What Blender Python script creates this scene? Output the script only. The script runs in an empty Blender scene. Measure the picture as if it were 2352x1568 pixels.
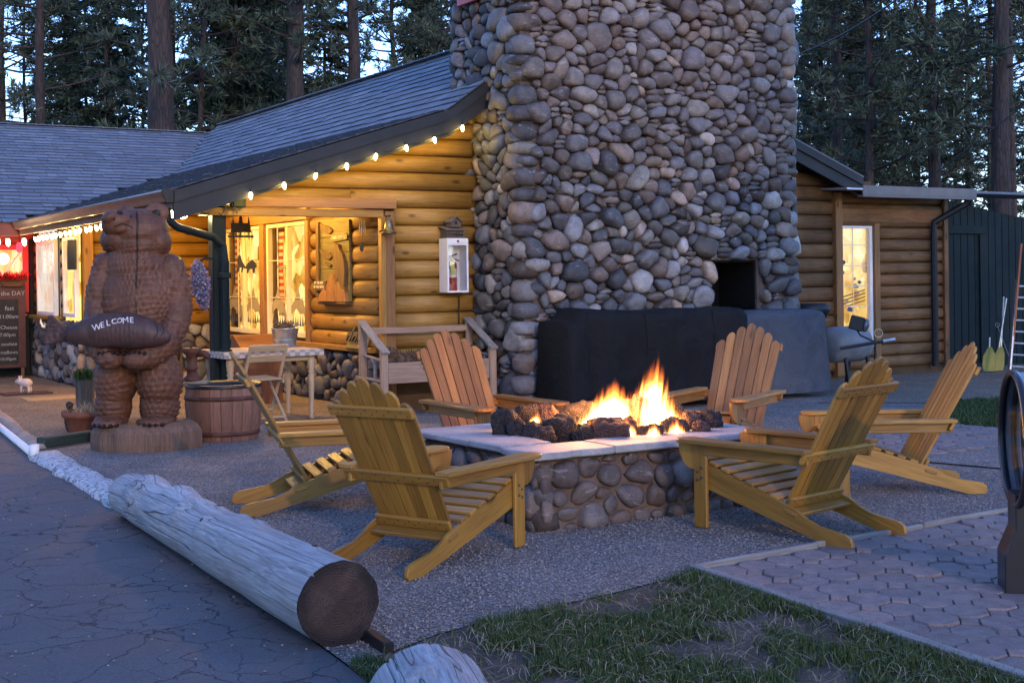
import bpy, bmesh, math, random
import numpy as np
from mathutils import Vector, Matrix, noise

sc = bpy.context.scene
COL = sc.collection
R = random.Random(11)
NR = np.random.RandomState(5)

# ------------------------------------------------------------------ camera
ROLL = 0.0130
FPX, CX, HZ = 3035.0, 1176.0, 635.0          # focal length and principal point for a 2352 px wide frame
CAMZ = 1.5
_r = Vector((math.cos(ROLL), 0, -math.sin(ROLL)))
_u = Vector((math.sin(ROLL), 0, math.cos(ROLL)))
cd = bpy.data.cameras.new('camera')
cam = bpy.data.objects.new('camera', cd)
COL.objects.link(cam)
cd.sensor_width = 36.0
cd.lens = FPX / 2352.0 * 36.0
cd.shift_y = -(784.0 - HZ) / 2352.0
cd.clip_start = 0.1
cd.clip_end = 600.0
_m = Matrix((_r, _u, Vector((0, -1, 0)))).transposed().to_4x4()
_m.translation = (0, 0, CAMZ)
cam.matrix_world = _m
sc.camera = cam

# ------------------------------------------------------------------ sky, low warm light, exposure
wd = bpy.data.worlds.new('World')
sc.world = wd
wd.use_nodes = True
_nt = wd.node_tree
_nt.nodes.clear()
_sky = _nt.nodes.new('ShaderNodeTexSky')
_sky.sky_type = 'NISHITA'
_sky.sun_disc = False
_sky.sun_elevation = math.radians(15.0)
_sky.sun_rotation = math.radians(159.0)
_sky.air_density = 1.0
_sky.dust_density = 0.3
_sky.ozone_density = 1.5
_tint = _nt.nodes.new('ShaderNodeMix')
_tint.data_type = 'RGBA'
_tint.blend_type = 'MULTIPLY'
_tint.inputs[0].default_value = 1.0
_tint.inputs[7].default_value = (0.61, 0.765, 1.22, 1)
_bg = _nt.nodes.new('ShaderNodeBackground')
_bg.inputs[1].default_value = 0.15
_out = _nt.nodes.new('ShaderNodeOutputWorld')
_nt.links.new(_sky.outputs[0], _tint.inputs[6])
_nt.links.new(_tint.outputs[2], _bg.inputs[0])
_nt.links.new(_bg.outputs[0], _out.inputs[0])

sd = bpy.data.lights.new('sun', 'SUN')
sd.energy = 0.31
sd.angle = math.radians(0.9)
sd.color = (1.0, 0.66, 0.40)
sun = bpy.data.objects.new('sun', sd)
COL.objects.link(sun)
_az, _el = math.radians(159.0), math.radians(15.0)
_sd = Vector((math.sin(_az) * math.cos(_el), math.cos(_az) * math.cos(_el), math.sin(_el)))
sun.rotation_euler = _sd.to_track_quat('Z', 'Y').to_euler()
sun.location = _sd * 60

sc.view_settings.view_transform = 'Standard'
sc.view_settings.look = 'None'
sc.view_settings.exposure = 1.74
sc.view_settings.gamma = 1.0
sc.view_settings.use_curve_mapping = False
sc.render.engine = 'CYCLES'
cy = sc.cycles
cy.max_bounces = 6
cy.diffuse_bounces = 3
cy.glossy_bounces = 2
cy.transmission_bounces = 4
cy.transparent_max_bounces = 8
cy.volume_bounces = 0
cy.sample_clamp_indirect = 4.0
cy.caustics_reflective = False
cy.caustics_refractive = False
cy.use_denoising = True
cy.volume_step_rate = 1.0
cy.volume_max_steps = 128

# ------------------------------------------------------------------ frames of reference
E1 = Vector((0.8535, 0.5211, 0.0))           # along the gable wall, to the right and away
E2 = Vector((-0.5211, 0.8535, 0.0))          # along the eaves, away from the gable
ZZ = Vector((0, 0, 1))
O0 = Vector((-1.456, 14.93, 0.0))            # foot of the gable wall's left corner


def BW(a, b, z=0.0):
    return O0 + E1 * a + E2 * b + ZZ * z


def ray(px, py):
    return _r * ((px - CX) / FPX) + _u * ((HZ - py) / FPX) + Vector((0, 1, 0))


def at(px, py, Y):
    return ray(px, py) * Y + Vector((0, 0, CAMZ))


def G(px, py, z=0.0):
    d = ray(px, py)
    return d * ((z - CAMZ) / d.z) + Vector((0, 0, CAMZ))


def gp(px, py, b):
    """(a, z) where the sight line meets the plane at distance b behind the gable wall"""
    d = ray(px, py)
    o = Vector((0, 0, CAMZ)) - O0
    k = (b - o.dot(E2)) / d.dot(E2)
    p = o + d * k
    return p.dot(E1), p.z


def ga(px, py, a):
    """(b, z) where the sight line meets the plane at distance a along the gable wall"""
    d = ray(px, py)
    o = Vector((0, 0, CAMZ)) - O0
    k = (a - o.dot(E1)) / d.dot(E1)
    p = o + d * k
    return p.dot(E2), p.z


def pix(p):
    p = Vector(p) - Vector((0, 0, CAMZ))
    if p.y < 0.1:
        return (-9999, -9999)
    return CX + FPX * p.dot(_r) / p.y, HZ - FPX * p.dot(_u) / p.y


# ------------------------------------------------------------------ mesh tools
def WM(o):
    m = Matrix.LocRotScale(o.location, o.rotation_euler, o.scale)
    return WM(o.parent) @ m if o.parent else m


def perp(d):
    d = Vector(d).normalized()
    a = ZZ if abs(d.z) < 0.9 else Vector((1, 0, 0))
    x = d.cross(a).normalized()
    return d, x, d.cross(x)


def mk(name, V, F, mat, parent=None, g=None, t=None, col=None, smooth=False, world=True, gv=None, mi=None, mat2=None):
    V = np.asarray(V, dtype=float).reshape(-1, 3)
    me = bpy.data.meshes.new(name)
    VV = V
    if parent is not None and world:
        inv = np.array(WM(parent).inverted())
        VV = V @ inv[:3, :3].T + inv[:3, 3]
    me.from_pydata(VV.tolist(), [], F)
    if gv is not None:
        at_ = me.attributes.new('g', 'FLOAT_VECTOR', 'POINT')
        at_.data.foreach_set('vector', np.asarray(gv, dtype=np.float32).ravel())
    elif g is not None:
        d, x, y = perp(g)
        B = np.array([d, x, y])
        gg = V @ B.T + np.array([R.uniform(0, 40), R.uniform(0, 40), R.uniform(0, 40)])
        at_ = me.attributes.new('g', 'FLOAT_VECTOR', 'POINT')
        at_.data.foreach_set('vector', gg.astype(np.float32).ravel())
    if t is not None:
        tt = np.broadcast_to(np.asarray(t, dtype=np.float32), (len(V),))
        at_ = me.attributes.new('t', 'FLOAT', 'POINT')
        at_.data.foreach_set('value', np.ascontiguousarray(tt))
    if col is not None:
        cc = np.asarray(col, dtype=np.float32)
        if cc.ndim == 1:
            cc = np.tile(cc, (len(V), 1))
        at_ = me.attributes.new('col', 'FLOAT_COLOR', 'POINT')
        at_.data.foreach_set('color', np.concatenate([cc[:, :3], np.ones((len(V), 1), np.float32)], 1).ravel())
    if smooth:
        me.polygons.foreach_set('use_smooth', [True] * len(me.polygons))
    me.materials.append(mat)
    if mi is not None:
        me.materials.append(mat2)
        me.polygons.foreach_set('material_index', mi)
    o = bpy.data.objects.new(name, me)
    COL.objects.link(o)
    if parent is not None:
        o.parent = parent
    return o


def empty(name, loc, rz=0.0, label=None, cat=None, group=None, kind=None):
    o = bpy.data.objects.new(name, None)
    COL.objects.link(o)
    o.location = loc
    o.rotation_euler = (0, 0, rz)
    o.empty_display_size = 0.1
    return tag(o, label, cat, group, kind)


def tag(o, label=None, cat=None, group=None, kind=None):
    if label:
        o['label'] = label
    if cat:
        o['category'] = cat
    if group:
        o['group'] = group
    if kind:
        o['kind'] = kind
    return o


def copy_tree(o, parent=None, loc=None, rz=None, label=None):
    c = o.copy()
    COL.objects.link(c)
    c.parent = parent
    if loc is not None:
        c.location = loc
    if rz is not None:
        c.rotation_euler = (0, 0, rz)
    if label:
        c['label'] = label
    for ch in list(o.children):
        copy_tree(ch, c)
    return c


class MB:
    """collects shapes for one mesh object"""

    def __init__(s):
        s.V = []
        s.F = []

    def add(s, V, F):
        n = len(s.V)
        s.V += [tuple(v) for v in V]
        s.F += [tuple(i + n for i in f) for f in F]
        return s

    def box(s, c, size, ax=None, bev=0.006):
        c = Vector(c)
        ax = ax or (Vector((1, 0, 0)), Vector((0, 1, 0)), ZZ)
        h = [x / 2 for x in size]
        b = min(bev, min(h) * 0.45)
        V = []
        idx = {}
        for sx in (-1, 1):
            for sy in (-1, 1):
                for sz in (-1, 1):
                    sg = (sx, sy, sz)
                    for k in range(3):
                        q = [sg[i] * (h[i] if i == k else h[i] - b) for i in range(3)]
                        idx[(sg, k)] = len(V)
                        V.append(c + ax[0] * q[0] + ax[1] * q[1] + ax[2] * q[2])
        F = []
        for k in range(3):
            i, j = (k + 1) % 3, (k + 2) % 3
            for sg in (-1, 1):
                def S(p, q):
                    r = [0, 0, 0]
                    r[k], r[i], r[j] = sg, p, q
                    return idx[(tuple(r), k)]
                f = (S(-1, -1), S(1, -1), S(1, 1), S(-1, 1))
                F.append(f if sg > 0 else f[::-1])
            for p in (-1, 1):
                for q in (-1, 1):
                    def T(w, kk):
                        r = [0, 0, 0]
                        r[k], r[i], r[j] = w, p, q
                        return idx[(tuple(r), kk)]
                    f = (T(-1, i), T(1, i), T(1, j), T(-1, j))
                    F.append(f if p * q > 0 else f[::-1])
        for sx in (-1, 1):
            for sy in (-1, 1):
                for sz in (-1, 1):
                    sg = (sx, sy, sz)
                    f = (idx[(sg, 0)], idx[(sg, 1)], idx[(sg, 2)])
                    F.append(f if sx * sy * sz > 0 else f[::-1])
        return s.add(V, F)

    def bar(s, p, q, w, h, up=ZZ, bev=0.005):
        p, q = Vector(p), Vector(q)
        d = (q - p)
        L = d.length
        d.normalize()
        y = Vector(up).cross(d)
        if y.length < 1e-4:
            y = Vector((0, 1, 0)).cross(d)
        y.normalize()
        z = d.cross(y)
        return s.box((p + q) / 2, (L, w, h), (d, y, z), bev)

    def tube(s, pts, rad, n=8, cap=True):
        pts = [Vector(p) for p in pts]
        m = len(pts)
        rad = rad if isinstance(rad, (list, tuple)) else [rad] * m
        V, F = [], []
        prev = None
        for i, p in enumerate(pts):
            d = (pts[min(i + 1, m - 1)] - pts[max(i - 1, 0)]).normalized()
            if prev is None:
                x = perp(d)[1]
            else:
                x = (prev - d * prev.dot(d)).normalized()
            prev = x
            y = d.cross(x)
            for k in range(n):
                an = 2 * math.pi * k / n
                V.append(p + (x * math.cos(an) + y * math.sin(an)) * rad[i])
        for i in range(m - 1):
            for k in range(n):
                k2 = (k + 1) % n
                F.append((i * n + k, i * n + k2, (i + 1) * n + k2, (i + 1) * n + k))
        if cap:
            F.append(tuple(range(n))[::-1])
            F.append(tuple((m - 1) * n + k for k in range(n)))
        return s.add(V, F)

    def lathe(s, c, prof, n=20, ax=None, cap=True):
        """prof: list of (radius, height)"""
        c = Vector(c)
        X, Y, Z = ax or (Vector((1, 0, 0)), Vector((0, 1, 0)), ZZ)
        V, F = [], []
        for r_, h_ in prof:
            for k in range(n):
                an = 2 * math.pi * k / n
                V.append(c + (X * math.cos(an) + Y * math.sin(an)) * r_ + Z * h_)
        for i in range(len(prof) - 1):
            for k in range(n):
                k2 = (k + 1) % n
                F.append((i * n + k, i * n + k2, (i + 1) * n + k2, (i + 1) * n + k))
        if cap:
            F.append(tuple(range(n))[::-1])
            F.append(tuple((len(prof) - 1) * n + k for k in range(n)))
        return s.add(V, F)

    def prism(s, o, ux, uy, nn, poly, th, bev=0.0):
        """outline poly (2-D) in the frame o, ux, uy, pushed th along nn"""
        o = Vector(o)
        ux, uy, nn = Vector(ux), Vector(uy), Vector(nn)
        ar = sum(poly[i][0] * poly[(i + 1) % len(poly)][1] - poly[(i + 1) % len(poly)][0] * poly[i][1] for i in range(len(poly)))
        poly = list(poly)
        if (ar > 0) != (ux.cross(uy).dot(nn) > 0):
            poly = poly[::-1]
        n = len(poly)
        rings = []
        if bev > 0:
            cxm = sum(p[0] for p in poly) / n
            cym = sum(p[1] for p in poly) / n

            def ins(p):
                dx, dy = cxm - p[0], cym - p[1]
                l = math.hypot(dx, dy) or 1
                return (p[0] + dx / l * bev, p[1] + dy / l * bev)
            pin = [ins(p) for p in poly]
            rings = [(pin, 0), (poly, bev), (poly, th - bev), (pin, th)]
        else:
            rings = [(poly, 0), (poly, th)]
        V = []
        for pl, hh in rings:
            V += [o + ux * p[0] + uy * p[1] + nn * hh for p in pl]
        F = [tuple(range(n))[::-1], tuple((len(rings) - 1) * n + k for k in range(n))]
        for i in range(len(rings) - 1):
            for k in range(n):
                k2 = (k + 1) % n
                F.append((i * n + k, i * n + k2, (i + 1) * n + k2, (i + 1) * n + k))
        return s.add(V, F)

    def ell(s, c, r, ax=None, nu=12, nv=7):
        c = Vector(c)
        X, Y, Z = ax or (Vector((1, 0, 0)), Vector((0, 1, 0)), ZZ)
        V = [c - Z * r[2]]
        F = []
        for i in range(1, nv):
            th = -math.pi / 2 + math.pi * i / nv
            for k in range(nu):
                an = 2 * math.pi * k / nu
                V.append(c + X * (r[0] * math.cos(th) * math.cos(an)) + Y * (r[1] * math.cos(th) * math.sin(an)) + Z * (r[2] * math.sin(th)))
        V.append(c + Z * r[2])
        for k in range(nu):
            k2 = (k + 1) % nu
            F.append((0, 1 + k2, 1 + k))
            for i in range(nv - 2):
                F.append((1 + i * nu + k, 1 + i * nu + k2, 1 + (i + 1) * nu + k2, 1 + (i + 1) * nu + k))
            F.append((1 + (nv - 2) * nu + k, 1 + (nv - 2) * nu + k2, len(V) - 1))
        return s.add(V, F)

    def torus(s, c, rr, r, ax=None, n=32, m=8, arc=2 * math.pi):
        c = Vector(c)
        X, Y, Z = ax or (Vector((1, 0, 0)), Vector((0, 1, 0)), ZZ)
        pts = [c + (X * math.cos(arc * k / n) + Y * math.sin(arc * k / n)) * rr for k in range(n + 1)]
        return s.tube(pts, r, m)

    def o(s, name, mat, parent=None, **kw):
        return mk(name, s.V, s.F, mat, parent, **kw)


def pieces(name, parent, items, mat, limit=300, smooth=False, restname=None):
    """items: (V, F, extra) ; the ones that show largest become objects, the rest one part of kind stuff"""
    def key(it):
        V = it[0]
        c = sum((Vector(v) for v in V), Vector()) / len(V)
        px, py = pix(c)
        if not (-40 < px < 2392 and -40 < py < 1608):
            return 1e6 + c.length
        q = [pix(v) for v in V[::max(1, len(V) // 12)]]
        w = (max(a[0] for a in q) - min(a[0] for a in q)) * (max(a[1] for a in q) - min(a[1] for a in q))
        return -w
    items = sorted(items, key=key)
    for V, F, ex in items[:limit]:
        mk(name, V, F, mat, parent, smooth=smooth, **ex)
    rest = items[limit:]
    if rest:
        VV, FF, cc, tt, gg, mm = [], [], [], [], [], []
        for V, F, ex in rest:
            n = len(VV)
            VV += [tuple(v) for v in V]
            FF += [tuple(i + n for i in f) for f in F]
            if 'col' in ex:
                cc += [tuple(ex['col'])] * len(V)
            if 'mi' in ex:
                mm += ex['mi']
            if 't' in ex:
                tt += [ex['t']] * len(V)
            if 'g' in ex:
                d, x, y = perp(ex['g'])
                of = [R.uniform(0, 40) for _ in range(3)]
                gg += [(Vector(v).dot(d) + of[0], Vector(v).dot(x) + of[1], Vector(v).dot(y) + of[2]) for v in V]
        ob = mk(restname or name + 's', VV, FF, mat, parent, smooth=smooth, col=cc or None, t=tt or None, gv=gg or None, mi=mm or None, mat2=rest[0][2].get('mat2'))
        ob['kind'] = 'stuff'


# ------------------------------------------------------------------ materials
MATS = {}


def nodes(name):
    m = bpy.data.materials.new(name)
    m.use_nodes = True
    nt = m.node_tree
    nt.nodes.clear()
    out = nt.nodes.new('ShaderNodeOutputMaterial')
    bs = nt.nodes.new('ShaderNodeBsdfPrincipled')
    nt.links.new(bs.outputs[0], out.inputs[0])
    MATS[name] = m
    return m, nt, bs, out


def N(nt, typ, **kw):
    n = nt.nodes.new(typ)
    for k, v in kw.items():
        if k.startswith('i_'):
            n.inputs[k[2:]].default_value = v
        else:
            setattr(n, k, v)
    return n


def ramp(nt, src, stops):
    r_ = nt.nodes.new('ShaderNodeValToRGB')
    el = r_.color_ramp.elements
    while len(el) < len(stops):
        el.new(0.5)
    for e, (p, c) in zip(el, stops):
        e.position = p
        e.color = (c[0], c[1], c[2], 1) if not isinstance(c, (int, float)) else (c, c, c, 1)
    nt.links.new(src, r_.inputs[0])
    return r_.outputs[0]


def mixc(nt, fac, a, b, mode='MIX'):
    m = nt.nodes.new('ShaderNodeMix')
    m.data_type = 'RGBA'
    m.blend_type = mode
    for i, v in ((0, fac), (6, a), (7, b)):
        if hasattr(v, 'links') or hasattr(v, 'is_linked'):
            nt.links.new(v, m.inputs[i])
        elif isinstance(v, (int, float)):
            m.inputs[i].default_value = v if i == 0 else (v, v, v, 1)
        else:
            m.inputs[i].default_value = (v[0], v[1], v[2], 1)
    return m.outputs[2]


def mth(nt, op, a, b=0.0):
    m = nt.nodes.new('ShaderNodeMath')
    m.operation = op
    for i, v in ((0, a), (1, b)):
        if isinstance(v, (int, float)):
            m.inputs[i].default_value = v
        else:
            nt.links.new(v, m.inputs[i])
    return m.outputs[0]


def coords(nt, kind='Object', scale=(1, 1, 1)):
    mp = nt.nodes.new('ShaderNodeMapping')
    mp.inputs['Scale'].default_value = scale
    if kind == 'g':
        a = nt.nodes.new('ShaderNodeAttribute')
        a.attribute_name = 'g'
        nt.links.new(a.outputs['Vector'], mp.inputs[0])
    elif kind == 'Position':
        a = nt.nodes.new('ShaderNodeNewGeometry')
        nt.links.new(a.outputs['Position'], mp.inputs[0])
    else:
        a = nt.nodes.new('ShaderNodeTexCoord')
        nt.links.new(a.outputs[kind], mp.inputs[0])
    return mp.outputs[0]


def noi(nt, vec, scale, detail=4, rough=0.55, dist=0.0):
    n = nt.nodes.new('ShaderNodeTexNoise')
    n.inputs['Scale'].default_value = scale
    n.inputs['Detail'].default_value = detail
    n.inputs['Roughness'].default_value = rough
    n.inputs['Distortion'].default_value = dist
    nt.links.new(vec, n.inputs['Vector'])
    return n.outputs[0]


def vor(nt, vec, scale, feature='F1', out='Distance', rnd=1.0):
    n = nt.nodes.new('ShaderNodeTexVoronoi')
    n.feature = feature
    n.inputs['Scale'].default_value = scale
    n.inputs['Randomness'].default_value = rnd
    nt.links.new(vec, n.inputs['Vector'])
    return n.outputs[out]


def bump(nt, bs, h, strength=0.4, dist=0.01):
    b = nt.nodes.new('ShaderNodeBump')
    b.inputs['Strength'].default_value = strength
    b.inputs['Distance'].default_value = dist
    nt.links.new(h, b.inputs['Height'])
    nt.links.new(b.outputs[0], bs.inputs['Normal'])


def plain(name, colr, rough=0.6, var=0.15, scale=6.0, bmp=0.15, metal=0.0, spec=0.3, dirt=0.0):
    m, nt, bs, out = nodes(name)
    v = coords(nt, 'Object')
    n1 = noi(nt, v, scale, 5)
    lo = tuple(c * (1 - var) for c in colr)
    hi = tuple(min(1, c * (1 + var)) for c in colr)
    c = ramp(nt, n1, [(0.3, lo), (0.7, hi)])
    if dirt:
        n2 = noi(nt, v, scale * 0.35, 6, 0.65)
        c = mixc(nt, ramp(nt, n2, [(0.48, 0), (0.7, dirt)]), c, tuple(x * 0.35 for x in colr))
    nt.links.new(c, bs.inputs['Base Color'])
    bs.inputs['Roughness'].default_value = rough
    bs.inputs['Metallic'].default_value = metal
    bs.inputs['Specular IOR Level'].default_value = spec
    if bmp:
        bump(nt, bs, noi(nt, v, scale * 6, 3), bmp, 0.004)
    return m


def wood(name, dark, light, rough=0.5, ring=1.0, knots=True, tvar=0.25, bmp=0.25, objvar=False, spec=0.35, stain=0.0):
    """grain runs along the first component of the point attribute g (metres)"""
    m, nt, bs, out = nodes(name)
    v1 = coords(nt, 'g', (0.9, 9 * ring, 9 * ring))
    v2 = coords(nt, 'g', (3.5, 75 * ring, 75 * ring))
    n1 = noi(nt, v1, 1.0, 4, 0.55, 0.9)
    n2 = noi(nt, v2, 1.0, 3, 0.6, 0.3)
    c = ramp(nt, n1, [(0.32, dark), (0.52, tuple((a + b) / 2 for a, b in zip(dark, light))), (0.72, light)])
    c = mixc(nt, 0.45, c, ramp(nt, n2, [(0.3, tuple(x * 0.62 for x in dark)), (0.65, light)]))
    if knots:
        vk = coords(nt, 'g', (2.2, 5.5, 5.5))
        k = vor(nt, vk, 1.0)
        c = mixc(nt, ramp(nt, k, [(0.06, 0.85), (0.15, 0.0)]), c, tuple(x * 0.28 for x in dark))
    if stain:
        n3 = noi(nt, coords(nt, 'Position', (1.3, 1.3, 1.0)), 1.6, 5, 0.6)
        c = mixc(nt, ramp(nt, n3, [(0.45, 0), (0.75, stain)]), c, tuple(x * 0.4 for x in dark))
    a = nt.nodes.new('ShaderNodeAttribute')
    a.attribute_name = 't'
    tv = a.outputs['Fac']
    if objvar:
        oi = nt.nodes.new('ShaderNodeObjectInfo')
        tv = oi.outputs['Random']
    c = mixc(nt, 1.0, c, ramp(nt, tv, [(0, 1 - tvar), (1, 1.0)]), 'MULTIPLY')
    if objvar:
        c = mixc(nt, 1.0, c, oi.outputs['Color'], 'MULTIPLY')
    nt.links.new(c, bs.inputs['Base Color'])
    nt.links.new(ramp(nt, n2, [(0.3, min(1, rough + 0.15)), (0.7, rough - 0.05)]), bs.inputs['Roughness'])
    bs.inputs['Specular IOR Level'].default_value = spec
    bump(nt, bs, n2, bmp, 0.003)
    return m


def stonemat(name, rough=0.6, bmp=0.35, spec=0.35):
    m, nt, bs, out = nodes(name)
    a = nt.nodes.new('ShaderNodeAttribute')
    a.attribute_name = 'col'
    v = coords(nt, 'Position')
    n1 = noi(nt, v, 9, 6, 0.62)
    n2 = noi(nt, v, 70, 4, 0.6)
    c = mixc(nt, 1.0, a.outputs['Color'], ramp(nt, n1, [(0.3, 0.62), (0.7, 1.3)]), 'MULTIPLY')
    c = mixc(nt, 1.0, c, ramp(nt, n2, [(0.3, 0.75), (0.7, 1.15)]), 'MULTIPLY')
    vv = coords(nt, 'Position', (1, 1, 3.5))
    n3 = noi(nt, vv, 5, 5, 0.7, 1.5)
    c = mixc(nt, ramp(nt, n3, [(0.6, 0), (0.66, 0.35), (0.72, 0)]), c, (0.55, 0.5, 0.45))
    nt.links.new(c, bs.inputs['Base Color'])
    nt.links.new(ramp(nt, n1, [(0.3, rough - 0.12), (0.7, rough + 0.15)]), bs.inputs['Roughness'])
    bs.inputs['Specular IOR Level'].default_value = spec
    h = mth(nt, 'ADD', n1, mth(nt, 'MULTIPLY', n2, 0.35))
    bump(nt, bs, h, bmp, 0.012)
    return m


def emit(name, colr, strength):
    m, nt, bs, out = nodes(name)
    nt.nodes.remove(bs)
    e = N(nt, 'ShaderNodeEmission')
    e.inputs[0].default_value = (*colr, 1)
    e.inputs[1].default_value = strength
    nt.links.new(e.outputs[0], out.inputs[0])
    return m


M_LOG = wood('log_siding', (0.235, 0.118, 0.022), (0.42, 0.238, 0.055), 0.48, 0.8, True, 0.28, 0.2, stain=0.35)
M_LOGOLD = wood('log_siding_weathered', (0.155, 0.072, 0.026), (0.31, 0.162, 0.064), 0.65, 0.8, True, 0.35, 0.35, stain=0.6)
M_TRIM = wood('trim_wood', (0.20, 0.09, 0.032), (0.35, 0.18, 0.065), 0.5, 1.0, True, 0.2, 0.2)
M_CEDAR = wood('cedar_chair', (0.29, 0.128, 0.020), (0.52, 0.272, 0.048), 0.42, 1.0, True, 0.42, 0.15, objvar=True, spec=0.45)
M_PINE = wood('pale_pine', (0.42, 0.27, 0.14), (0.62, 0.45, 0.27), 0.5, 1.0, True, 0.2, 0.15, objvar=True)
M_PLANT = wood('planter_cedar', (0.30, 0.19, 0.125), (0.46, 0.32, 0.22), 0.7, 1.0, True, 0.2, 0.3, objvar=True)
M_GREYWOOD = wood('grey_board', (0.17, 0.15, 0.13), (0.36, 0.33, 0.30), 0.8, 1.0, False, 0.3, 0.5)
M_CARVE = None
M_STONE = stonemat('river_stone')
M_MORTAR = plain('mortar', (0.11, 0.078, 0.064), 0.9, 0.3, 14, 0.6)
M_MORTARD = plain('mortar_dark', (0.085, 0.065, 0.055), 0.95, 0.3, 14, 0.6)
M_GREENP = plain('dark_green_paint', (0.0065, 0.014, 0.015), 0.6, 0.25, 7, 0.15, spec=0.2, dirt=0.25)
M_FASCIA = plain('fascia_paint', (0.018, 0.020, 0.022), 0.5, 0.2, 5, 0.15, spec=0.35, dirt=0.3)
M_BLACKM = plain('black_metal', (0.012, 0.012, 0.013), 0.45, 0.3, 9, 0.1, spec=0.4)
M_BROWNM = plain('bronze_gutter', (0.16, 0.105, 0.06), 0.4, 0.2, 6, 0.05, spec=0.5)
M_WHITEP = plain('white_paint', (0.74, 0.73, 0.72), 0.4, 0.06, 8, 0.05, spec=0.4)
M_GALV = plain('galvanised_steel', (0.42, 0.42, 0.41), 0.38, 0.3, 12, 0.1, metal=0.75, spec=0.5)
# ------------------------------------------------------------------ ground
def groundmats():
    # asphalt with cracks
    m, nt, bs, out = nodes('asphalt')
    v = coords(nt, 'Position')
    n1 = noi(nt, v, 2.2, 6, 0.6)
    n2 = noi(nt, v, 160, 3, 0.6)
    wv = nt.nodes.new('ShaderNodeVectorMath')
    wv.operation = 'ADD'
    nd = nt.nodes.new('ShaderNodeTexNoise')
    nd.inputs['Scale'].default_value = 4.0
    nd.inputs['Detail'].default_value = 6
    nt.links.new(v, nd.inputs['Vector'])
    sc_ = nt.nodes.new('ShaderNodeVectorMath')
    sc_.operation = 'SCALE'
    sc_.inputs[3].default_value = 0.30
    nt.links.new(nd.outputs[1], sc_.inputs[0])
    nt.links.new(v, wv.inputs[0])
    nt.links.new(sc_.outputs[0], wv.inputs[1])
    e1_ = vor(nt, wv.outputs[0], 1.9, 'DISTANCE_TO_EDGE')
    e2_ = vor(nt, wv.outputs[0], 4.3, 'DISTANCE_TO_EDGE')
    brk = noi(nt, v, 1.1, 3)
    cr1 = ramp(nt, e1_, [(0.0, 1.0), (0.012, 0.0)])
    cr2 = mth(nt, 'MULTIPLY', ramp(nt, e2_, [(0.0, 0.9), (0.016, 0.0)]), ramp(nt, brk, [(0.42, 0), (0.6, 1)]))
    cr = mth(nt, 'MAXIMUM', cr1, cr2)
    c = ramp(nt, n1, [(0.3, (0.060, 0.060, 0.065)), (0.7, (0.115, 0.111, 0.115))])
    c = mixc(nt, 1.0, c, ramp(nt, n2, [(0.35, 0.65), (0.7, 1.35)]), 'MULTIPLY')
    dn = noi(nt, v, 0.8, 5, 0.7)
    c = mixc(nt, ramp(nt, dn, [(0.46, 0), (0.7, 0.6)]), c, (0.15, 0.10, 0.08))
    c = mixc(nt, cr, c, (0.008, 0.007, 0.007))
    nt.links.new(c, bs.inputs['Base Color'])
    nt.links.new(ramp(nt, n1, [(0.3, 0.62), (0.7, 0.85)]), bs.inputs['Roughness'])
    bs.inputs['Specular IOR Level'].default_value = 0.35
    h = mth(nt, 'SUBTRACT', mth(nt, 'ADD', mth(nt, 'MULTIPLY', n2, 0.18), n1), cr)
    bump(nt, bs, h, 0.5, 0.012)

    def gravel(name, ca, cb, scale):
        m, nt, bs, out = nodes(name)
        v = coords(nt, 'Position')
        vc = vor(nt, v, scale, out='Color')
        vd = vor(nt, v, scale)
        sp = nt.nodes.new('ShaderNodeSeparateColor')
        nt.links.new(vc, sp.inputs[0])
        c = ramp(nt, sp.outputs[0], [(0.0, tuple(x * 0.45 for x in ca)), (0.4, ca), (0.8, cb), (1.0, tuple(min(1, x * 1.5) for x in cb))])
        c = mixc(nt, 1.0, c, ramp(nt, vd, [(0.2, 1.05), (0.75, 0.55)]), 'MULTIPLY')
        n1 = noi(nt, v, 1.4, 5, 0.65)
        c = mixc(nt, 1.0, c, ramp(nt, n1, [(0.3, 0.72), (0.7, 1.2)]), 'MULTIPLY')
        nt.links.new(c, bs.inputs['Base Color'])
        bs.inputs['Roughness'].default_value = 0.85
        bs.inputs['Specular IOR Level'].default_value = 0.25
        n2 = noi(nt, v, 9, 4)
        bump(nt, bs, mth(nt, 'ADD', mth(nt, 'SUBTRACT', 1.0, vd), mth(nt, 'MULTIPLY', n2, 1.5)), 0.9, 0.012)
        return m
    gravel('gravel', (0.26, 0.22, 0.195), (0.38, 0.325, 0.29), 95)
    gravel('aggregate', (0.24, 0.19, 0.14), (0.36, 0.30, 0.23), 110)

    # soil under the lawn
    m, nt, bs, out = nodes('soil')
    v = coords(nt, 'Position')
    n1 = noi(nt, v, 2.6, 6, 0.65)
    n2 = noi(nt, v, 45, 5, 0.7)
    c = ramp(nt, n1, [(0.35, (0.035, 0.036, 0.022)), (0.62, (0.12, 0.085, 0.06))])
    c = mixc(nt, 1.0, c, ramp(nt, n2, [(0.3, 0.5), (0.7, 1.4)]), 'MULTIPLY')
    nt.links.new(c, bs.inputs['Base Color'])
    bs.inputs['Roughness'].default_value = 0.95
    bump(nt, bs, n2, 0.8, 0.02)

    m, nt, bs, out = nodes('forest_floor')
    v = coords(nt, 'Position')
    n1 = noi(nt, v, 0.5, 6, 0.65)
    c = ramp(nt, n1, [(0.3, (0.03, 0.03, 0.02)), (0.7, (0.09, 0.07, 0.05))])
    nt.links.new(c, bs.inputs['Base Color'])
    bs.inputs['Roughness'].default_value = 0.95


groundmats()


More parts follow.
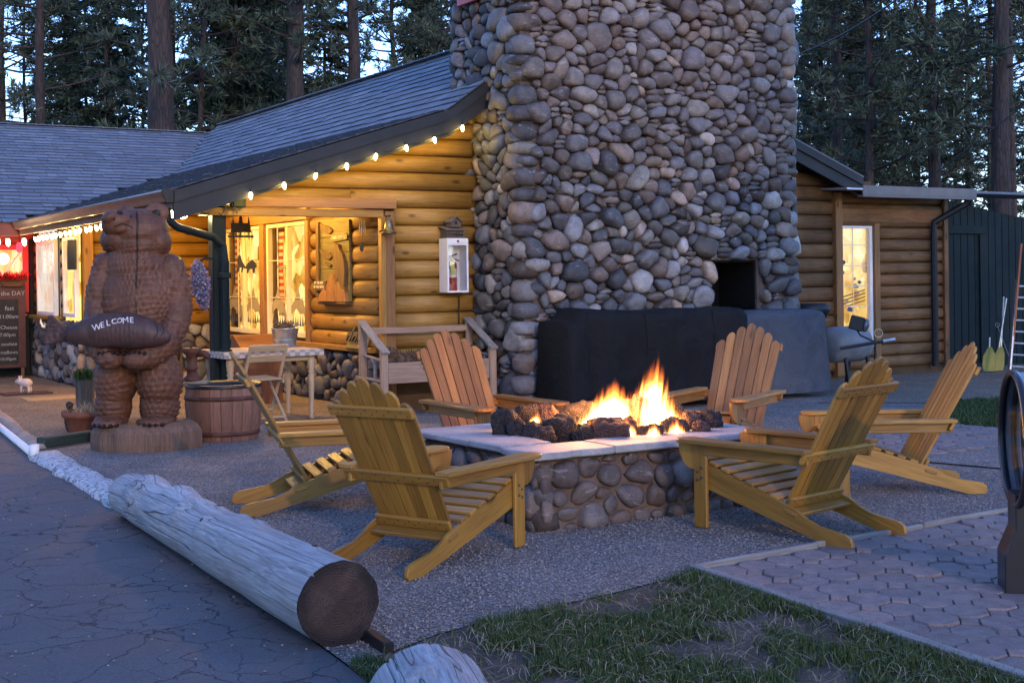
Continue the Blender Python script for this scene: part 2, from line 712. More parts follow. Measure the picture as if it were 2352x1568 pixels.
def sheet(name, pts, z, mat, sub=0):
    V = [(p[0], p[1], z) for p in pts]
    o = mk(name, V, [tuple(range(len(V)))], mat)
    o['kind'] = 'structure'
    return o


def flat(o):
    """turn the one polygon upward"""
    me = o.data
    if me.polygons[0].normal.z < 0:
        me.flip_normals()
    return o


S = 220.0
flat(sheet('ground', [(-S, -40), (S, -40), (S, 320), (-S, 320)], -0.06, MATS['forest_floor']))
K0, K1, K2, K3 = G(-90, 880), G(92, 1040), G(285, 1150), G(800, 1525)
flat(sheet('asphalt_driveway', [K0 + (K0 - K1) * 2.5, K1, K2, K3, Vector((0.2, 3.4, 0)), Vector((1.2, 0.2, 0)), Vector((3, -8, 0)), Vector((-16, -8, 0)), Vector((-22, 26, 0))], -0.010, MATS['asphalt']))
LE = [G(800, 1525), G(905, 1492), G(1010, 1452), G(1200, 1405), G(1400, 1362), G(1592, 1312)]
P_C = G(1592, 1312)
P_S = (G(2345, 1560) - P_C).normalized()       # along the lawn's board
P_T = (G(2310, 1176) - P_C).normalized()       # along the gravel's board
flat(sheet('lawn', LE + [P_C + P_S * 5.0, Vector((1.5, 1.0, 0)), Vector((0.2, 3.4, 0))], -0.006, MATS['soil']))
flat(sheet('gravel_court', [K1, K2, K3] + LE[1:] + [P_C + P_T * 6.0, BW(11, -2.0), BW(11, 9), BW(-2.3, 9), K0], -0.002, MATS['gravel']))
flat(sheet('porch_floor', [K0 + (K1 - K0) * 0.1, K1 + (K0 - K1) * 0.02, BW(-2.4, -0.3), BW(0.1, -0.3), BW(0.1, 9), BW(-9, 9)], 0.004, MATS['aggregate']))
# right: walk, strip of grass, far path
flat(sheet('concrete_walk', [G(1880, 925), G(1990, 925), G(2200, 925), G(2420, 915), BW(14, 0.5), BW(6.9, 0.3), BW(6.6, -1.2)], 0.004, MATS['aggregate']))
FARLAWN = [G(2160, 925), G(2420, 915), G(2520, 985), G(2352, 988), G(2170, 978)]
flat(sheet('far_lawn', FARLAWN, 0.008, MATS['soil']))
FARPATH = [G(1920, 980), G(2170, 978), G(2352, 988), G(2520, 986), G(2560, 1105), G(2352, 1082), G(1990, 1050), G(1900, 1040)]
flat(sheet('far_path', FARPATH, 0.010, MATS['gravel']))
flat(sheet('paver_bed', [P_C, P_C + P_T * 6, P_C + P_T * 6 + P_S * 5, P_C + P_S * 5], 0.003, MATS['gravel']))


def inpoly(p, poly):
    c = False
    for i in range(len(poly)):
        a, b = poly[i], poly[i - 1]
        if (a[1] > p[1]) != (b[1] > p[1]) and p[0] < (b[0] - a[0]) * (p[1] - a[1]) / (b[1] - a[1]) + a[0]:
            c = not c
    return c


# pavers: octagons with small square stones in the gaps
def pavermat():
    m, nt, bs, out = nodes('paver')
    oi = nt.nodes.new('ShaderNodeAttribute')
    oi.attribute_name = 't'
    v = coords(nt, 'Position')
    n1 = noi(nt, v, 14, 5, 0.65)
    n2 = noi(nt, v, 130, 3, 0.6)
    c = ramp(nt, oi.outputs['Fac'], [(0, (0.18, 0.145, 0.135)), (0.5, (0.235, 0.18, 0.165)), (1, (0.28, 0.205, 0.18))])
    c = mixc(nt, 1.0, c, ramp(nt, n1, [(0.3, 0.7), (0.7, 1.15)]), 'MULTIPLY')
    c = mixc(nt, 1.0, c, ramp(nt, n2, [(0.3, 0.7), (0.7, 1.2)]), 'MULTIPLY')
    nt.links.new(c, bs.inputs['Base Color'])
    bs.inputs['Roughness'].default_value = 0.8
    bump(nt, bs, mth(nt, 'ADD', n2, n1), 0.5, 0.006)
    return m


M_PAVER = pavermat()


def pavers(parent, org, ux, uy, poly, pitch, zt, clip, nx, ny):
    items = []
    c = pitch * 0.29
    g_ = 0.0035

    def piece(P, cen):
        rot = R.uniform(-0.03, 0.03)
        dz = R.uniform(-0.006, 0.006)
        tx, ty = R.uniform(-0.015, 0.015), R.uniform(-0.015, 0.015)
        V = []
        n = len(P)
        for sh, z in ((1.0, -0.03), (1.0, zt - 0.006), (0.965, zt)):
            for q in P:
                x, y = q[0] * sh, q[1] * sh
                x, y = x - rot * y, y + rot * x
                w = cen + ux * x + uy * y
                V.append((w.x, w.y, z + dz + tx * x + ty * y))
        F = [tuple(2 * n + i for i in range(n))]
        for r_ in range(2):
            for i in range(n):
                j = (i + 1) % n
                F.append((r_ * n + i, r_ * n + j, (r_ + 1) * n + j, (r_ + 1) * n + i))
        return V, F, {'t': R.random()}
    h = pitch / 2 - g_
    octo = [(h, -h + c), (h, h - c), (h - c, h), (-h + c, h), (-h, h - c), (-h, -h + c), (-h + c, -h), (h - c, -h)]
    k = c - g_ * 1.2
    dot = [(k, 0), (0, k), (-k, 0), (0, -k)]
    if ux.cross(uy).z < 0:
        octo, dot = octo[::-1], dot[::-1]
    for i in range(nx):
        for j in range(ny):
            cen = org + ux * (pitch * (i + 0.5)) + uy * (pitch * (j + 0.5))
            if clip(cen):
                items.append(piece(octo, cen))
            cen = org + ux * (pitch * (i + 1)) + uy * (pitch * (j + 1))
            if clip(cen):
                items.append(piece(dot, cen))
    return items


pp = empty('paver_path', P_C, kind='structure')
items = pavers(pp, P_C + P_S * 0.03 + P_T * 0.03, P_T, P_S, None, 0.205, 0.012,
               lambda c: -150 < pix(c)[0] < 2700 and -150 < pix(c)[1] < 1800, 28, 24)
pieces('paver', pp, items, M_PAVER, 300, restname='paver_rest')
fp = empty('far_paver_path', FARPATH[0], kind='structure')
items = pavers(fp, G(1700, 1100), E1, E2, None, 0.23, 0.022, lambda c: inpoly(c, FARPATH) and pix(c)[0] < 2420, 40, 30)
pieces('paver', fp, items, M_PAVER, 150, restname='paver_rest')

# timber edging boards
def edging(p, q, label, mat, w=0.045, h=0.07, z=0.0, n=3):
    e = empty('edging_board', (p + q) / 2, label=label, cat='edging', group='timber edging round the gravel and lawn')
    d = (q - p)
    for i in range(n):
        a, b = p + d * (i / n) + d.normalized() * 0.004, p + d * ((i + 1) / n) - d.normalized() * 0.004
        sd_ = Vector((-d.y, d.x, 0)).normalized() * R.uniform(-0.008, 0.008)
        mb = MB().bar(a + sd_ + ZZ * (z - h / 2 + 0.035), b - sd_ + ZZ * (z - h / 2 + 0.03 + R.uniform(-0.004, 0.006)), w, h, bev=0.006)
        mb.o('board', mat, e, g=d, t=R.random())
    return e


edging(P_C - P_S * 0.02, P_C + P_S * 2.6, 'pale weathered board between the lawn and the paver path', M_GREYWOOD, 0.05, n=2)
edging(P_C + P_T * 0.02, P_C + P_T * 3.6, 'thin timber board between the gravel and the paver path', M_GREYWOOD, 0.035, n=4)

# ------------------------------------------------------------------ stonework
PAL = [((0.19, 0.20, 0.225), 5), ((0.25, 0.255, 0.27), 5), ((0.31, 0.30, 0.295), 4), ((0.27, 0.225, 0.205), 2.4), ((0.33, 0.26, 0.22), 1.8),
       ((0.125, 0.13, 0.155), 3.5), ((0.46, 0.43, 0.40), 1.7), ((0.40, 0.31, 0.24), 1.5), ((0.20, 0.16, 0.145), 2.5), ((0.23, 0.22, 0.19), 2), ((0.58, 0.54, 0.49), 0.5)]
_pw = np.array([p[1] for p in PAL], float)
_pw /= _pw.sum()


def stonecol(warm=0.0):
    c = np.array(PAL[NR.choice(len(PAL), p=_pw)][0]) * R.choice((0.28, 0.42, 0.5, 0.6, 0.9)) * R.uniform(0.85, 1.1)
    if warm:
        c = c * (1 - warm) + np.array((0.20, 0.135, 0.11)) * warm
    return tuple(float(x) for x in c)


def clip_half(poly, n, d):
    out = []
    m = len(poly)
    for i in range(m):
        a, b = poly[i], poly[(i + 1) % m]
        da, db = n[0] * a[0] + n[1] * a[1] - d, n[0] * b[0] + n[1] * b[1] - d
        if da <= 0:
            out.append(a)
        if (da < 0 < db) or (db < 0 < da):
            k = da / (da - db)
            out.append((a[0] + (b[0] - a[0]) * k, a[1] + (b[1] - a[1]) * k))
    return out


def pack(w, h, rmin, rmax, aspect=1.0, tries=9000, hole=None, over=0.0, power=1.6, split=0.1):
    """uneven packing of a w x h wall: list of outlines (2-D)"""
    hs = h * aspect
    pts, rad = [], []
    P = np.zeros((0, 2))
    Q = np.zeros(0)
    frac = NR.rand(tries)
    k_ = np.arange(tries) / tries
    rr = np.where(k_ < 0.12, rmin + (rmax - rmin) * (0.15 + 0.85 * frac ** 1.3), rmin + (rmax - rmin) * np.clip(0.75 - k_ * 1.2, 0, 1) * frac)
    xs = NR.uniform(-over, w + over, tries)
    ys = NR.uniform(0, hs, tries)
    for x, y, r_ in zip(xs, ys, rr):
        if len(Q):
            d2 = (P[:, 0] - x) ** 2 + (P[:, 1] - y) ** 2
            if np.any(d2 < ((Q + r_) * 0.93) ** 2):
                continue
        P = np.vstack([P, (x, y)])
        Q = np.append(Q, r_)
    polys = []
    for i in range(len(P)):
        x, y = P[i]
        s_ = Q[i] * 1.9
        poly = [(x - s_, y - s_), (x + s_, y - s_), (x + s_, y + s_), (x - s_, y + s_)]
        d2 = (P[:, 0] - x) ** 2 + (P[:, 1] - y) ** 2
        for j in np.argsort(d2)[1:26]:
            n = (P[j][0] - x, P[j][1] - y)
            L2 = n[0] ** 2 + n[1] ** 2
            k = 0.5 + (Q[i] ** 2 - Q[j] ** 2) / (2 * L2)
            d = n[0] * (x + n[0] * k) + n[1] * (y + n[1] * k)
            poly = clip_half(poly, n, d)
            if len(poly) < 3:
                break
        if len(poly) < 3:
            continue
        poly = clip_half(poly, (0, -1), 0)
        poly = clip_half(poly, (0, 1), hs)
        poly = clip_half(poly, (-1, 0), over)
        poly = clip_half(poly, (1, 0), w + over)
        if len(poly) < 3:
            continue
        poly = [(a, b / aspect) for a, b in poly]
        y /= aspect

        def wp_(q):
            e_ = min(1.0, max(0.0, min(q[0], w - q[0]) / 0.2)) * min(1.0, max(0.0, min(q[1], h - q[1]) / 0.2))
            return (q[0] + 0.10 * e_ * noise.noise((q[0] * 2.6 + 31 * w, q[1] * 2.6, 1.0)), q[1] + 0.10 * e_ * noise.noise((q[0] * 2.6, q[1] * 2.6 + 17 * w, 7.0)))
        poly = [wp_(q) for q in poly]
        x, y = sum(q[0] for q in poly) / len(poly), sum(q[1] for q in poly) / len(poly)
        if hole:
            hx0, hx1, hy0, hy1 = hole
            if hx0 < x < hx1 and hy0 < y < hy1:
                continue
            ds = [(hx0 - x, (1, 0), hx0), (x - hx1, (-1, 0), -hx1), (hy0 - y, (0, 1), hy0), (y - hy1, (0, -1), -hy1)]
            ds.sort(key=lambda q: -q[0])
            poly = clip_half(poly, ds[0][1], ds[0][2])
            if len(poly) < 3:
                continue
        yy = [p[1] for p in poly]
        if R.random() < split and max(yy) - min(yy) > 0.09:
            k = 2 if max(yy) - min(yy) < 0.17 else 3
            for q in range(k):
                y0 = min(yy) + (max(yy) - min(yy)) * q / k
                y1 = min(yy) + (max(yy) - min(yy)) * (q + 1) / k
                pq = clip_half(clip_half(poly, (0, -1), -y0), (0, 1), y1)
                if len(pq) > 2:
                    polys.append(pq)
        else:
            polys.append(poly)
    return polys


def cobble(poly, gap, depth, org, ux, uy, nn, n=14, proud=0.0, rough=0.085):
    """a rounded stone that fills an outline"""
    cx = sum(p[0] for p in poly) / len(poly)
    cy_ = sum(p[1] for p in poly) / len(poly)
    ck = R.choice((0.10, 0.14, 0.20, 0.27))
    for it in range(2):
        q = []
        m = len(poly)
        for i in range(m):
            a, b = poly[i], poly[(i + 1) % m]
            k = ck if it == 0 else 0.25
            q += [(a[0] * (1 - k) + b[0] * k, a[1] * (1 - k) + b[1] * k), (a[0] * k + b[0] * (1 - k), a[1] * k + b[1] * (1 - k))]
        poly = q
    ang = [(math.atan2(p[1] - cy_, p[0] - cx), math.hypot(p[0] - cx, p[1] - cy_)) for p in poly]
    ang.sort()
    A = np.array([a[0] for a in ang])
    B = np.array([a[1] for a in ang])
    th = np.linspace(-math.pi, math.pi, n, endpoint=False)
    rad = np.interp(th, np.concatenate([A - 2 * math.pi, A, A + 2 * math.pi]), np.tile(B, 3))
    rad = np.maximum(rad - gap, rad * 0.5)
    w = float(rad.mean())
    tx, ty = R.uniform(-0.6, 0.6), R.uniform(-0.6, 0.6)
    sd_ = R.uniform(0, 100)
    dep = depth * R.uniform(0.75, 1.2) * min(1.25, w / 0.1)
    fl_ = R.random()
    prof = [(0.93, -0.45), (1.0, 0.10), (0.965 + 0.025 * fl_, 0.42), (0.84 + 0.09 * fl_, 0.72), (0.58 + 0.13 * fl_, 0.91), (0.28 + 0.08 * fl_, 0.99)]
    V = []
    base = org + ux * cx + uy * cy_ + nn * proud
    for f, hgt in prof:
        for k in range(n):
            r_ = rad[k] * f
            x, y = r_ * math.cos(th[k]), r_ * math.sin(th[k])
            wob = 1 + rough * 3 * noise.noise((x * 9 + sd_, y * 9, hgt * 1.3))
            z = dep * hgt + (tx * x + ty * y) * max(0, hgt) * 0.6
            V.append(base + ux * (x * wob) + uy * (y * wob) + nn * z)
    V.append(base + nn * dep)
    F = []
    for i in range(len(prof) - 1):
        for k in range(n):
            k2 = (k + 1) % n
            F.append((i * n + k, i * n + k2, (i + 1) * n + k2, (i + 1) * n + k))
    b0 = (len(prof) - 1) * n
    for k in range(n):
        F.append((b0 + k, b0 + (k + 1) % n, len(V) - 1))
    return V, F


def boulder(c, r, ax, seed=0.0, amp=0.13, nu=14, nv=8, pw=0.8):
    """a free-standing rounded stone"""
    mb = MB()
    V, F = [], []
    t = MB().ell((0, 0, 0), (1, 1, 1), None, nu, nv)
    sd_ = seed or R.uniform(0, 200)
    for v in t.V:
        v = Vector(v)
        q = Vector([math.copysign(abs(x) ** pw, x) for x in v])
        k = 1 + amp * noise.noise(v * 1.3 + Vector((sd_, 0, 0))) + amp * 0.5 * noise.noise(v * 3.1 + Vector((0, sd_, 0)))
        q = q * k
        V.append(Vector(c) + ax[0] * (q.x * r[0]) + ax[1] * (q.y * r[1]) + ax[2] * (q.z * r[2]))
    return V, t.F


def stonewall(parent, org, ux, uy, nn, w, h, rmin, rmax, aspect=1.2, gap=0.006, depth=0.075, limit=300, hole=None, over=0.0, tries=9000, split=0.1, warm=None, name='stone', extra=(), proud=0.0, margin=0.0):
    items = list(extra)
    for poly in pack(w, h, rmin, rmax, aspect, tries, hole, over, split=split):
        if margin:
            mx_ = sum(p[0] for p in poly) / len(poly)
            if nn.dot(E2) < -0.5 and (mx_ < margin or mx_ > w - margin * 0.8):
                continue
            if nn.dot(E1) < -0.5 and mx_ > w - margin:
                continue
        V, F = cobble(poly, gap, depth, org, ux, uy, nn, proud=proud)
        c = sum((p[1] for p in poly)) / len(poly)
        items.append((V, F, {'col': stonecol(warm(c) if warm else 0.0)}))
    return items


CH_A0, CH_B0 = 1.22, -1.02
CH_A1 = gp(1826, 500, CH_B0)[0]
CH_H = 6.6
ch = empty('stone_chimney', BW((CH_A0 + CH_A1) / 2, CH_B0), label='massive river stone chimney with a fireplace opening, rising beside the log gable', cat='chimney')
fo = [gp(1640, 700, CH_B0), gp(1742, 598, CH_B0)]
HOLE = (fo[0][0] - CH_A0, fo[1][0] - CH_A0, -0.1, fo[1][1])
# core, built round the opening
mb = MB()
ax = (E1, E2, ZZ)


def corebox(a0, a1, b0, b1, z0, z1):
    mb.box(BW((a0 + a1) / 2, (b0 + b1) / 2, (z0 + z1) / 2), (a1 - a0, b1 - b0, z1 - z0), ax, 0.01)


ha0, ha1, hz = fo[0][0], fo[1][0], fo[1][1]
corebox(CH_A0 + 0.03, ha0 - 0.002, CH_B0 + 0.03, 0.5, 0, hz)
corebox(ha1 + 0.002, CH_A1 - 0.03, CH_B0 + 0.03, 0.5, 0, hz)
corebox(CH_A0 + 0.03, CH_A1 - 0.03, CH_B0 + 0.03, 0.5, hz + 0.002, CH_H)
mb.o('core', M_MORTAR, ch)
mb = MB()
mb.box(BW((ha0 + ha1) / 2, -0.25, hz / 2), (ha1 - ha0 + 0.02, 0.06, hz), ax, 0.004)
mb.box(BW((ha0 + ha1) / 2, -0.62, 0.35), (ha1 - ha0 - 0.01, 0.7, 0.7), ax, 0.004)
mb.box(BW(ha0 + 0.012, -0.62, hz / 2), (0.02, 0.68, hz - 0.01), ax, 0.004)
mb.box(BW(ha1 - 0.012, -0.62, hz / 2), (0.02, 0.68, hz - 0.01), ax, 0.004)
mb.box(BW((ha0 + ha1) / 2, -0.62, hz - 0.012), (ha1 - ha0 - 0.06, 0.68, 0.02), ax, 0.004)
mb.o('firebox', plain('soot', (0.005, 0.0045, 0.004), 0.95, 0.4, 9, 0.4), ch)
ex = []
z = 0.0
dg1 = ((E1 * -1) + (E2 * -1)).normalized()
while z < CH_H:
    hh = R.uniform(0.12, 0.30)
    for (aa, bb, sx) in ((CH_A0, CH_B0, -1), (CH_A1, CH_B0, 1)):
        h2 = hh * R.uniform(0.85, 1.05)
        r_ = (R.uniform(0.13, 0.19) if sx < 0 else R.uniform(0.11, 0.15), R.uniform(0.13, 0.16), h2 * 0.515)
        c = BW(aa + sx * -0.085, bb + 0.085, z + h2 / 2)
        V, F = boulder(c, r_, (E1, E2, ZZ), amp=0.14, pw=0.72)
        ex.append((V, F, {'col': stonecol(0.1)}))
    z += hh
warm_lit = lambda zz: 0.04 + 0.40 * min(1, max(0, (zz - 2.4) / 1.5))  # upper stones tinted warmer: the warm light falling there put into their colour
fr = stonewall(ch, BW(CH_A0, CH_B0, 0), E1, ZZ, -E2, CH_A1 - CH_A0, CH_H, 0.056, 0.165, 1.25, 0.005, 0.105, hole=HOLE, tries=9000, split=0.08, warm=warm_lit, extra=ex, margin=0.14)
le = stonewall(ch, BW(CH_A0, 0.5, 0), -E2, ZZ, -E1, 0.5 - CH_B0, CH_H, 0.06, 0.160, 1.2, 0.006, 0.09, tries=4000, split=0.06, margin=0.14)
ri = stonewall(ch, BW(CH_A1, CH_B0, 0), E2, ZZ, E1, 1.5, CH_H, 0.09, 0.16, 1.2, 0.006, 0.085, tries=1500, split=0.0)
pieces('stone', ch, fr + le + ri, M_STONE, 300, smooth=True, restname='stone_rest')
# ------------------------------------------------------------------ log cabin
cab = empty('log_cabin', BW(3, 0), label='honey coloured log cabin with a shingled gable roof and covered corner porch', cat='cabin')
ROOFP = [(-2.5, 2.42), (0.68, 3.41), (2.40, 4.62), (7.2, 2.82)]


def roofz(a):
    for (a0, z0), (a1, z1) in zip(ROOFP, ROOFP[1:]):
        if a <= a1:
            return z0 + (z1 - z0) * (a - a0) / (a1 - a0)
    return ROOFP[-1][1]


def logpiece(p, q, nn, h, bulge=0.055, back=0.02):
    """one half-round log of siding from p to q (foot of its face), bulging along nn"""
    p, q, nn = Vector(p), Vector(q), Vector(nn)
    d = (q - p).normalized()
    prof = [(-back, 0.0), (0.004, 0.004), (bulge * 0.62, h * 0.10), (bulge * 0.93, h * 0.28), (bulge, h * 0.5), (bulge * 0.93, h * 0.72), (bulge * 0.62, h * 0.90), (0.004, h - 0.004), (-back, h)]
    V = []
    for e in (p, q):
        for o_, z_ in prof:
            V.append(e + nn * o_ + ZZ * z_)
    n = len(prof)
    F = []
    fl = d.cross(ZZ).dot(nn) > 0
    for k in range(n - 1):
        f = (k, k + 1, n + k + 1, n + k)
        F.append(f[::-1] if fl else f)
    e0, e1 = tuple(range(n)), tuple(n + k for k in range(n))
    F += [e0 if fl else e0[::-1], e1[::-1] if fl else e1]
    return V, F


def logwall(parent, p, d, L, nn, z0, z1, h=0.2, holes=(), clipf=None, mat=M_LOG, name='log', smooth=True):
    """courses of siding; holes are (s0, s1, z0, z1) along the wall"""
    z = z0
    while z < z1 - 0.02:
        hh = min(h, z1 - z)
        zm = z + hh / 2
        spans = [(0.0, L)]
        if clipf:
            sp = clipf(z + hh * 0.3)
            spans = [sp] if sp and sp[1] > sp[0] else []
        for s0, s1, h0, h1 in holes:
            if h0 < zm < h1:
                ns = []
                for a, b in spans:
                    if s0 > a:
                        ns.append((a, min(b, s0)))
                    if s1 < b:
                        ns.append((max(a, s1), b))
                spans = [x for x in ns if x[1] - x[0] > 0.01]
        for a, b in spans:
            # long runs are butted from two logs
            cuts = [a, b]
            if b - a > 3.4:
                cuts = [a, a + (b - a) * R.uniform(0.35, 0.65), b]
            for u, v in zip(cuts, cuts[1:]):
                P, Q = p + d * (u + 0.002) + ZZ * z, p + d * (v - 0.002) + ZZ * z
                V, F = logpiece(P, Q, nn, hh)
                o = mk(name, V, F, mat, parent, g=d, t=R.random())
                o.data.polygons.foreach_set('use_smooth', [True] * (len(F) - 2) + [False] * 2)
        z += hh


def board(mb, p, q, w, th, nn, bev=0.005):
    """flat board from p to q, w wide, th thick along nn"""
    p, q, nn = Vector(p), Vector(q), Vector(nn)
    d = (q - p)
    L = d.length
    d = d.normalized()
    s_ = nn.cross(d).normalized()
    return mb.box((p + q) / 2 + nn * (th / 2), (L, w, th), (d, s_, nn), bev)


# structural core behind the siding
core = MB()
def bx(a0, a1, b0, b1, z0, z1, mbx=None):
    (mbx or core).box(BW((a0 + a1) / 2, (b0 + b1) / 2, (z0 + z1) / 2), (a1 - a0, b1 - b0, z1 - z0), ax, 0.004)


PB = 5.65      # depth of the porch
SA = -1.96     # side wall line
EXT_A = gp(2168, 700, 0)[0]
M_CORE = plain('wall_core', (0.10, 0.06, 0.03), 0.9, 0.2, 5, 0.1)

# window openings on the porch wall (plane a = 0): b from the picture
b_w1 = sorted([ga(618, 640, 0)[0], ga(713, 640, 0)[0]])
b_w2 = [ga(608, 640, 0)[0], ga(520, 640, 0)[0]]
z_wt = ga(713, 505, 0)[1]
z_wb = ga(713, 775, 0)[1]
LEDGE = ga(845, 812, 0)[1] + 0.05
print('windows', b_w1, b_w2, z_wt, z_wb, 'ledge', LEDGE, 'ext', EXT_A, 'chimney', CH_A1)
HEAD_Z0, HEAD_Z1 = gp(700, 485, 0)[1], gp(700, 455, 0)[1]

# gable wall
def gclip(z):
    lo = -2.2
    while lo < 3 and roofz(lo) - 0.16 < z:
        lo += 0.02
    hi = 7.0
    while hi > 3 and roofz(hi) - 0.16 < z:
        hi -= 0.02
    lo = max(lo, 0.115) if z < HEAD_Z1 - 0.16 else lo
    return (lo, hi)


gw = empty('gable_wall', BW(3, 0), kind='structure')
logwall(gw, BW(0, 0), E1, 7.0, -E2, 0.30, 4.3, 0.2, holes=[(CH_A0 + 0.12, CH_A1 - 0.12, 0, 6)], clipf=lambda z: (lambda c: (c[0], min(c[1], CH_A0 + 0.12)))(gclip(z)))
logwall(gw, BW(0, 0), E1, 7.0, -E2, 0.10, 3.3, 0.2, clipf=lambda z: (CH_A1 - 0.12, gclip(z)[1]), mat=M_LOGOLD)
mb = MB()
prof = [(0.05, 0), (0.05, HEAD_Z1), (-2.2, HEAD_Z1), (-2.2, roofz(-2.2) - 0.12)] + [(a, z - 0.12) for a, z in ROOFP[1:3]] + [(6.95, roofz(6.95) - 0.12), (6.95, 0)]
mb.prism(BW(0, 0.02), E1, ZZ, E2, prof, 0.12)
mb.o('core', M_CORE, gw)
gw.parent = cab
gw.location = BW(3, 0) - BW(3, 0)

# corner trim and header beam
tr = MB()
board(tr, BW(0.055, -0.002, 0.05), BW(0.055, -0.002, HEAD_Z0 + 0.01), 0.12, 0.075, -E2)
tr.o('corner_trim', M_TRIM, cab, g=ZZ, t=0.2)
tr = MB()
board(tr, BW(-0.045, -0.03, 0.05), BW(-0.045, -0.03, HEAD_Z0 - 0.05), 0.055, 0.09, E2 * -1)
tr.o('corner_trim', M_LOG, cab, g=ZZ, t=0.9)
tr = MB()
board(tr, BW(-2.15, -0.02, (HEAD_Z0 + HEAD_Z1) / 2 + 0.02), BW(0.13, -0.02, (HEAD_Z0 + HEAD_Z1) / 2 + 0.02), HEAD_Z1 - HEAD_Z0 - 0.03, 0.085, -E2)
tr.o('header_beam', M_TRIM, cab, g=E1, t=0.9)
tr = MB()
board(tr, BW(-2.15, -0.01, HEAD_Z0 - 0.02), BW(-0.02, -0.01, HEAD_Z0 - 0.02), 0.085, 0.07, -E2)
tr.o('header_beam', M_LOG, cab, g=E1, t=0.8)
# right hand corner trim
tr = MB()
board(tr, BW(7.02, -0.02, 0.05), BW(7.02, -0.02, 2.62), 0.13, 0.09, -E2)
tr.o('corner_trim', M_TRIM, cab, g=ZZ, t=0.1)

# porch wall with the two big windows (plane a = 0, facing the porch)
pw = empty('porch_wall', BW(0, PB / 2), kind='structure')
wt = 0.10
holes = [(b_w1[0] - wt, b_w2[1] + wt, z_wb - 0.10, z_wt + 0.16)]
logwall(pw, BW(0, 0), E2, PB, -E1, LEDGE, 2.62, 0.2, holes=holes)
mb = MB()
lo_, hi_ = b_w1[0], b_w2[1]
for (b0, b1, z0, z1) in ((0.0, lo_, 0, 2.65), (hi_, PB, 0, 2.65), (lo_, hi_, 0, z_wb - 0.02), (lo_, hi_, z_wt + 0.02, 2.65), (b_w1[1], b_w2[0], z_wb - 0.02, z_wt + 0.02)):
    mb.box(BW(0.07, (b0 + b1) / 2, (z0 + z1) / 2), (0.1, b1 - b0 - 0.002, z1 - z0 - 0.002), ax, 0.002)
mb.o('core', M_CORE, pw)
pw.parent = cab
pw.location = (0, 0, 0)
pw.location = BW(0, PB / 2) - BW(3, 0)
tr = MB()
board(tr, BW(-0.01, 0.12, LEDGE - 0.03), BW(-0.01, PB, LEDGE - 0.03), 0.2, 0.06, ZZ)
tr.o('ledge', M_LOG, cab, g=E2, t=0.7)
fw = stonewall(cab, BW(0.0, PB, 0), -E2, ZZ, -E1, PB - 0.1, LEDGE - 0.06, 0.05, 0.15, 1.0, 0.008, 0.09, tries=2600)
mb = MB()
mb.box(BW(0.05, PB / 2, LEDGE / 2 - 0.03), (0.08, PB - 0.1, LEDGE - 0.06), ax, 0.002)
fnd = mb.o('foundation', M_MORTARD, cab)
pieces('stone', fnd, fw, M_STONE, 90, smooth=True, restname='stone_rest')

# back wall of the porch
bw_ = empty('porch_back_wall', BW(-1, PB), kind='structure')
zst = at(450, 745, 19.4).z
def bclip(z):
    lo = SA
    while lo < 0 and roofz(lo) - 0.22 < z + 0.14:
        lo += 0.03
    return (lo - SA, -SA)


logwall(bw_, BW(SA, PB), E1, -SA, -E2, zst, 2.85, 0.2, clipf=bclip)
mb = MB()
mb.prism(BW(0, PB + 0.03), E1, ZZ, E2, [(SA, 0), (0, 0), (0, 2.9), (SA, roofz(SA) - 0.16)], 0.1)
mb.o('core', M_CORE, bw_)
bwst = stonewall(bw_, BW(SA, PB, 0), E1, ZZ, -E2, -SA, zst, 0.07, 0.16, 1.0, 0.008, 0.08, tries=1500)
pieces('stone', bw_, bwst, M_STONE, 60, smooth=True)
tr = MB()
board(tr, BW(SA + 0.05, PB - 0.01, zst - 0.02), BW(SA + 0.05, PB - 0.01, 2.40), 0.14, 0.08, -E2)
tr.o('trim', M_TRIM, bw_, g=ZZ, t=0.8)
bw_.parent = cab
bw_.location = BW(-1, PB) - BW(3, 0)

# porch ceiling of boards
pc = empty('porch_ceiling', BW(-1, 3, 2.6), kind='structure')
k = 0
aa = -2.35
while aa < 0.02:
    z = roofz(aa + 0.07) - 0.17
    mb = MB()
    sl = Vector(E1 * 1.0 + ZZ * 0.31).normalized()
    nn = sl.cross(E2).normalized()
    mb.box(BW(aa + 0.07, PB / 2 + 0.1, z), (0.138, PB, 0.02), (sl, E2, nn), 0.003)
    mb.o('board', M_LOG, pc, g=E2, t=R.random())
    aa += 0.14
pc.parent = cab
pc.location = BW(-1, 3, 2.6) - BW(3, 0)

# side wall beyond the porch, with windows, and the wing
WB = 8.8
sw = empty('side_wall', BW(SA, 7.2), kind='structure')
mb = MB()
mb.box(BW(SA + 0.08, (PB + WB) / 2, 1.2), (0.1, WB - PB, 2.4), ax, 0.002)
mb.o('core', M_CORE, sw)
logwall(sw, BW(SA, PB + 0.1), E2, WB - PB - 0.1, -E1, 0.95, 2.4, 0.2)
sst = stonewall(sw, BW(SA - 0.02, WB, 0), -E2, ZZ, -E1, WB - PB, 0.95, 0.07, 0.15, 1.1, 0.008, 0.08, tries=1500)
pieces('stone', sw, sst, M_STONE, 60, smooth=True)
sw.parent = cab
sw.location = BW(SA, 7.2) - BW(3, 0)
ww = empty('wing_wall', BW(-5, WB), kind='structure')
mb = MB()
mb.box(BW(-5.9, WB + 0.08, 1.3), (8.0, 0.1, 2.6), ax, 0.002)
mb.o('core', plain('red_wall', (0.33, 0.06, 0.05), 0.6, 0.2, 4, 0.1), ww)
ww.parent = cab
ww.location = BW(-5, WB) - BW(3, 0)

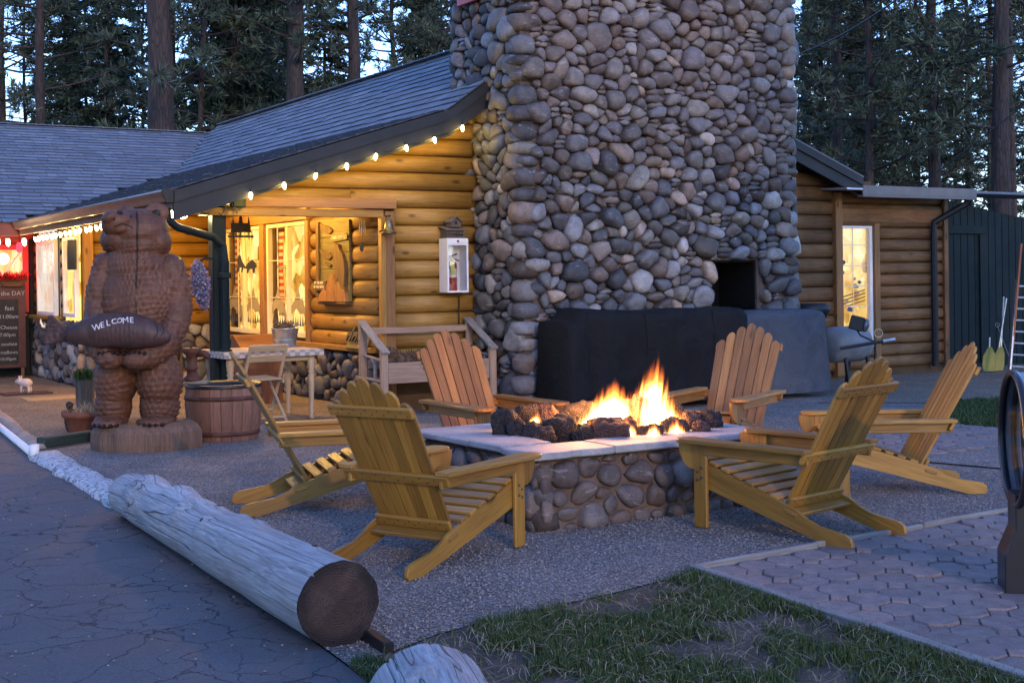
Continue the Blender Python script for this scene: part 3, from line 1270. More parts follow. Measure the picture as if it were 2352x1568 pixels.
# ------------------------------------------------------------------ roofs
rf = empty('roof', BW(2.4, 5, 4.6))
mb = MB()
th = 0.10
prof = [(a, z - 0.01) for a, z in ROOFP] + [(a, z - 0.01 - th) for a, z in ROOFP[::-1]]
mb.prism(BW(0, -0.33), E1, ZZ, E2, prof, 13.0)
mb.o('deck', M_FASCIA, rf)
WR = [(7.35, 2.42), (12.45, 4.45), (17.5, 2.45)]
mb = MB()
prof = [(b, z - 0.01) for b, z in WR] + [(b, z - 0.01 - th) for b, z in WR[::-1]]
mb.prism(BW(-12, 0), E2, ZZ, E1, prof, 14.4)
mb.o('deck', M_FASCIA, rf)


def shinglemat():
    m, nt, bs, out = nodes('asphalt_shingle')
    a = nt.nodes.new('ShaderNodeAttribute')
    a.attribute_name = 't'
    v = coords(nt, 'Position')
    n1 = noi(nt, v, 120, 3, 0.7)
    n2 = noi(nt, v, 1.3, 5, 0.6)
    c = ramp(nt, a.outputs['Fac'], [(0, (0.15, 0.165, 0.19)), (0.6, (0.19, 0.205, 0.23)), (1, (0.235, 0.25, 0.275))])
    c = mixc(nt, 1.0, c, ramp(nt, n1, [(0.3, 0.65), (0.7, 1.25)]), 'MULTIPLY')
    c = mixc(nt, ramp(nt, n2, [(0.5, 0), (0.8, 0.22)]), c, (0.085, 0.07, 0.06))
    nt.links.new(c, bs.inputs['Base Color'])
    bs.inputs['Roughness'].default_value = 0.72
    bs.inputs['Specular IOR Level'].default_value = 0.4
    bump(nt, bs, n1, 0.5, 0.003)
    return m


M_SHINGLE = shinglemat()
M_BUTT_SHADE = plain('shingle_edge_shade', (0.075, 0.080, 0.092), 0.9, 0.2, 20, 0.0, spec=0.1)  # dark cut edges, also painting in the shadow line under each course


def shingles(o, ud, vd, nn, U, Vl, keep, expo=0.18, tab=0.32):
    items = []
    row = 0
    v = -0.04
    while v < Vl:
        u = R.uniform(-tab, 0)
        while u < U:
            w = tab * R.choice((0.55, 0.8, 1.0, 1.0, 1.3))
            u0, u1 = max(u, 0) + 0.003, min(u + w, U) - 0.003
            u += w
            if u1 - u0 < 0.03:
                continue
            c = o + ud * ((u0 + u1) / 2) + vd * (v + expo / 2)
            if not keep(c):
                continue
            t1 = 0.018 + R.uniform(0, 0.008)
            dv = R.choice((0, 0, 0, 0.025))
            top = min(v + expo + 0.03, Vl + 0.02)
            P = [o + ud * u0 + vd * (v - dv) + nn * t1, o + ud * u1 + vd * (v - dv) + nn * (t1 + R.uniform(-0.002, 0.003)), o + ud * u1 + vd * top + nn * 0.004, o + ud * u0 + vd * top + nn * 0.004]
            Q = [p - nn * t1 * 0.95 for p in P[:2]]
            Vv = P + Q
            F = [(0, 1, 2, 3), (0, 4, 5, 1), (1, 5, 2), (0, 3, 4)]
            if (P[1] - P[0]).cross(P[2] - P[1]).dot(nn) < 0:
                F = [f[::-1] for f in F]
            items.append((Vv, F, {'t': R.random(), 'mi': [0, 1, 1, 1], 'mat2': M_BUTT_SHADE}))
        v += expo
        row += 1
    return items


def abz(p):
    q = Vector(p) - O0
    return q.dot(E1), q.dot(E2)


def wingz(b):
    return WR[0][1] + (WR[1][1] - WR[0][1]) * (b - WR[0][0]) / (WR[1][0] - WR[0][0])


allsh = []
for (a0, z0), (a1, z1) in zip(ROOFP[:2], ROOFP[1:3]):
    vd = (E1 * (a1 - a0) + ZZ * (z1 - z0))
    Vl = vd.length
    vd.normalize()
    nn = vd.cross(E2).normalized()
    if nn.z < 0:
        nn = -nn
    allsh += shingles(BW(a0, -0.36, z0), E2, vd, nn, 12.85, Vl, lambda c: (lambda q: q[1] < 7.3 or roofz(q[0]) >= wingz(q[1]) - 0.02)(abz(c)))
vd = (E2 * (WR[1][0] - WR[0][0]) + ZZ * (WR[1][1] - WR[0][1]))
Vl = vd.length
vd.normalize()
nn = vd.cross(E1).normalized()
if nn.z < 0:
    nn = -nn
allsh += shingles(BW(-7.5, WR[0][0] - 0.03, WR[0][1]), E1, vd, nn, 9.9, Vl, lambda c: (lambda q: q[0] < -2.5 or wingz(q[1]) >= roofz(q[0]) - 0.02)(abz(c)))
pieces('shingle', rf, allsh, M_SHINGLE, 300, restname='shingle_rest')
# far slope of the main roof, seen only at its edge
vd = (E1 * (ROOFP[3][0] - ROOFP[2][0]) + ZZ * (ROOFP[3][1] - ROOFP[2][1]))
nn = Vector((0, 0, 0))
mb = MB()
mb.prism(BW(0, -0.36), E1, ZZ, E2, [(2.4, 4.635), (7.25, 2.83), (7.25, 2.815), (2.4, 4.615)], 13.0)
mb.o('far_slope', M_SHINGLE, rf, t=0.4)
# barge boards along the gable
def barge(poly, label_t, b, th, drop0, drop1, mat):
    mbx = MB()
    P = [(a, z - drop0) for a, z in poly] + [(a, z - drop1) for a, z in poly[::-1]]
    mbx.prism(BW(0, b), E1, ZZ, -E2, P, th)
    mbx.o('barge_board', mat, rf)


barge(ROOFP[:3], 0, -0.335, 0.04, 0.03, 0.31, M_FASCIA)
barge(ROOFP[:3], 0, -0.377, 0.025, 0.012, 0.13, M_FASCIA)
barge(ROOFP[2:], 0, -0.335, 0.04, 0.03, 0.28, M_FASCIA)
barge(ROOFP[2:], 0, -0.377, 0.025, 0.012, 0.12, M_FASCIA)
# fascia of the wing
mb = MB()
board(mb, BW(-11, 7.33, 2.30), BW(-2.5, 7.33, 2.30), 0.2, 0.03, -E2)
mb.o('fascia', plain('red_fascia', (0.16, 0.045, 0.04), 0.6, 0.2, 4, 0.1), rf)
mb = MB()
board(mb, BW(-2.47, -0.3, 2.3), BW(-2.47, 7.3, 2.3), 0.17, 0.03, -E1)
mb.o('fascia', M_BROWNM, rf)
# ridge caps
rc = MB()
for (p, q) in ((BW(2.4, -0.36, 4.63), BW(2.4, 12.3, 4.63)), (BW(-10, 12.45, 4.46), BW(2.3, 12.45, 4.46))):
    L = (q - p).length
    n = int(L / 0.25)
    for i in range(n):
        a, b = p + (q - p) * (i / n), p + (q - p) * ((i + 1.15) / n)
        rc.bar(a + ZZ * 0.012, b + ZZ * 0.02, 0.2, 0.014, bev=0.003)
rco = rc.o('ridge_cap', M_SHINGLE, rf, t=0.5)
rf.parent = cab
rf.location = BW(2.4, 5, 4.6) - BW(3, 0)

# ------------------------------------------------------------------ right extension
we = empty('side_extension', BW(8.3, 0), label='low log extension with a flat metal roof and tall lit window', cat='extension')
xw = [gp(1916, 640, 0)[0], gp(2001, 640, 0)[0]]
xz1 = gp(1960, 516, 0)[1]
xz0 = 0.42
ztop = gp(2050, 462, 0)[1]
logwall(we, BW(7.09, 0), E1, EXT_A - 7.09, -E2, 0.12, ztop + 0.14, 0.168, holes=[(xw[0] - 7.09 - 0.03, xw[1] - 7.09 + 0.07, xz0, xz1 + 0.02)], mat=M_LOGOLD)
mb = MB()
mb.box(BW((xw[1] + 0.07 + EXT_A) / 2, 0.08, 1.3), (EXT_A - xw[1] - 0.07, 0.1, 2.6), ax, 0.002)
mb.box(BW((7.0 + xw[1]) / 2, 0.08, (xz1 + 2.8) / 2 + 0.02), (xw[1] - 6.9, 0.1, 2.75 - xz1), ax, 0.002)
mb.box(BW((7.0 + xw[1]) / 2, 0.08, 0.2), (xw[1] - 6.9, 0.1, 0.4), ax, 0.002)
mb.box(BW(EXT_A - 0.1, 1.6, 1.35), (0.1, 3.1, 2.7), ax, 0.002)
mb.o('core', M_CORE, we)
tr = MB()
board(tr, BW(xw[1] + 0.055, -0.02, 0.1), BW(xw[1] + 0.055, -0.02, xz1 + 0.02), 0.1, 0.06, -E2)
tr.o('trim', M_TRIM, we, g=ZZ, t=0.1)
tr = MB()
board(tr, BW(EXT_A - 0.03, -0.03, 0.1), BW(EXT_A - 0.03, -0.03, ztop + 0.1), 0.09, 0.06, -E2)
tr.o('trim', M_LOGOLD, we, g=ZZ, t=0.1)
tr = MB()
board(tr, BW(7.1, -0.02, xz1 + 0.13), BW(EXT_A - 0.1, -0.02, xz1 + 0.13), 0.19, 0.05, -E2)
tr.o('trim', M_LOGOLD, we, g=E1, t=0.6)
# metal roof slab with its gutter
M_ROOFM = plain('metal_roof', (0.40, 0.43, 0.47), 0.3, 0.15, 3, 0.03, metal=0.6, spec=0.5)
ra0, rz0 = gp(1982, 415, -0.55)
ra1, rz1 = gp(2243, 436, -0.55)
zr = (rz0 + rz1) / 2
mb = MB()
mb.box(BW((ra0 - 0.3 + ra1) / 2, 1.4, zr), (ra1 - ra0 + 0.3, 3.9, 0.03), (E1, (E2 + ZZ * 0.04).normalized(), ZZ), 0.004)
mb.o('metal_roof', M_ROOFM, we)
mb = MB()
mb.box(BW((ra0 + ra1) / 2, -0.54, zr - 0.09), (ra1 - ra0, 0.03, 0.13), ax, 0.004)
mb.box(BW((ra0 + ra1) / 2, -0.5, zr - 0.17), (ra1 - ra0, 0.12, 0.03), ax, 0.004)
mb.o('gutter', plain('grey_gutter', (0.12, 0.115, 0.115), 0.4, 0.15, 5, 0.05, spec=0.5, dirt=0.5), we)
mb = MB()
dsx = gp(2146, 600, -0.12)[0]
mb.tube([BW(ra1 - 0.15, -0.5, zr - 0.19), BW(ra1 - 0.15, -0.48, zr - 0.24), BW(dsx, -0.13, zr - 0.50), BW(dsx, -0.12, zr - 0.62), BW(dsx, -0.12, 0.1)], 0.05, 8)
mb.o('downspout', M_BLACKM, we)

# dark green board shed
shd = empty('green_shed', BW(EXT_A + 1.2, 0.2), label='dark green board shed at the far right end', cat='shed')
sx0, sx1 = EXT_A + 0.03, EXT_A + 4.2
n = 26
for i in range(n):
    a0, a1 = sx0 + (sx1 - sx0) * i / n, sx0 + (sx1 - sx0) * (i + 1) / n
    zt = 2.62 - 0.22 * (i + 0.5) / n * 2.6
    mb = MB()
    mb.box(BW((a0 + a1) / 2, 0.26, zt / 2), (a1 - a0 - 0.012, 0.05, zt), ax, 0.006)
    mb.o('board', M_GREENP, shd, t=R.random())
mb = MB()
mb.box(BW((sx0 + sx1) / 2, 0.32, 1.2), (sx1 - sx0, 0.04, 2.3), ax, 0.003)
mb.o('backing', M_BLACKM, shd)
d0, d1 = gp(2178, 560, 0.2)[0], gp(2240, 560, 0.2)[0]
dz = gp(2200, 527, 0.2)[1]
mb = MB()
mb.box(BW((d0 + d1 + 0.25) / 2, 0.215, dz), (d1 - d0 + 0.25, 0.035, 0.13), ax, 0.004)
mb.box(BW(d1 + 0.15, 0.217, dz / 2), (0.06, 0.03, dz - 0.14), ax, 0.004)
mb.o('door_frame', M_GREENP, shd)
mb = MB()
mb.box(BW(sx0 + 2.4, 1.0, 2.74), (5.2, 2.0, 0.04), (E1, (E2 + ZZ * 0.05).normalized(), ZZ), 0.005)
mb.o('metal_roof', plain('dull_metal_roof', (0.16, 0.17, 0.19), 0.55, 0.15, 3, 0.03, spec=0.4), shd)
# ------------------------------------------------------------------ fire pit
PO = G(1240, 1222)
PA, PBL, PH = 1.72, 1.45, 0.43
def PT(a, b, z=0.0):
    return PO + E1 * a + E2 * b + ZZ * z


pit = empty('fire_pit', PT(PA / 2, PBL / 2), label='low rectangular river stone fire pit with pale flagstone coping', cat='fire pit')
mb = MB()
tw = 0.27
for (a0, a1, b0, b1) in ((0, PA, 0, tw), (0, PA, PBL - tw, PBL), (0, tw, tw + 0.001, PBL - tw - 0.001), (PA - tw, PA, tw + 0.001, PBL - tw - 0.001)):
    mb.box(PT((a0 + a1) / 2, (b0 + b1) / 2, PH / 2 - 0.03), (a1 - a0, b1 - b0, PH + 0.04), ax, 0.02)
mb.o('mortar_wall', plain('pit_mortar', (0.14, 0.092, 0.070), 0.9, 0.25, 16, 0.9), pit)
items = []
for (o_, ux, nn, w) in ((PT(0, 0), E1, -E2, PA), (PT(0, PBL), -E2, -E1, PBL), (PT(PA, 0), E2, E1, PBL), (PT(PA, PBL), -E1, E2, PA)):
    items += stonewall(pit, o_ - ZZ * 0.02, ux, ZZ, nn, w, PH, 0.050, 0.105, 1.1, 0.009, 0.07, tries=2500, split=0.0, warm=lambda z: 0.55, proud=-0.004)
for i, (zz, rz_, rx_) in enumerate(((0.06, 0.085, 0.10), (0.205, 0.07, 0.08), (0.33, 0.065, 0.09))):
    V, F = boulder(PT(0.05, 0.05, zz), (rx_, rx_ * 0.95, rz_), (E1, E2, ZZ), amp=0.3)
    items.append((V, F, {'col': stonecol(0.25)}))
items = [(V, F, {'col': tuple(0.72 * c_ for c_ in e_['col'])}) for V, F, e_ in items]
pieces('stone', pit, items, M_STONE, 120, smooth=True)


def flagmat():
    m, nt, bs, out = nodes('flagstone')
    v = coords(nt, 'Position')
    n1 = noi(nt, v, 5, 6, 0.65)
    n2 = noi(nt, v, 60, 4, 0.6)
    n3 = noi(nt, v, 1.8, 3, 0.5, 1.0)
    c = ramp(nt, n1, [(0.3, (0.27, 0.26, 0.26)), (0.7, (0.44, 0.42, 0.41))])
    c = mixc(nt, 1.0, c, ramp(nt, n3, [(0.35, 0.8), (0.7, 1.1)]), 'MULTIPLY')
    c = mixc(nt, 1.0, c, ramp(nt, n2, [(0.3, 0.8), (0.7, 1.12)]), 'MULTIPLY')
    nt.links.new(c, bs.inputs['Base Color'])
    bs.inputs['Roughness'].default_value = 0.6
    bump(nt, bs, mth(nt, 'ADD', n1, mth(nt, 'MULTIPLY', n2, 0.3)), 0.7, 0.015)
    return m


M_FLAG = flagmat()


def slab(a0, a1, b0, b1):
    n = 22
    P = []
    seq = [(a0, b0, a1, b0), (a1, b0, a1, b1), (a1, b1, a0, b1), (a0, b1, a0, b0)]
    for (x0, y0, x1, y1) in seq:
        for k in range(6):
            f = k / 6
            x, y = x0 + (x1 - x0) * f, y0 + (y1 - y0) * f
            nx = noise.noise((x * 5.1, y * 5.3, 3.0)) * 0.022
            ny = noise.noise((x * 5.7, y * 4.7, 9.0)) * 0.022
            P.append((x + nx, y + ny))
    z0 = PH + 0.0 + R.uniform(-0.004, 0.006)
    m_ = MB().prism(PT(0, 0, z0), E1, E2, ZZ, P, R.uniform(0.038, 0.05), 0.008)
    m_.o('coping_slab', M_FLAG, pit)


ov = 0.07
for (a0, a1) in ((-ov, 0.50), (0.505, 1.08), (1.085, PA + ov)):
    slab(a0, a1, -ov, tw + 0.02)
for (a0, a1) in ((-ov, 0.62), (0.625, 1.25), (1.255, PA + ov)):
    slab(a0, a1, PBL - tw - 0.02, PBL + ov)
for (b0, b1) in ((tw + 0.028, 0.72), (0.728, PBL - tw - 0.028)):
    slab(-ov, tw + 0.02, b0, b1)
    slab(PA - tw - 0.02, PA + ov, b0, b1)
mb = MB()
mb.box(PT(PA / 2, PBL / 2, 0.16), (PA - 2 * tw, PBL - 2 * tw, 0.3), ax, 0.01)
mb.o('burner_bed', MATS['soot'], pit)


def lavamat():
    m, nt, bs, out = nodes('lava_rock')
    oi = nt.nodes.new('ShaderNodeObjectInfo')
    v = coords(nt, 'Position')
    n1 = noi(nt, v, 14, 5, 0.65)
    vd = vor(nt, v, 85)
    c = ramp(nt, oi.outputs['Random'], [(0, (0.030, 0.022, 0.020)), (0.6, (0.055, 0.034, 0.028)), (1, (0.13, 0.06, 0.045))])
    c = mixc(nt, 1.0, c, ramp(nt, n1, [(0.3, 0.6), (0.7, 1.4)]), 'MULTIPLY')
    c = mixc(nt, ramp(nt, vd, [(0.15, 0.8), (0.4, 0)]), c, (0.008, 0.006, 0.006))
    nt.links.new(c, bs.inputs['Base Color'])
    bs.inputs['Roughness'].default_value = 0.9
    bump(nt, bs, mth(nt, 'ADD', vd, n1), 1.0, 0.02)
    return m


M_LAVA = lavamat()
RX = (Vector((1, 0, 0)), Vector((0, 1, 0)), ZZ)


def lava(px, py, wpx, hpx, Y, big=0):
    c = at(px, py, Y)
    w, h = wpx / FPX * Y / 2 * 0.88, hpx / FPX * Y / 2 * 1.28
    an = R.uniform(0, 3)
    axx = (Vector((math.cos(an), math.sin(an), R.uniform(-0.3, 0.3))).normalized(),)
    a_, b_, c_ = perp(axx[0])
    d_ = w * R.uniform(0.75, 1.0)
    V, F = boulder(c, (w, d_, h), (Vector((1, 0, 0)), Vector((0, 1, 0)), ZZ), amp=0.42, nu=22, nv=14, pw=0.9)
    V = [v + Vector((noise.noise(v * 28), noise.noise(v * 28 + Vector((5, 5, 5))), noise.noise(v * 28 + Vector((9, 1, 3))))) * 0.008 for v in V]
    o = mk('lava_rock', V, F, M_LAVA, None, smooth=True)
    o['label'] = 'dark porous lava rock heaped in the fire pit'
    o['category'] = 'rock'
    o['group'] = 'lava rocks in the fire pit'


Yp = PT(PA / 2, PBL / 2).y
for (px, py, w, h, dy) in [
    (1160, 975, 85, 52, -0.15), (1205, 962, 70, 50, 0.25), (1262, 975, 66, 60, 0.05), (1222, 995, 60, 42, -0.35), (1285, 990, 75, 62, -0.30), (1250, 1004, 60, 36, -0.48),
    (1335, 962, 78, 62, 0.20), (1300, 965, 60, 44, 0.35), (1345, 1002, 66, 44, -0.42), (1402, 996, 100, 62, -0.42), (1375, 985, 60, 40, -0.1), (1465, 962, 84, 84, 0.10),
    (1440, 990, 64, 48, -0.28), (1490, 1000, 70, 42, -0.35), (1510, 965, 40, 70, 0.22), (1545, 990, 70, 48, -0.2), (1585, 978, 62, 52, 0.05), (1632, 976, 72, 54, 0.10),
    (1430, 960, 60, 50, 0.42), (1545, 962, 60, 50, 0.40), (1250, 955, 56, 40, 0.5), (1610, 990, 50, 36, -0.2), (1190, 990, 50, 40, -0.3)]:
    lava(px, py, w, h, Yp + dy * 0.8)


def flamemat(name, k):
    m = bpy.data.materials.new(name)
    m.use_nodes = True
    nt = m.node_tree
    nt.nodes.clear()
    out = nt.nodes.new('ShaderNodeOutputMaterial')
    tc = nt.nodes.new('ShaderNodeTexCoord')
    # rising streaks warp the flame sideways
    mp = nt.nodes.new('ShaderNodeMapping')
    mp.inputs['Scale'].default_value = (7.0, 7.0, 1.0)
    mp.inputs['Location'].default_value = (k * 3.1, k * 1.7, k)
    nt.links.new(tc.outputs['Object'], mp.inputs[0])
    n1 = nt.nodes.new('ShaderNodeTexNoise')
    n1.inputs['Scale'].default_value = 1.0
    n1.inputs['Detail'].default_value = 3
    nt.links.new(mp.outputs[0], n1.inputs['Vector'])
    sp = nt.nodes.new('ShaderNodeSeparateXYZ')
    nt.links.new(tc.outputs['Object'], sp.inputs[0])
    x, y, z = sp.outputs
    r2 = mth(nt, 'SQRT', mth(nt, 'ADD', mth(nt, 'MULTIPLY', x, x), mth(nt, 'MULTIPLY', y, y)))
    # half width: round foot, long point
    w = ramp(nt, z, [(0.0, 0.62), (0.18, 1.0), (0.55, 0.62), (0.85, 0.30), (1.0, 0.05)])
    d = mth(nt, 'SUBTRACT', 1.0, mth(nt, 'DIVIDE', r2, mth(nt, 'MULTIPLY', w, 0.95)))
    d = mth(nt, 'ADD', d, mth(nt, 'MULTIPLY', mth(nt, 'SUBTRACT', n1.outputs[0], 0.55), mth(nt, 'ADD', mth(nt, 'MULTIPLY', z, 3.6), 0.7)))
    d = mth(nt, 'MAXIMUM', d, 0.0)
    fall = ramp(nt, z, [(0.0, 1.0), (0.38, 0.8), (0.66, 0.13), (0.85, 0.035), (1.0, 0.008)])
    s = mth(nt, 'MULTIPLY', mth(nt, 'POWER', d, 1.7), mth(nt, 'MULTIPLY', fall, 260.0))
    c = ramp(nt, mth(nt, 'MULTIPLY', d, fall), [(0.0, (1.0, 0.16, 0.02)), (0.12, (1.0, 0.30, 0.045)), (0.4, (1.0, 0.52, 0.14)), (0.8, (1.0, 0.70, 0.32))])
    e = nt.nodes.new('ShaderNodeEmission')
    nt.links.new(c, e.inputs[0])
    nt.links.new(s, e.inputs[1])
    nt.links.new(e.outputs[0], out.inputs['Volume'])
    return m


fire = empty('fire', PT(PA / 2, PBL / 2, 0.4), label='bright orange and yellow flames leaping from the lava rocks', cat='fire')
FM = [flamemat('flame_%d' % k, k) for k in range(4)]
for i, (px, py0, py1, wpx, dy, tilt) in enumerate([
    (1402, 992, 868, 96, -0.05, 0.10), (1488, 985, 815, 78, 0.05, 0.16), (1535, 1000, 905, 52, -0.05, 0.12), (1552, 1012, 955, 40, -0.28, 0.05), (1225, 985, 940, 26, 0.0, 0.3),
    (1345, 985, 925, 40, 0.1, 0.2), (1440, 1006, 955, 36, -0.4, 0.0), (1452, 992, 885, 50, 0.22, 0.1), (1365, 1000, 965, 30, -0.3, 0.0), (1500, 1010, 965, 30, -0.42, 0.1), (1300, 990, 945, 30, 0.2, 0.2), (1590, 1000, 955, 30, 0.1, 0.15), (1250, 990, 950, 22, 0.3, 0.1), (1420, 985, 900, 60, 0.25, 0.2)]):
    Y = Yp + dy * 0.9
    p0 = at(px, py0, Y)
    h = (py0 - py1) / FPX * Y
    w = wpx / FPX * Y / 2 * 1.5
    prof = [(0.55, 0.0), (0.85, 0.05), (1.1, 0.18), (1.0, 0.38), (0.78, 0.58), (0.55, 0.78), (0.3, 0.95), (0.08, 1.05)]
    t = MB().lathe((0, 0, 0), prof, 14)
    V = []
    for v in t.V:
        v = Vector(v)
        k = 1 + 0.25 * noise.noise((v.x * 1.5 + i * 7, v.y * 1.5, v.z * 2.5))
        V.append((v.x * k, v.y * k, v.z))
    o = mk('flame', V, t.F, FM[i % 4], None, smooth=True, world=False)
    o.parent = fire
    o.location = p0 - fire.location
    o.scale = (w, w, h)
    o.rotation_euler = (R.uniform(-0.05, 0.05), tilt, R.uniform(0, 0.1))
for (dx, dy, dz, pw_) in ((-0.12, -0.05, 0.30, 12), (0.22, 0.05, 0.36, 14)):
    ld = bpy.data.lights.new('fire_light', 'POINT')
    ld.energy = pw_
    ld.color = (1.0, 0.42, 0.12)
    ld.shadow_soft_size = 0.16
    lo = bpy.data.objects.new('fire_light', ld)
    COL.objects.link(lo)
    lo.parent = fire
    lo.location = (dx, dy, dz)

# ------------------------------------------------------------------ adirondack chairs (x forward, y left)
X_, Y_ = Vector((1, 0, 0)), Vector((0, 1, 0))


def arc(cx, cy_, r, a0, a1, n):
    return [(cx + r * math.cos(a0 + (a1 - a0) * k / n), cy_ + r * math.sin(a0 + (a1 - a0) * k / n)) for k in range(n + 1)]


M_BOLT = plain('bolt_steel', (0.10, 0.09, 0.08), 0.35, 0.2, 9, 0.0, metal=0.9)
M_HOLE = plain('screw_hole', (0.03, 0.018, 0.01), 0.8, 0.2, 9, 0.0)


def make_chair():
    root = empty('adirondack_chair', (0, 0, 0), label='x', cat='chair', group='adirondack chairs round the fire pit')
    bx0, bz0 = Vector((-0.135, 0, 0.165)), Vector((-0.60, 0, 1.0))
    up = (bz0 - bx0).normalized()               # up along the back
    nb = Vector((up.z, 0, -up.x))               # out of the front of the back
    # stringers that run down to the ground behind
    P = [(0.455, 0.245), (0.455, 0.375), (0.44, 0.385), (-0.10, 0.215), (-0.22, 0.178), (-0.29, 0.135), (-0.36, 0.105), (-0.53, 0.078), (-0.565, 0.06), (-0.575, 0.02), (-0.56, 0.0), (-0.45, 0.0)]
    for s in (-1, 1):
        MB().prism((0, s * 0.262 - 0.0125, 0), X_, ZZ, Y_, P, 0.025, 0.003).o('stringer', M_CEDAR, root, g=(0.95, 0, 0.3), world=False)
        # front leg
        lg = MB().box((0.41, s * 0.290, 0.245), (0.095, 0.026, 0.49), RX, 0.006)
        lo_ = lg.o('leg', M_CEDAR, root, g=ZZ, world=False)
        bt = MB()
        for (x, z) in ((0.395, 0.345), (0.425, 0.320), (0.395, 0.290), (0.425, 0.275)):
            bt.lathe((x, s * 0.303, z), [(0.008, 0), (0.008, 0.004), (0.004, 0.007)], 8, (X_, ZZ, Y_ * s))
        bt.o('bolt', M_BOLT, lo_, world=False)
        # arm
        A = [(-0.345, -0.045), (0.10, -0.058), (0.34, -0.072)] + arc(0.47, -0.005, 0.075, -1.3, 1.3, 6) + [(0.30, 0.066), (0.05, 0.046), (-0.345, 0.040)]
        A = [(x, y * (s if s > 0 else s)) for x, y in A]
        ar = MB().prism((0, s * 0.325, 0.488), X_, Y_, ZZ, A, 0.024, 0.005)
        ar.o('armrest', M_CEDAR, root, g=(1, s * 0.05, 0), world=False)
        # rail under the arm
        MB().box((0.02, s * 0.302, 0.452), (0.70, 0.022, 0.064), RX, 0.004).o('arm_rail', M_CEDAR, root, g=X_, world=False)
        # curved bracket
        Bp = [(0, 0), (0.0, -0.155)] + [(0.012 + 0.10 * math.sin(t), -0.155 * math.cos(t)) for t in [i * math.pi / 16 for i in range(1, 8)]] + [(0.11, 0.0)]
        MB().prism((0.455, s * 0.290 - 0.012, 0.487), X_, ZZ, Y_, Bp, 0.024, 0.003).o('bracket', M_CEDAR, root, g=ZZ, world=False)
    # seat slats
    for i in range(7):
        f = i / 6.0
        c = Vector((0.425 - 0.505 * f, 0, 0.392 - 0.168 * f))
        d = Vector((-0.95, 0, -0.31)).normalized()
        n = Vector((-d.z, 0, d.x))
        if n.z < 0:
            n = -n
        w = 0.060
        sl = MB().box(c + n * 0.004, (w, 0.548, 0.019), (d, Y_, n), 0.004)
        sl.o('seat_slat', M_CEDAR, root, g=Y_, world=False)
    # front apron
    MB().box((0.468, 0, 0.335), (0.022, 0.50, 0.09), RX, 0.004).o('apron', M_CEDAR, root, g=Y_, world=False)
    # back slats, fanned and rounded at the top
    Lm = (bz0 - bx0).length
    for i in range(7):
        k = i - 3
        L = Lm - (0, 0.030, 0.082, 0.150)[abs(k)]
        y0, y1 = k * 0.0665, k * 0.0785
        w0, w1 = 0.030, 0.0345
        sh = k * 0.0035
        Pl = [(-w0, -0.02), (w0, -0.02), (w1, L - 0.045)] + [(0.0345 * math.cos(t), L - 0.045 + 0.045 * math.sin(t) + (-k * 0.004) * math.cos(t)) for t in [math.pi * q / 8 for q in range(1, 8)]] + [(-w1, L - 0.045)]
        ud = (up + Y_ * ((y1 - y0) / Lm)).normalized()
        vd = Y_
        sl = MB().prism(bx0 + Y_ * y0, vd, ud, nb, Pl, 0.019, 0.004)
        sl.o('back_slat', M_CEDAR, root, g=ud, world=False)
    # rails behind the back
    def rail(f, hw, hh, name='back_rail', th=0.024):
        c = bx0 + up * (Lm * f) - nb * (th / 2 + 0.001)
        r_ = MB().box(c, (th, hw * 2, hh), (nb, Y_, up), 0.005).o(name, M_CEDAR, root, g=Y_, world=False)
        h_ = MB()
        n = 14
        for q in range(n):
            yy = -hw * 0.9 + 2 * hw * 0.9 * q / (n - 1)
            h_.lathe(c - nb * (th / 2 + 0.0002) + Y_ * yy + up * (0.012 if q % 2 else -0.010), [(0.0042, 0), (0.0042, 0.0012)], 6, (Y_, up, -nb))
        h_.o('screw_hole', M_HOLE, r_, world=False)
    rail(0.795, 0.275, 0.062)
    rail(0.365, 0.345, 0.062)
    rail(0.055, 0.250, 0.060)
    c = bx0 + Vector((-0.055, 0, -0.012))
    MB().box(c, (0.085, 0.56, 0.022), (Vector((0.95, 0, 0.3)).normalized(), Y_, Vector((-0.3, 0, 0.95)).normalized()), 0.004).o('rear_seat_rail', M_CEDAR, root, g=Y_, world=False)
    return root


CHAIRS = []
proto = make_chair()


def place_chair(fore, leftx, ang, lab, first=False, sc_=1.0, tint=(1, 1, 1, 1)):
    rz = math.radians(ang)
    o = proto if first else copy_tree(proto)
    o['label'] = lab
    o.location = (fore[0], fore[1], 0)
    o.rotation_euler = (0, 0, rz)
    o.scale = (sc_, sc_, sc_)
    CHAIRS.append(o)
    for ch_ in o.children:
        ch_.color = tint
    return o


def from_foot(foot, side, ang):
    """chair origin from the tip of one rear foot; side +1 left foot, -1 right foot"""
    f = Vector((math.cos(math.radians(ang)), math.sin(math.radians(ang)), 0))
    l = Vector((-f.y, f.x, 0))
    return foot + f * 0.545 - l * (0.262 * side)


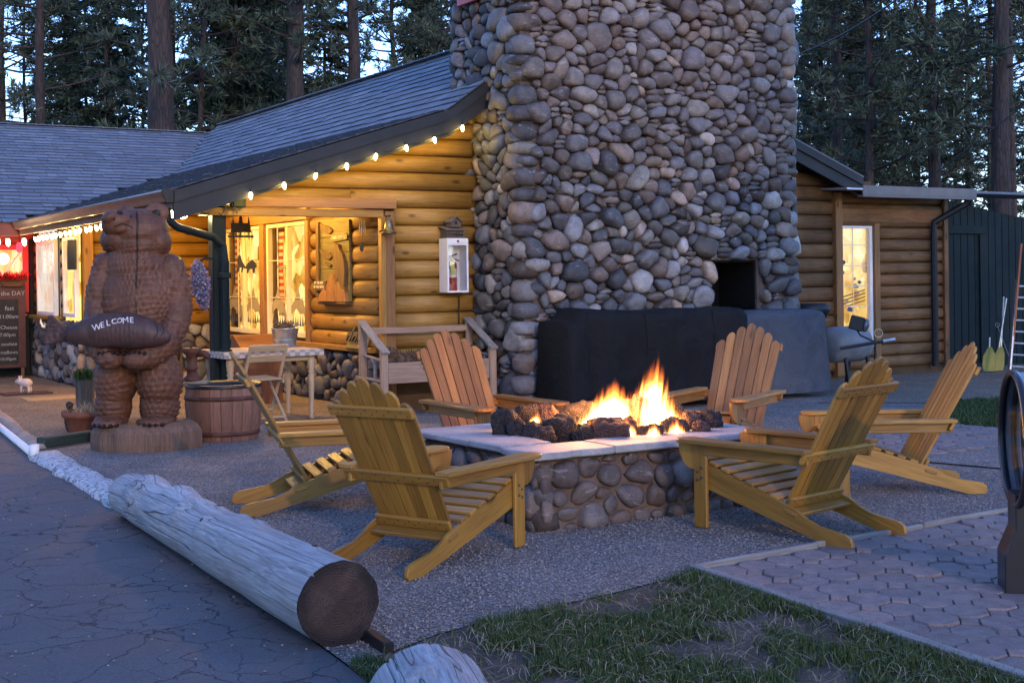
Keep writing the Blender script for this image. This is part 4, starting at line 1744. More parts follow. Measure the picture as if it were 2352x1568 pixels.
place_chair(from_foot(G(940, 1332), -1, 56.5), 0, 56.5, 'adirondack chair seen from behind, nearest the big weathered log', True)
place_chair(from_foot(G(1945, 1262), 1, 133), 0, 133, 'adirondack chair seen from behind, with its rear feet on the paver edge', sc_=1.03)
place_chair(from_foot(G(2258, 1133), 1, 181), 0, 181, 'rightmost adirondack chair, in profile beyond the one on the paver edge')
place_chair(from_foot(G(566, 1186), -1, 17), 0, 17, 'leftmost adirondack chair, seen edge on beside the half barrel', sc_=1.03)
def from_arms(t, ang):
    f = Vector((math.cos(math.radians(ang)), math.sin(math.radians(ang)), 0))
    return Vector((t.x, t.y, 0)) - f * 0.5
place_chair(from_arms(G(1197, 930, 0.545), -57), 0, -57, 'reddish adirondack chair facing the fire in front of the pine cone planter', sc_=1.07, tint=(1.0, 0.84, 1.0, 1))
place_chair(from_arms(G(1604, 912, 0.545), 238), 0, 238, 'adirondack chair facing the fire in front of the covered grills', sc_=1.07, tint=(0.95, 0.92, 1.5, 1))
# ------------------------------------------------------------------ forest
def barkmat():
    m, nt, bs, out = nodes('bark')
    v = coords(nt, 'Object', (5, 5, 0.9))
    n1 = noi(nt, v, 1.6, 6, 0.65, 0.6)
    vd = vor(nt, v, 2.2, 'DISTANCE_TO_EDGE')
    c = ramp(nt, n1, [(0.3, (0.022, 0.016, 0.014)), (0.7, (0.075, 0.048, 0.040))])
    c = mixc(nt, ramp(nt, vd, [(0.0, 0.85), (0.12, 0)]), c, (0.014, 0.010, 0.009))
    nt.links.new(c, bs.inputs['Base Color'])
    bs.inputs['Roughness'].default_value = 0.9
    bump(nt, bs, mth(nt, 'ADD', n1, vd), 0.9, 0.05)
    return m


def leafmat(name, dk, lt):
    m, nt, bs, out = nodes(name)
    a = nt.nodes.new('ShaderNodeAttribute')
    a.attribute_name = 't'
    c = ramp(nt, a.outputs['Fac'], [(0, dk), (1, lt)])
    nt.links.new(c, bs.inputs['Base Color'])
    bs.inputs['Roughness'].default_value = 0.6
    bs.inputs['Specular IOR Level'].default_value = 0.25
    return m


M_BARK = barkmat()
M_NEED = leafmat('pine_needles', (0.034, 0.050, 0.034), (0.095, 0.120, 0.076))
M_FIR = leafmat('fir_needles', (0.026, 0.042, 0.028), (0.070, 0.094, 0.058))


def mesh_np(name, V, F3, mat, t=None, smooth=False):
    """triangle mesh from arrays"""
    me = bpy.data.meshes.new(name)
    n, f = len(V), len(F3)
    me.vertices.add(n)
    me.vertices.foreach_set('co', np.asarray(V, np.float32).ravel())
    me.loops.add(f * 3)
    me.loops.foreach_set('vertex_index', np.asarray(F3, np.int32).ravel())
    me.polygons.add(f)
    me.polygons.foreach_set('loop_start', np.arange(0, f * 3, 3, dtype=np.int32))
    me.polygons.foreach_set('loop_total', np.full(f, 3, np.int32))
    if t is not None:
        a = me.attributes.new('t', 'FLOAT', 'POINT')
        a.data.foreach_set('value', np.asarray(t, np.float32))
    me.update()
    me.validate()
    me.materials.append(mat)
    if smooth:
        me.polygons.foreach_set('use_smooth', [True] * f)
    return me


def crown(seed, H, z0, kind, dens=1.0, nedw=0.019):
    """limbs (list of point lists) and needle triangles of one crown"""
    rs = np.random.RandomState(seed)
    limbs = []
    C, D, S_ = [], [], []
    z = z0
    while z < H:
        f = (z - z0) / (H - z0)
        if kind == 'pine':
            n = rs.poisson(1.5 * dens) + (1 if f > 0.1 else 0)
            Lm = (2.6 + 0.9 * rs.rand()) * (1 - f) ** 0.6 * (0.75 if f < 0.1 else 1) + 0.4
        else:
            n = rs.poisson(3.2 * dens) + 1
            Lm = (2.3 + 0.6 * rs.rand()) * (1 - f) ** 0.8 + 0.3
        for q in range(n):
            az = rs.uniform(0, 2 * math.pi)
            L = Lm * rs.uniform(0.6, 1.15)
            el = rs.uniform(-0.15, 0.35) if kind == 'pine' else rs.uniform(-0.45, 0.0)
            d = np.array([math.cos(az) * math.cos(el), math.sin(az) * math.cos(el), math.sin(el)])
            k = 5
            pts = [np.array([0, 0, z])]
            for i in range(k):
                d = d + np.array([rs.uniform(-.16, .16), rs.uniform(-.16, .16), rs.uniform(-.06, .16) if kind == 'pine' else rs.uniform(-.10, .10)])
                d /= np.linalg.norm(d)
                pts.append(pts[-1] + d * L / k)
            limbs.append((pts, 0.018 + 0.022 * L / 3))
            nt_ = int((9 if kind == 'pine' else 16) * L / 2 * dens) + 2
            for i in range(nt_):
                u = rs.uniform(0.30 if kind == 'pine' else 0.12, 1.0) * k
                i0 = min(int(u), k - 1)
                p = pts[i0] + (pts[i0 + 1] - pts[i0]) * (u - i0)
                side = rs.normal(size=3)
                side[2] *= 0.35 if kind == 'pine' else 0.15
                side /= np.linalg.norm(side)
                off = rs.uniform(0.0, 0.40) * (1.15 - u / k * 0.5)
                c = p + side * off
                dd = side * 0.8 + (pts[i0 + 1] - pts[i0]) / (L / k) * 0.6 + np.array([0, 0, 0.25 if kind == 'pine' else -0.15])
                C.append(c)
                D.append(dd / np.linalg.norm(dd))
                S_.append(rs.uniform(0.75, 1.25))
        z += rs.uniform(0.22, 0.5) if kind == 'pine' else rs.uniform(0.16, 0.3)
    C, D, S_ = np.array(C), np.array(D), np.array(S_)
    m = 13 if kind == 'pine' else 12
    ln = 0.30 if kind == 'pine' else 0.22
    n = len(C)
    rd = rs.normal(size=(n, m, 3))
    rd /= np.linalg.norm(rd, axis=2, keepdims=True)
    if kind != 'pine':
        rd[:, :, 2] *= 0.45
    dirs = D[:, None, :] * 0.75 + rd * 0.8
    dirs /= np.linalg.norm(dirs, axis=2, keepdims=True)
    base = C[:, None, :] + (0 if kind == 'pine' else 1) * D[:, None, :] * rs.uniform(-0.15, 0.15, (n, m, 1))
    tip = base + dirs * (ln * S_[:, None, None] * rs.uniform(0.7, 1.15, (n, m, 1)))
    sd_ = np.cross(dirs, rs.normal(size=(n, m, 3)))
    sd_ /= np.linalg.norm(sd_, axis=2, keepdims=True)
    wd_ = nedw * (1.0 if kind == 'pine' else 1.35)
    mid = base + (tip - base) * 0.45
    V = np.stack([base, mid + sd_ * wd_, tip, mid - sd_ * wd_], axis=2).reshape(-1, 3)
    k = np.arange(n * m) * 4
    F = np.concatenate([np.stack([k, k + 1, k + 2], 1), np.stack([k, k + 2, k + 3], 1)])
    t = np.repeat(rs.uniform(0, 1, n), m * 4) * 0.75 + np.repeat(rs.uniform(0, .25, n * m), 4)
    return limbs, V, F, t


def limb_mesh(limbs):
    mb = MB()
    for pts, r_ in limbs:
        mb.tube(pts, [r_ * (1 - 0.8 * i / (len(pts) - 1)) for i in range(len(pts))], 4, cap=False)
    return mb


def trunk_mesh(seed, H, r_, n=14):
    rs = random.Random(seed)
    mb = MB()
    pts, rad = [], []
    k = 14
    for i in range(k + 1):
        f = i / k
        pts.append((rs.uniform(-1, 1) * 0.05 * f * 2, rs.uniform(-1, 1) * 0.05 * f * 2, H * f - 0.1))
        rad.append(r_ * (1.0 - 0.80 * f) * (1.35 if i == 0 else 1))
    mb.tube(pts, rad, n)
    return mb


CR = []
for q in range(4):
    H = 19.0
    limbs, V, F, t = crown(100 + q, H, (5.0, 3.6, 6.0, 2.6)[q], 'pine', (0.85, 1.0, 0.8, 1.05)[q])
    CR.append((mesh_np('pine_crown', V, F, M_NEED, t), limb_mesh(limbs), H))
for q in range(3):
    H = 17.0
    limbs, V, F, t = crown(200 + q, H, (0.8, 1.2, 0.5)[q], 'fir', (1.0, 0.85, 1.1)[q], 0.019)
    CR.append((mesh_np('fir_crown', V, F, M_FIR, t), limb_mesh(limbs), H))
_tc = {}


def tree(px, Y, dia, var, label, lean=0.0, group='pines standing behind the cabin'):
    x = (px - CX) / FPX * Y
    crown_me, limbs, H = CR[var]
    sc_ = R.uniform(0.92, 1.12)
    root = empty('pine_tree' if var < 4 else 'fir_tree', (x, Y, -0.06), R.uniform(0, 6.28), label, 'tree', group)
    root.scale = (sc_, sc_, sc_)
    root.rotation_euler = (R.uniform(-0.01, 0.01), lean, R.uniform(0, 6.28))
    key = (var, round(dia, 2))
    if key not in _tc:
        t = trunk_mesh(var + int(dia * 100), H, dia / 2)
        t.add(limbs.V, limbs.F)
        me = bpy.data.meshes.new('trunk')
        me.from_pydata([tuple(v) for v in t.V], [], t.F)
        me.polygons.foreach_set('use_smooth', [True] * len(me.polygons))
        me.materials.append(M_BARK)
        _tc[key] = me
    for nm, me in (('trunk', _tc[key]), ('crown', crown_me)):
        o = bpy.data.objects.new(nm, me)
        COL.objects.link(o)
        o.parent = root
    return root


for (px, Y, dia, var, lab, ln) in [
    (97, 39, .36, 0, 'pine with a slim dark trunk at the far left above the wing roof', 0.02),
    (372, 35, .80, 2, 'thickest bare pine trunk, rising behind the wing roof', 0.0),
    (406, 43, .50, 0, 'pine trunk half hidden just right of the thickest one', 0.0),
    (442, 41, .22, 1, 'thin leaning pine right of the thickest trunk', 0.05),
    (552, 43, .42, 4, 'dark fir behind the meeting point of the two roofs', 0.0),
    (685, 38, .62, 2, 'stout pine trunk behind the middle of the porch roof', 0.0),
    (825, 39, .52, 0, 'pine trunk behind the upper part of the porch roof', 0.0),
    (1052, 44, .42, 1, 'pine close to the left edge of the chimney', 0.0),
    (1925, 42, .42, 0, 'pine close to the right edge of the chimney', 0.0),
    (2000, 38, .30, 1, 'slim pine second to the right of the chimney', 0.0),
    (2152, 38, .40, 3, 'pine standing behind the flat metal roof', 0.0),
    (2300, 36, .60, 0, 'stout furrowed pine trunk at the far right', -0.01),
    (250, 47, .25, 5, 'bushy fir left of the thickest pine trunk', 0.0),
    (620, 48, .25, 6, 'fir between the two stout trunks behind the porch roof', 0.0)]:
    tree(px, Y, dia, var, lab, ln)
rt = random.Random(4)
for px in (20, 165, 320, 500, 755, 905, 985, 1120, 1870, 1965, 2065, 2215, 2370, -60, 2440, 2110, 2265, 60, 600, 210, 1900, 2035, 2330):
    tree(px + rt.uniform(-15, 15), rt.uniform(48, 62), rt.choice((.22, .3, .36)), rt.choice((0, 1, 3, 3, 4, 5, 6)), 'slender conifer deep in the forest among many alike', 0, 'conifers deep in the forest')
# the wood farther back, one mass
VV, FF, TT = [], [], []
n0 = 0
for i in range(18):
    rsd = 300 + i % 6
    kind = 'fir' if i % 3 == 0 else 'pine'
    if i < 6:
        pass
    Hh = 17.0
    limbs, V, F, t = crown(rsd + i, Hh, 0.6, kind, 0.5, 0.045)
    Y = rt.uniform(66, 100)
    px = -350 + 3050 * (i + rt.random()) / 18
    V = V * rt.uniform(0.9, 1.3) + np.array([(px - CX) / FPX * Y, Y, 0])
    VV.append(V)
    FF.append(F + n0)
    TT.append(t)
    n0 += len(V)
    tk = MB().tube([((px - CX) / FPX * Y, Y, 0), ((px - CX) / FPX * Y, Y, 18)], [0.2, 0.05], 5)
    tv = np.array(tk.V)
    tf = []
    for f in tk.F:
        for q in range(1, len(f) - 1):
            tf.append((f[0], f[q], f[q + 1]))
    VV.append(tv)
    FF.append(np.array(tf) + n0)
    TT.append(np.zeros(len(tv)))
    n0 += len(tv)
me = mesh_np('distant_forest', np.concatenate(VV), np.concatenate(FF), M_FIR, np.concatenate(TT))
o = bpy.data.objects.new('distant_forest', me)
COL.objects.link(o)
tag(o, 'far conifers reading as one dark mass behind the cabin', 'forest', kind='stuff')

# unseen crowns added behind the camera to block low sky light, gap towards the sun
VV, FF, TT = [], [], []
n0 = 0
for i in range(44):
    an = math.radians(75 + 210 * (i + rt.random()) / 44)
    if abs(((math.degrees(an) - 159 + 180) % 360) - 180) < 9:
        continue
    rd = rt.uniform(24, 40)
    Hh = 16.0
    limbs, V, F, t = crown(500 + i % 5, Hh, 0.8, 'fir', 0.16, 0.17)
    V = V * rt.uniform(0.95, 1.2) + np.array([math.sin(an) * rd, math.cos(an) * rd + 4.0, 0])
    VV.append(V)
    FF.append(F + n0)
    TT.append(t)
    n0 += len(V)
me = mesh_np('light_blocking_forest', np.concatenate(VV), np.concatenate(FF), M_FIR, np.concatenate(TT))
o = bpy.data.objects.new('light_blocking_forest', me)
COL.objects.link(o)
tag(o, 'conifers that surround the yard behind the viewer', 'forest', kind='stuff')
# ------------------------------------------------------------------ windows, lamps and what hangs on the cabin
def glassmat():
    m = bpy.data.materials.new('window_glass')
    m.use_nodes = True
    nt = m.node_tree
    nt.nodes.clear()
    out = nt.nodes.new('ShaderNodeOutputMaterial')
    tr_ = nt.nodes.new('ShaderNodeBsdfTransparent')
    gl = nt.nodes.new('ShaderNodeBsdfGlossy')
    gl.inputs['Roughness'].default_value = 0.03
    mx = nt.nodes.new('ShaderNodeMixShader')
    mx.inputs[0].default_value = 0.10
    nt.links.new(tr_.outputs[0], mx.inputs[1])
    nt.links.new(gl.outputs[0], mx.inputs[2])
    nt.links.new(mx.outputs[0], out.inputs[0])
    MATS['glass'] = m
    return m


M_GLASS = glassmat()


def roommat(name, cols, strength, scale=(1, 1, 1)):
    m, nt, bs, out = nodes(name)
    nt.nodes.remove(bs)
    v = coords(nt, 'Position', scale)
    n1 = noi(nt, v, 3.0, 3, 0.6)
    v1 = vor(nt, v, 4.5, out='Color')
    sp = nt.nodes.new('ShaderNodeSeparateColor')
    nt.links.new(v1, sp.inputs[0])
    f = mth(nt, 'ADD', mth(nt, 'MULTIPLY', n1, 0.65), mth(nt, 'MULTIPLY', sp.outputs[0], 0.4))
    c = ramp(nt, f, cols)
    e = N(nt, 'ShaderNodeEmission')
    nt.links.new(c, e.inputs[0])
    e.inputs[1].default_value = strength
    nt.links.new(e.outputs[0], out.inputs[0])
    return m


M_ROOM = roommat('lit_room', [(0.25, (0.18, 0.07, 0.008)), (0.42, (0.62, 0.30, 0.04)), (0.55, (1.0, 0.60, 0.13)), (0.8, (1.0, 0.80, 0.32))], 0.48)
M_ROOM2 = roommat('lit_shop', [(0.25, (0.32, 0.12, 0.015)), (0.42, (0.85, 0.48, 0.09)), (0.60, (1.0, 0.68, 0.20)), (0.8, (1.0, 0.86, 0.45))], 0.34, (1.6, 1.6, 1.2))
M_BULB = emit('warm_bulb', (1.0, 0.74, 0.36), 9.0)
M_DECAL_W = plain('window_paint_white', (0.30, 0.26, 0.18), 0.7, 0.1, 20, 0.0)
M_DECAL_B = plain('window_paint_blue', (0.07, 0.08, 0.13), 0.7, 0.2, 20, 0.0)
M_CREAM = plain('cream_frame', (0.70, 0.62, 0.44), 0.45, 0.06, 8, 0.05, spec=0.4)


def checkmat(name, ca, cb, n):
    m, nt, bs, out = nodes(name)
    a = nt.nodes.new('ShaderNodeAttribute')
    a.attribute_name = 'g'
    ck = nt.nodes.new('ShaderNodeTexChecker')
    ck.inputs['Scale'].default_value = n
    ck.inputs[1].default_value = (*ca, 1)
    ck.inputs[2].default_value = (*cb, 1)
    nt.links.new(a.outputs['Vector'], ck.inputs[0])
    nt.links.new(ck.outputs[0], bs.inputs['Base Color'])
    bs.inputs['Roughness'].default_value = 0.85
    return m


M_CHECKR = checkmat('red_check_cloth', (0.62, 0.55, 0.42), (0.42, 0.05, 0.03), 22)
M_CHECKG = checkmat('grey_check_cloth', (0.50, 0.43, 0.35), (0.30, 0.24, 0.20), 18)


def point(name, loc, power, colr, rad, parent):
    ld = bpy.data.lights.new(name, 'POINT')
    ld.energy = power
    ld.color = colr
    ld.shadow_soft_size = rad
    lo = bpy.data.objects.new(name, ld)
    COL.objects.link(lo)
    lo.parent = parent
    lo.location = WM(parent).inverted() @ Vector(loc)
    return lo


def frame_rect(mb, fr, s0, s1, z0, z1, w, th, off):
    """four boards round an opening; fr maps (s, out, z)"""
    P = fr
    ux = (P(1, 0, 0) - P(0, 0, 0)).normalized()
    nn = (P(0, 1, 0) - P(0, 0, 0)).normalized()
    axx = (ux, nn, ZZ)
    for (a0, a1, b0, b1) in ((s0, s0 + w, z0, z1), (s1 - w, s1, z0, z1), (s0 + w, s1 - w, z0, z0 + w), (s0 + w, s1 - w, z1 - w, z1)):
        mb.box(P((a0 + a1) / 2, off, (b0 + b1) / 2), (a1 - a0 - 0.0005, th, b1 - b0 - 0.0005), axx, 0.004)


def window(fr, s0, s1, z0, z1, label, nv, nh, room, roomdepth=0.6, mat=None, mull=True, name='window'):
    base = fr((s0 + s1) / 2, 0, z0)
    w = empty(name, base, label=label, cat='window')
    mat = mat or M_WHITEP
    mb = MB()
    frame_rect(mb, fr, s0, s1, z0, z1, 0.055, 0.07, 0.0)
    mb.o('frame', mat, w)
    ux = (fr(1, 0, 0) - fr(0, 0, 0)).normalized()
    nn = (fr(0, 1, 0) - fr(0, 0, 0)).normalized()
    axx = (ux, nn, ZZ)
    mb = MB().box(fr((s0 + s1) / 2, -0.012, (z0 + z1) / 2), (s1 - s0 - 0.11, 0.006, z1 - z0 - 0.11), axx, 0.001)
    mb.o('pane', M_GLASS, w)
    if mull:
        for i in range(1, nv):
            s = s0 + (s1 - s0) * i / nv
            MB().box(fr(s, 0.002, (z0 + z1) / 2), (0.010, 0.012, z1 - z0 - 0.112), axx, 0.002).o('mullion', mat, w)
        for i in range(1, nh):
            z = z0 + (z1 - z0) * i / nh
            MB().box(fr((s0 + s1) / 2, 0.0025, z), (s1 - s0 - 0.112, 0.011, 0.010), axx, 0.002).o('mullion', mat, w)
    ex_ = 0.1 if roomdepth < 0.1 else 1.1
    V = [fr(s0 - ex_, -roomdepth, z0 - 0.2), fr(s1 + ex_, -roomdepth, z0 - 0.2), fr(s1 + ex_, -roomdepth, z1 + 0.2), fr(s0 - ex_, -roomdepth, z1 + 0.2)]
    mk('lit_interior', V, [(0, 1, 2, 3)], room, w)
    return w


frP = lambda s, o_, z: BW(-o_, s, z)            # porch wall, facing -E1
frG = lambda s, o_, z: BW(s, -o_, z)            # gable plane, facing -E2


def curtain(fr, s0, s1, z0, z1, w, mat=M_CHECKR, off=-0.14):
    n, m = 13, 6
    V, F, gv = [], [], []
    for j in range(m + 1):
        f = j / m
        z = z1 + (z0 - z1) * f
        for i in range(n):
            u = i / (n - 1)
            sw_ = 1 - 0.35 * math.sin(math.pi * min(1, f * 1.15)) * (1 if f < 0.9 else 0.8)
            s = s0 + (s1 - s0) * u * sw_
            o_ = off + 0.025 * math.sin(u * 22)
            V.append(fr(s, o_, z))
            gv.append((u * (s1 - s0) * 1.6, z, 0.01))
    for j in range(m):
        for i in range(n - 1):
            F.append((j * n + i, j * n + i + 1, (j + 1) * n + i + 1, (j + 1) * n + i))
    return mk('curtain', V, F, mat, w, gv=gv, smooth=True)


def decal(fr, poly, w, mat, name='painted_mountain', off=0.0):
    nn = (fr(0, 1, 0) - fr(0, 0, 0)).normalized()
    ux = (fr(1, 0, 0) - fr(0, 0, 0)).normalized()
    return MB().prism(fr(0, -0.0065 + off, 0), ux, ZZ, nn, poly, 0.0012).o(name, mat, w)


def mountain(fr, s0, s1, z0, z1, w, sd_):
    rr = random.Random(sd_)
    W_, H_ = s1 - s0, z1 - z0
    # jagged white peak
    peak = [(s0, z0 + 0.25 * H_), (s0 + 0.15 * W_, z0 + 0.45 * H_), (s0 + 0.28 * W_, z0 + 0.6 * H_), (s0 + 0.36 * W_, z0 + 0.72 * H_), (s0 + 0.46 * W_, z0 + 0.68 * H_), (s0 + 0.6 * W_, z0 + 1.0 * H_),
            (s0 + 0.68 * W_, z0 + 0.86 * H_), (s0 + 0.8 * W_, z0 + 0.7 * H_), (s1, z0 + 0.55 * H_), (s1, z0 + 0.38 * H_), (s0 + 0.7 * W_, z0 + 0.5 * H_), (s0 + 0.5 * W_, z0 + 0.38 * H_), (s0 + 0.3 * W_, z0 + 0.40 * H_), (s0 + 0.15 * W_, z0 + 0.2 * H_)]
    decal(fr, peak, w, M_DECAL_W)
    # dark firs along its foot
    for i in range(7):
        x = s0 + W_ * (0.06 + 0.14 * i)
        b = z0 + H_ * (0.12 + 0.05 * rr.random())
        h = H_ * rr.uniform(0.16, 0.30)
        q = W_ * 0.06
        decal(fr, [(x - q, b), (x + q, b), (x + q * 0.3, b + h * 0.5), (x, b + h), (x - q * 0.3, b + h * 0.5)], w, M_DECAL_B, 'painted_fir', 0.0016)


win1 = window(frP, b_w1[0], b_w1[1], z_wb, z_wt, 'tall white framed porch window beside the carved panel, with painted mountains', 2, 3, M_ROOM, mat=M_CREAM)
win2 = window(frP, b_w2[0], b_w2[1], z_wb, z_wt, 'wide lit porch window nearest the green post, with painted mountains', 3, 3, M_ROOM, mat=M_CREAM)
for w, (s0, s1) in ((win1, b_w1), (win2, b_w2)):
    m_ = (s0 + s1) / 2
    curtain(frP, s0 + 0.04, s0 + (s1 - s0) * 0.22, z_wb + 0.25, z_wt - 0.05, w)
    curtain(frP, s1 - 0.04, s1 - (s1 - s0) * 0.16, z_wb + 0.25, z_wt - 0.05, w)
    MB().box(BW(0, m_, (z_wb + z_wt) / 2), (0.06, 0.06, z_wt - z_wb - 0.12), ax, 0.004).o('centre_post', M_CREAM, w)
    for a_, b_ in ((s0 + 0.08, m_ - 0.06), (m_ + 0.06, s1 - 0.08)):
        mountain(frP, a_, b_, z_wb + 0.06, z_wb + 0.66, w, int(a_ * 100))
# casings round the pair
tr = MB()
for (b0, b1, z0, z1) in ((b_w1[0] - wt, b_w1[0] - 0.002, z_wb - 0.09, z_wt + 0.001), (b_w1[1] + 0.002, b_w2[0] - 0.002, z_wb - 0.001, z_wt), (b_w2[1] + 0.002, b_w2[1] + wt, z_wb - 0.09, z_wt + 0.001)):
    MB().box(BW(-0.04, (b0 + b1) / 2, (z0 + z1) / 2), (0.08, b1 - b0, z1 - z0), ax, 0.006).o('window_casing', M_TRIM, cab, g=ZZ, t=0.6)
MB().box(BW(-0.045, (b_w1[0] + b_w2[1]) / 2, z_wt + 0.08), (0.09, b_w2[1] - b_w1[0] + 2 * wt, 0.155), ax, 0.006).o('window_casing', M_TRIM, cab, g=E2, t=0.7)

# tall window of the extension
winx = window(frG, xw[0] + 0.005, xw[1] + 0.0, xz0 + 0.01, xz1, 'tall narrow lit window with white frame in the log extension', 2, 6, M_ROOM2, 0.5)
for i in range(4):
    zz = xz0 + 0.55 + i * 0.05
    decal(frG, [(xw[0] + 0.08, zz), (xw[1] - 0.12, zz + 0.12), (xw[1] - 0.12, zz + 0.135), (xw[0] + 0.08, zz + 0.018)], winx, M_TRIM, 'painted_fence')
rr = random.Random(8)
for i in range(9):
    x, zz = xw[0] + rr.uniform(0.1, 0.5), xz0 + rr.uniform(0.5, 1.25)
    q = rr.uniform(0.03, 0.06)
    decal(frG, [(x + q * math.cos(t) * rr.uniform(0.7, 1.3), zz + q * math.sin(t) * rr.uniform(0.5, 1.0)) for t in [k * 0.785 for k in range(8)]], winx, M_DECAL_W if i % 3 else M_DECAL_B, 'painted_snow', 0.002)

# entry: side windows and door of the wing
sb = [ga(180, 620, SA - 0.07)[0], ga(152, 620, SA - 0.07)[0]]
frS = lambda s, o_, z: BW(SA - 0.09 - o_, s, z)
sz0, sz1 = 1.0, 2.15
M_ROOMR = roommat('lit_entry', [(0.2, (1.0, 0.45, 0.3)), (0.5, (1.0, 0.8, 0.65)), (0.8, (1, 0.95, 0.9))], 0.28)
window(frS, sb[0], sb[1], sz0, sz1, 'bright narrow window right of the entry post', 1, 1, M_ROOM, 0.03, mull=False)
sb2 = [ga(133, 640, SA - 0.07)[0], ga(92, 640, SA - 0.07)[0]]
window(frS, sb2[0], sb2[1], sz0, sz1, 'red lit window beside the entry door', 2, 1, M_ROOMR, 0.03)
MB().box(BW(SA - 0.11, (sb2[0] + sb2[1]) / 2, 0.97), (0.22, sb2[1] - sb2[0] + 0.3, 0.05), ax, 0.005).o('sill', M_LOG, sw, g=E2, t=0.5)

M_RED = plain('red_door', (0.40, 0.05, 0.06), 0.45, 0.15, 5, 0.1)
da0, da1 = gp(-70, 700, WB)[0], gp(66, 700, WB)[0]
frD = lambda s, o_, z: BW(s, WB - 0.0 - o_, z)
door = empty('entry_door', BW((da0 + da1) / 2, WB), label='red lit entry door with a glazed upper half at the far left', cat='door')
MB().box(BW((da0 + da1) / 2, WB - 0.01, 0.52), (da1 - da0, 0.05, 1.0), ax, 0.006).o('lower_panel', M_GREENP, door)
mb = MB()
frame_rect(mb, frD, da0, da1, 1.03, 2.12, 0.09, 0.05, 0.01)
mb.o('frame', M_RED, door)
MB().box(BW((da0 + da1) / 2, WB + 0.005, 1.575), (da1 - da0 - 0.18, 0.006, 0.9), ax, 0.001).o('pane', M_GLASS, door)
V = [BW(da0 + 0.08, WB + 0.025, 1.1), BW(da1 - 0.08, WB + 0.025, 1.1), BW(da1 - 0.08, WB + 0.025, 2.05), BW(da0 + 0.08, WB + 0.025, 2.05)]
mk('lit_interior', V, [(0, 1, 2, 3)], M_ROOM2, door)
mb = MB()
for (x0, x1) in ((da0 + 0.09, da1 - 0.09), (da1 - 0.09, da0 + 0.09)):
    mb.bar(BW(x0, WB - 0.012, 1.12), BW(x1, WB - 0.012 - 0.008 * (x0 > x1), 2.03), 0.016, 0.03, E2)
mb.o('cross_bars', M_WHITEP, door)
mb = MB().ell(BW(da1 - 0.06, WB - 0.07, 0.98), (0.03, 0.03, 0.03))
mb.tube([BW(da1 - 0.06, WB - 0.03, 0.98), BW(da1 - 0.06, WB - 0.07, 0.98)], 0.012)
mb.o('knob', plain('brass', (0.45, 0.28, 0.10), 0.3, 0.1, 5, 0, metal=0.9), door, smooth=True)
MB().box(BW(da1 + 0.10, WB - 0.01, 1.1), (0.18, 0.06, 2.2), ax, 0.006).o('jamb', M_GREENP, door)

# ------------------------------------------------------------------ gutter, posts, downspout
gut = empty('porch_gutter', BW(-2.55, 3.5, 2.3), label='bronze roof gutter along the porch eaves', cat='gutter')
mb = MB()
gprof = [(-0.11, 0.02), (-0.115, 0.0), (-0.09, -0.05), (-0.075, -0.10), (0.0, -0.105), (0.0, -0.095), (-0.068, -0.09), (-0.08, -0.045), (-0.1, 0.0), (-0.098, 0.02)]
mb.prism(BW(-2.50, -0.34, 2.40), E1, ZZ, E2, gprof, 7.68)
mb.o('trough', M_BROWNM, gut)
mb = MB()
mb.prism(BW(-2.50, -0.372, 2.40), E1, ZZ, E2, [(-0.118, 0.025), (-0.118, 0.0), (-0.075, -0.108), (0.06, -0.11), (0.06, 0.025)], 0.03)
mb.o('end_cap', M_BLACKM, gut)

post_a = gp(505, 800, 0.0)[0]
def greenpost(a, b, w, label, h=2.32):
    p = empty('porch_post', BW(a, b), label=label, cat='post')
    MB().box(BW(a, b, h / 2), (w, w, h), ax, 0.01).o('shaft', M_GREENP, p)
    MB().box(BW(a, b, 0.04), (w + 0.05, w + 0.05, 0.08), ax, 0.01).o('foot', M_GREENP, p)
    return p


greenpost(post_a, 0.04, 0.15, 'dark green porch post behind the half barrel')
greenpost(gp(145, 700, 6.9)[0], 6.9, 0.12, 'dark green porch post beside the entry windows')
dsp = empty('porch_downspout', BW(post_a + 0.02, -0.1), label='ribbed green downspout bending from the gutter to the porch post', cat='downspout')
P0 = at(383, 478, 13.35)
P1 = at(386, 505, 13.35)
P2 = at(408, 522, 13.4)
P3 = at(490, 545, 13.75)
P4 = at(512, 565, 13.80)
P5 = at(516, 600, 13.80)
P6 = Vector((P5.x, P5.y, 0.35))
mb = MB().tube([P0, P1, P2, P3, P4, P5, P6], 0.042, 10)
mb.o('pipe', M_GREENP, dsp)
rb = MB()
for i in range(10):
    an = 2 * math.pi * i / 10
    of = Vector((math.cos(an), math.sin(an), 0)) * 0.043
    rb.tube([P5 + of, P6 + of], 0.006, 5)
rb.o('ribs', M_GREENP, dsp)
for z in (1.55, 0.75):
    MB().box(Vector((P5.x, P5.y, z)), (0.11, 0.11, 0.06), ax, 0.008).o('strap', M_GREENP, dsp)

# ------------------------------------------------------------------ strings of lights
M_CORD = plain('light_cord', (0.012, 0.022, 0.014), 0.6, 0.1, 9, 0)


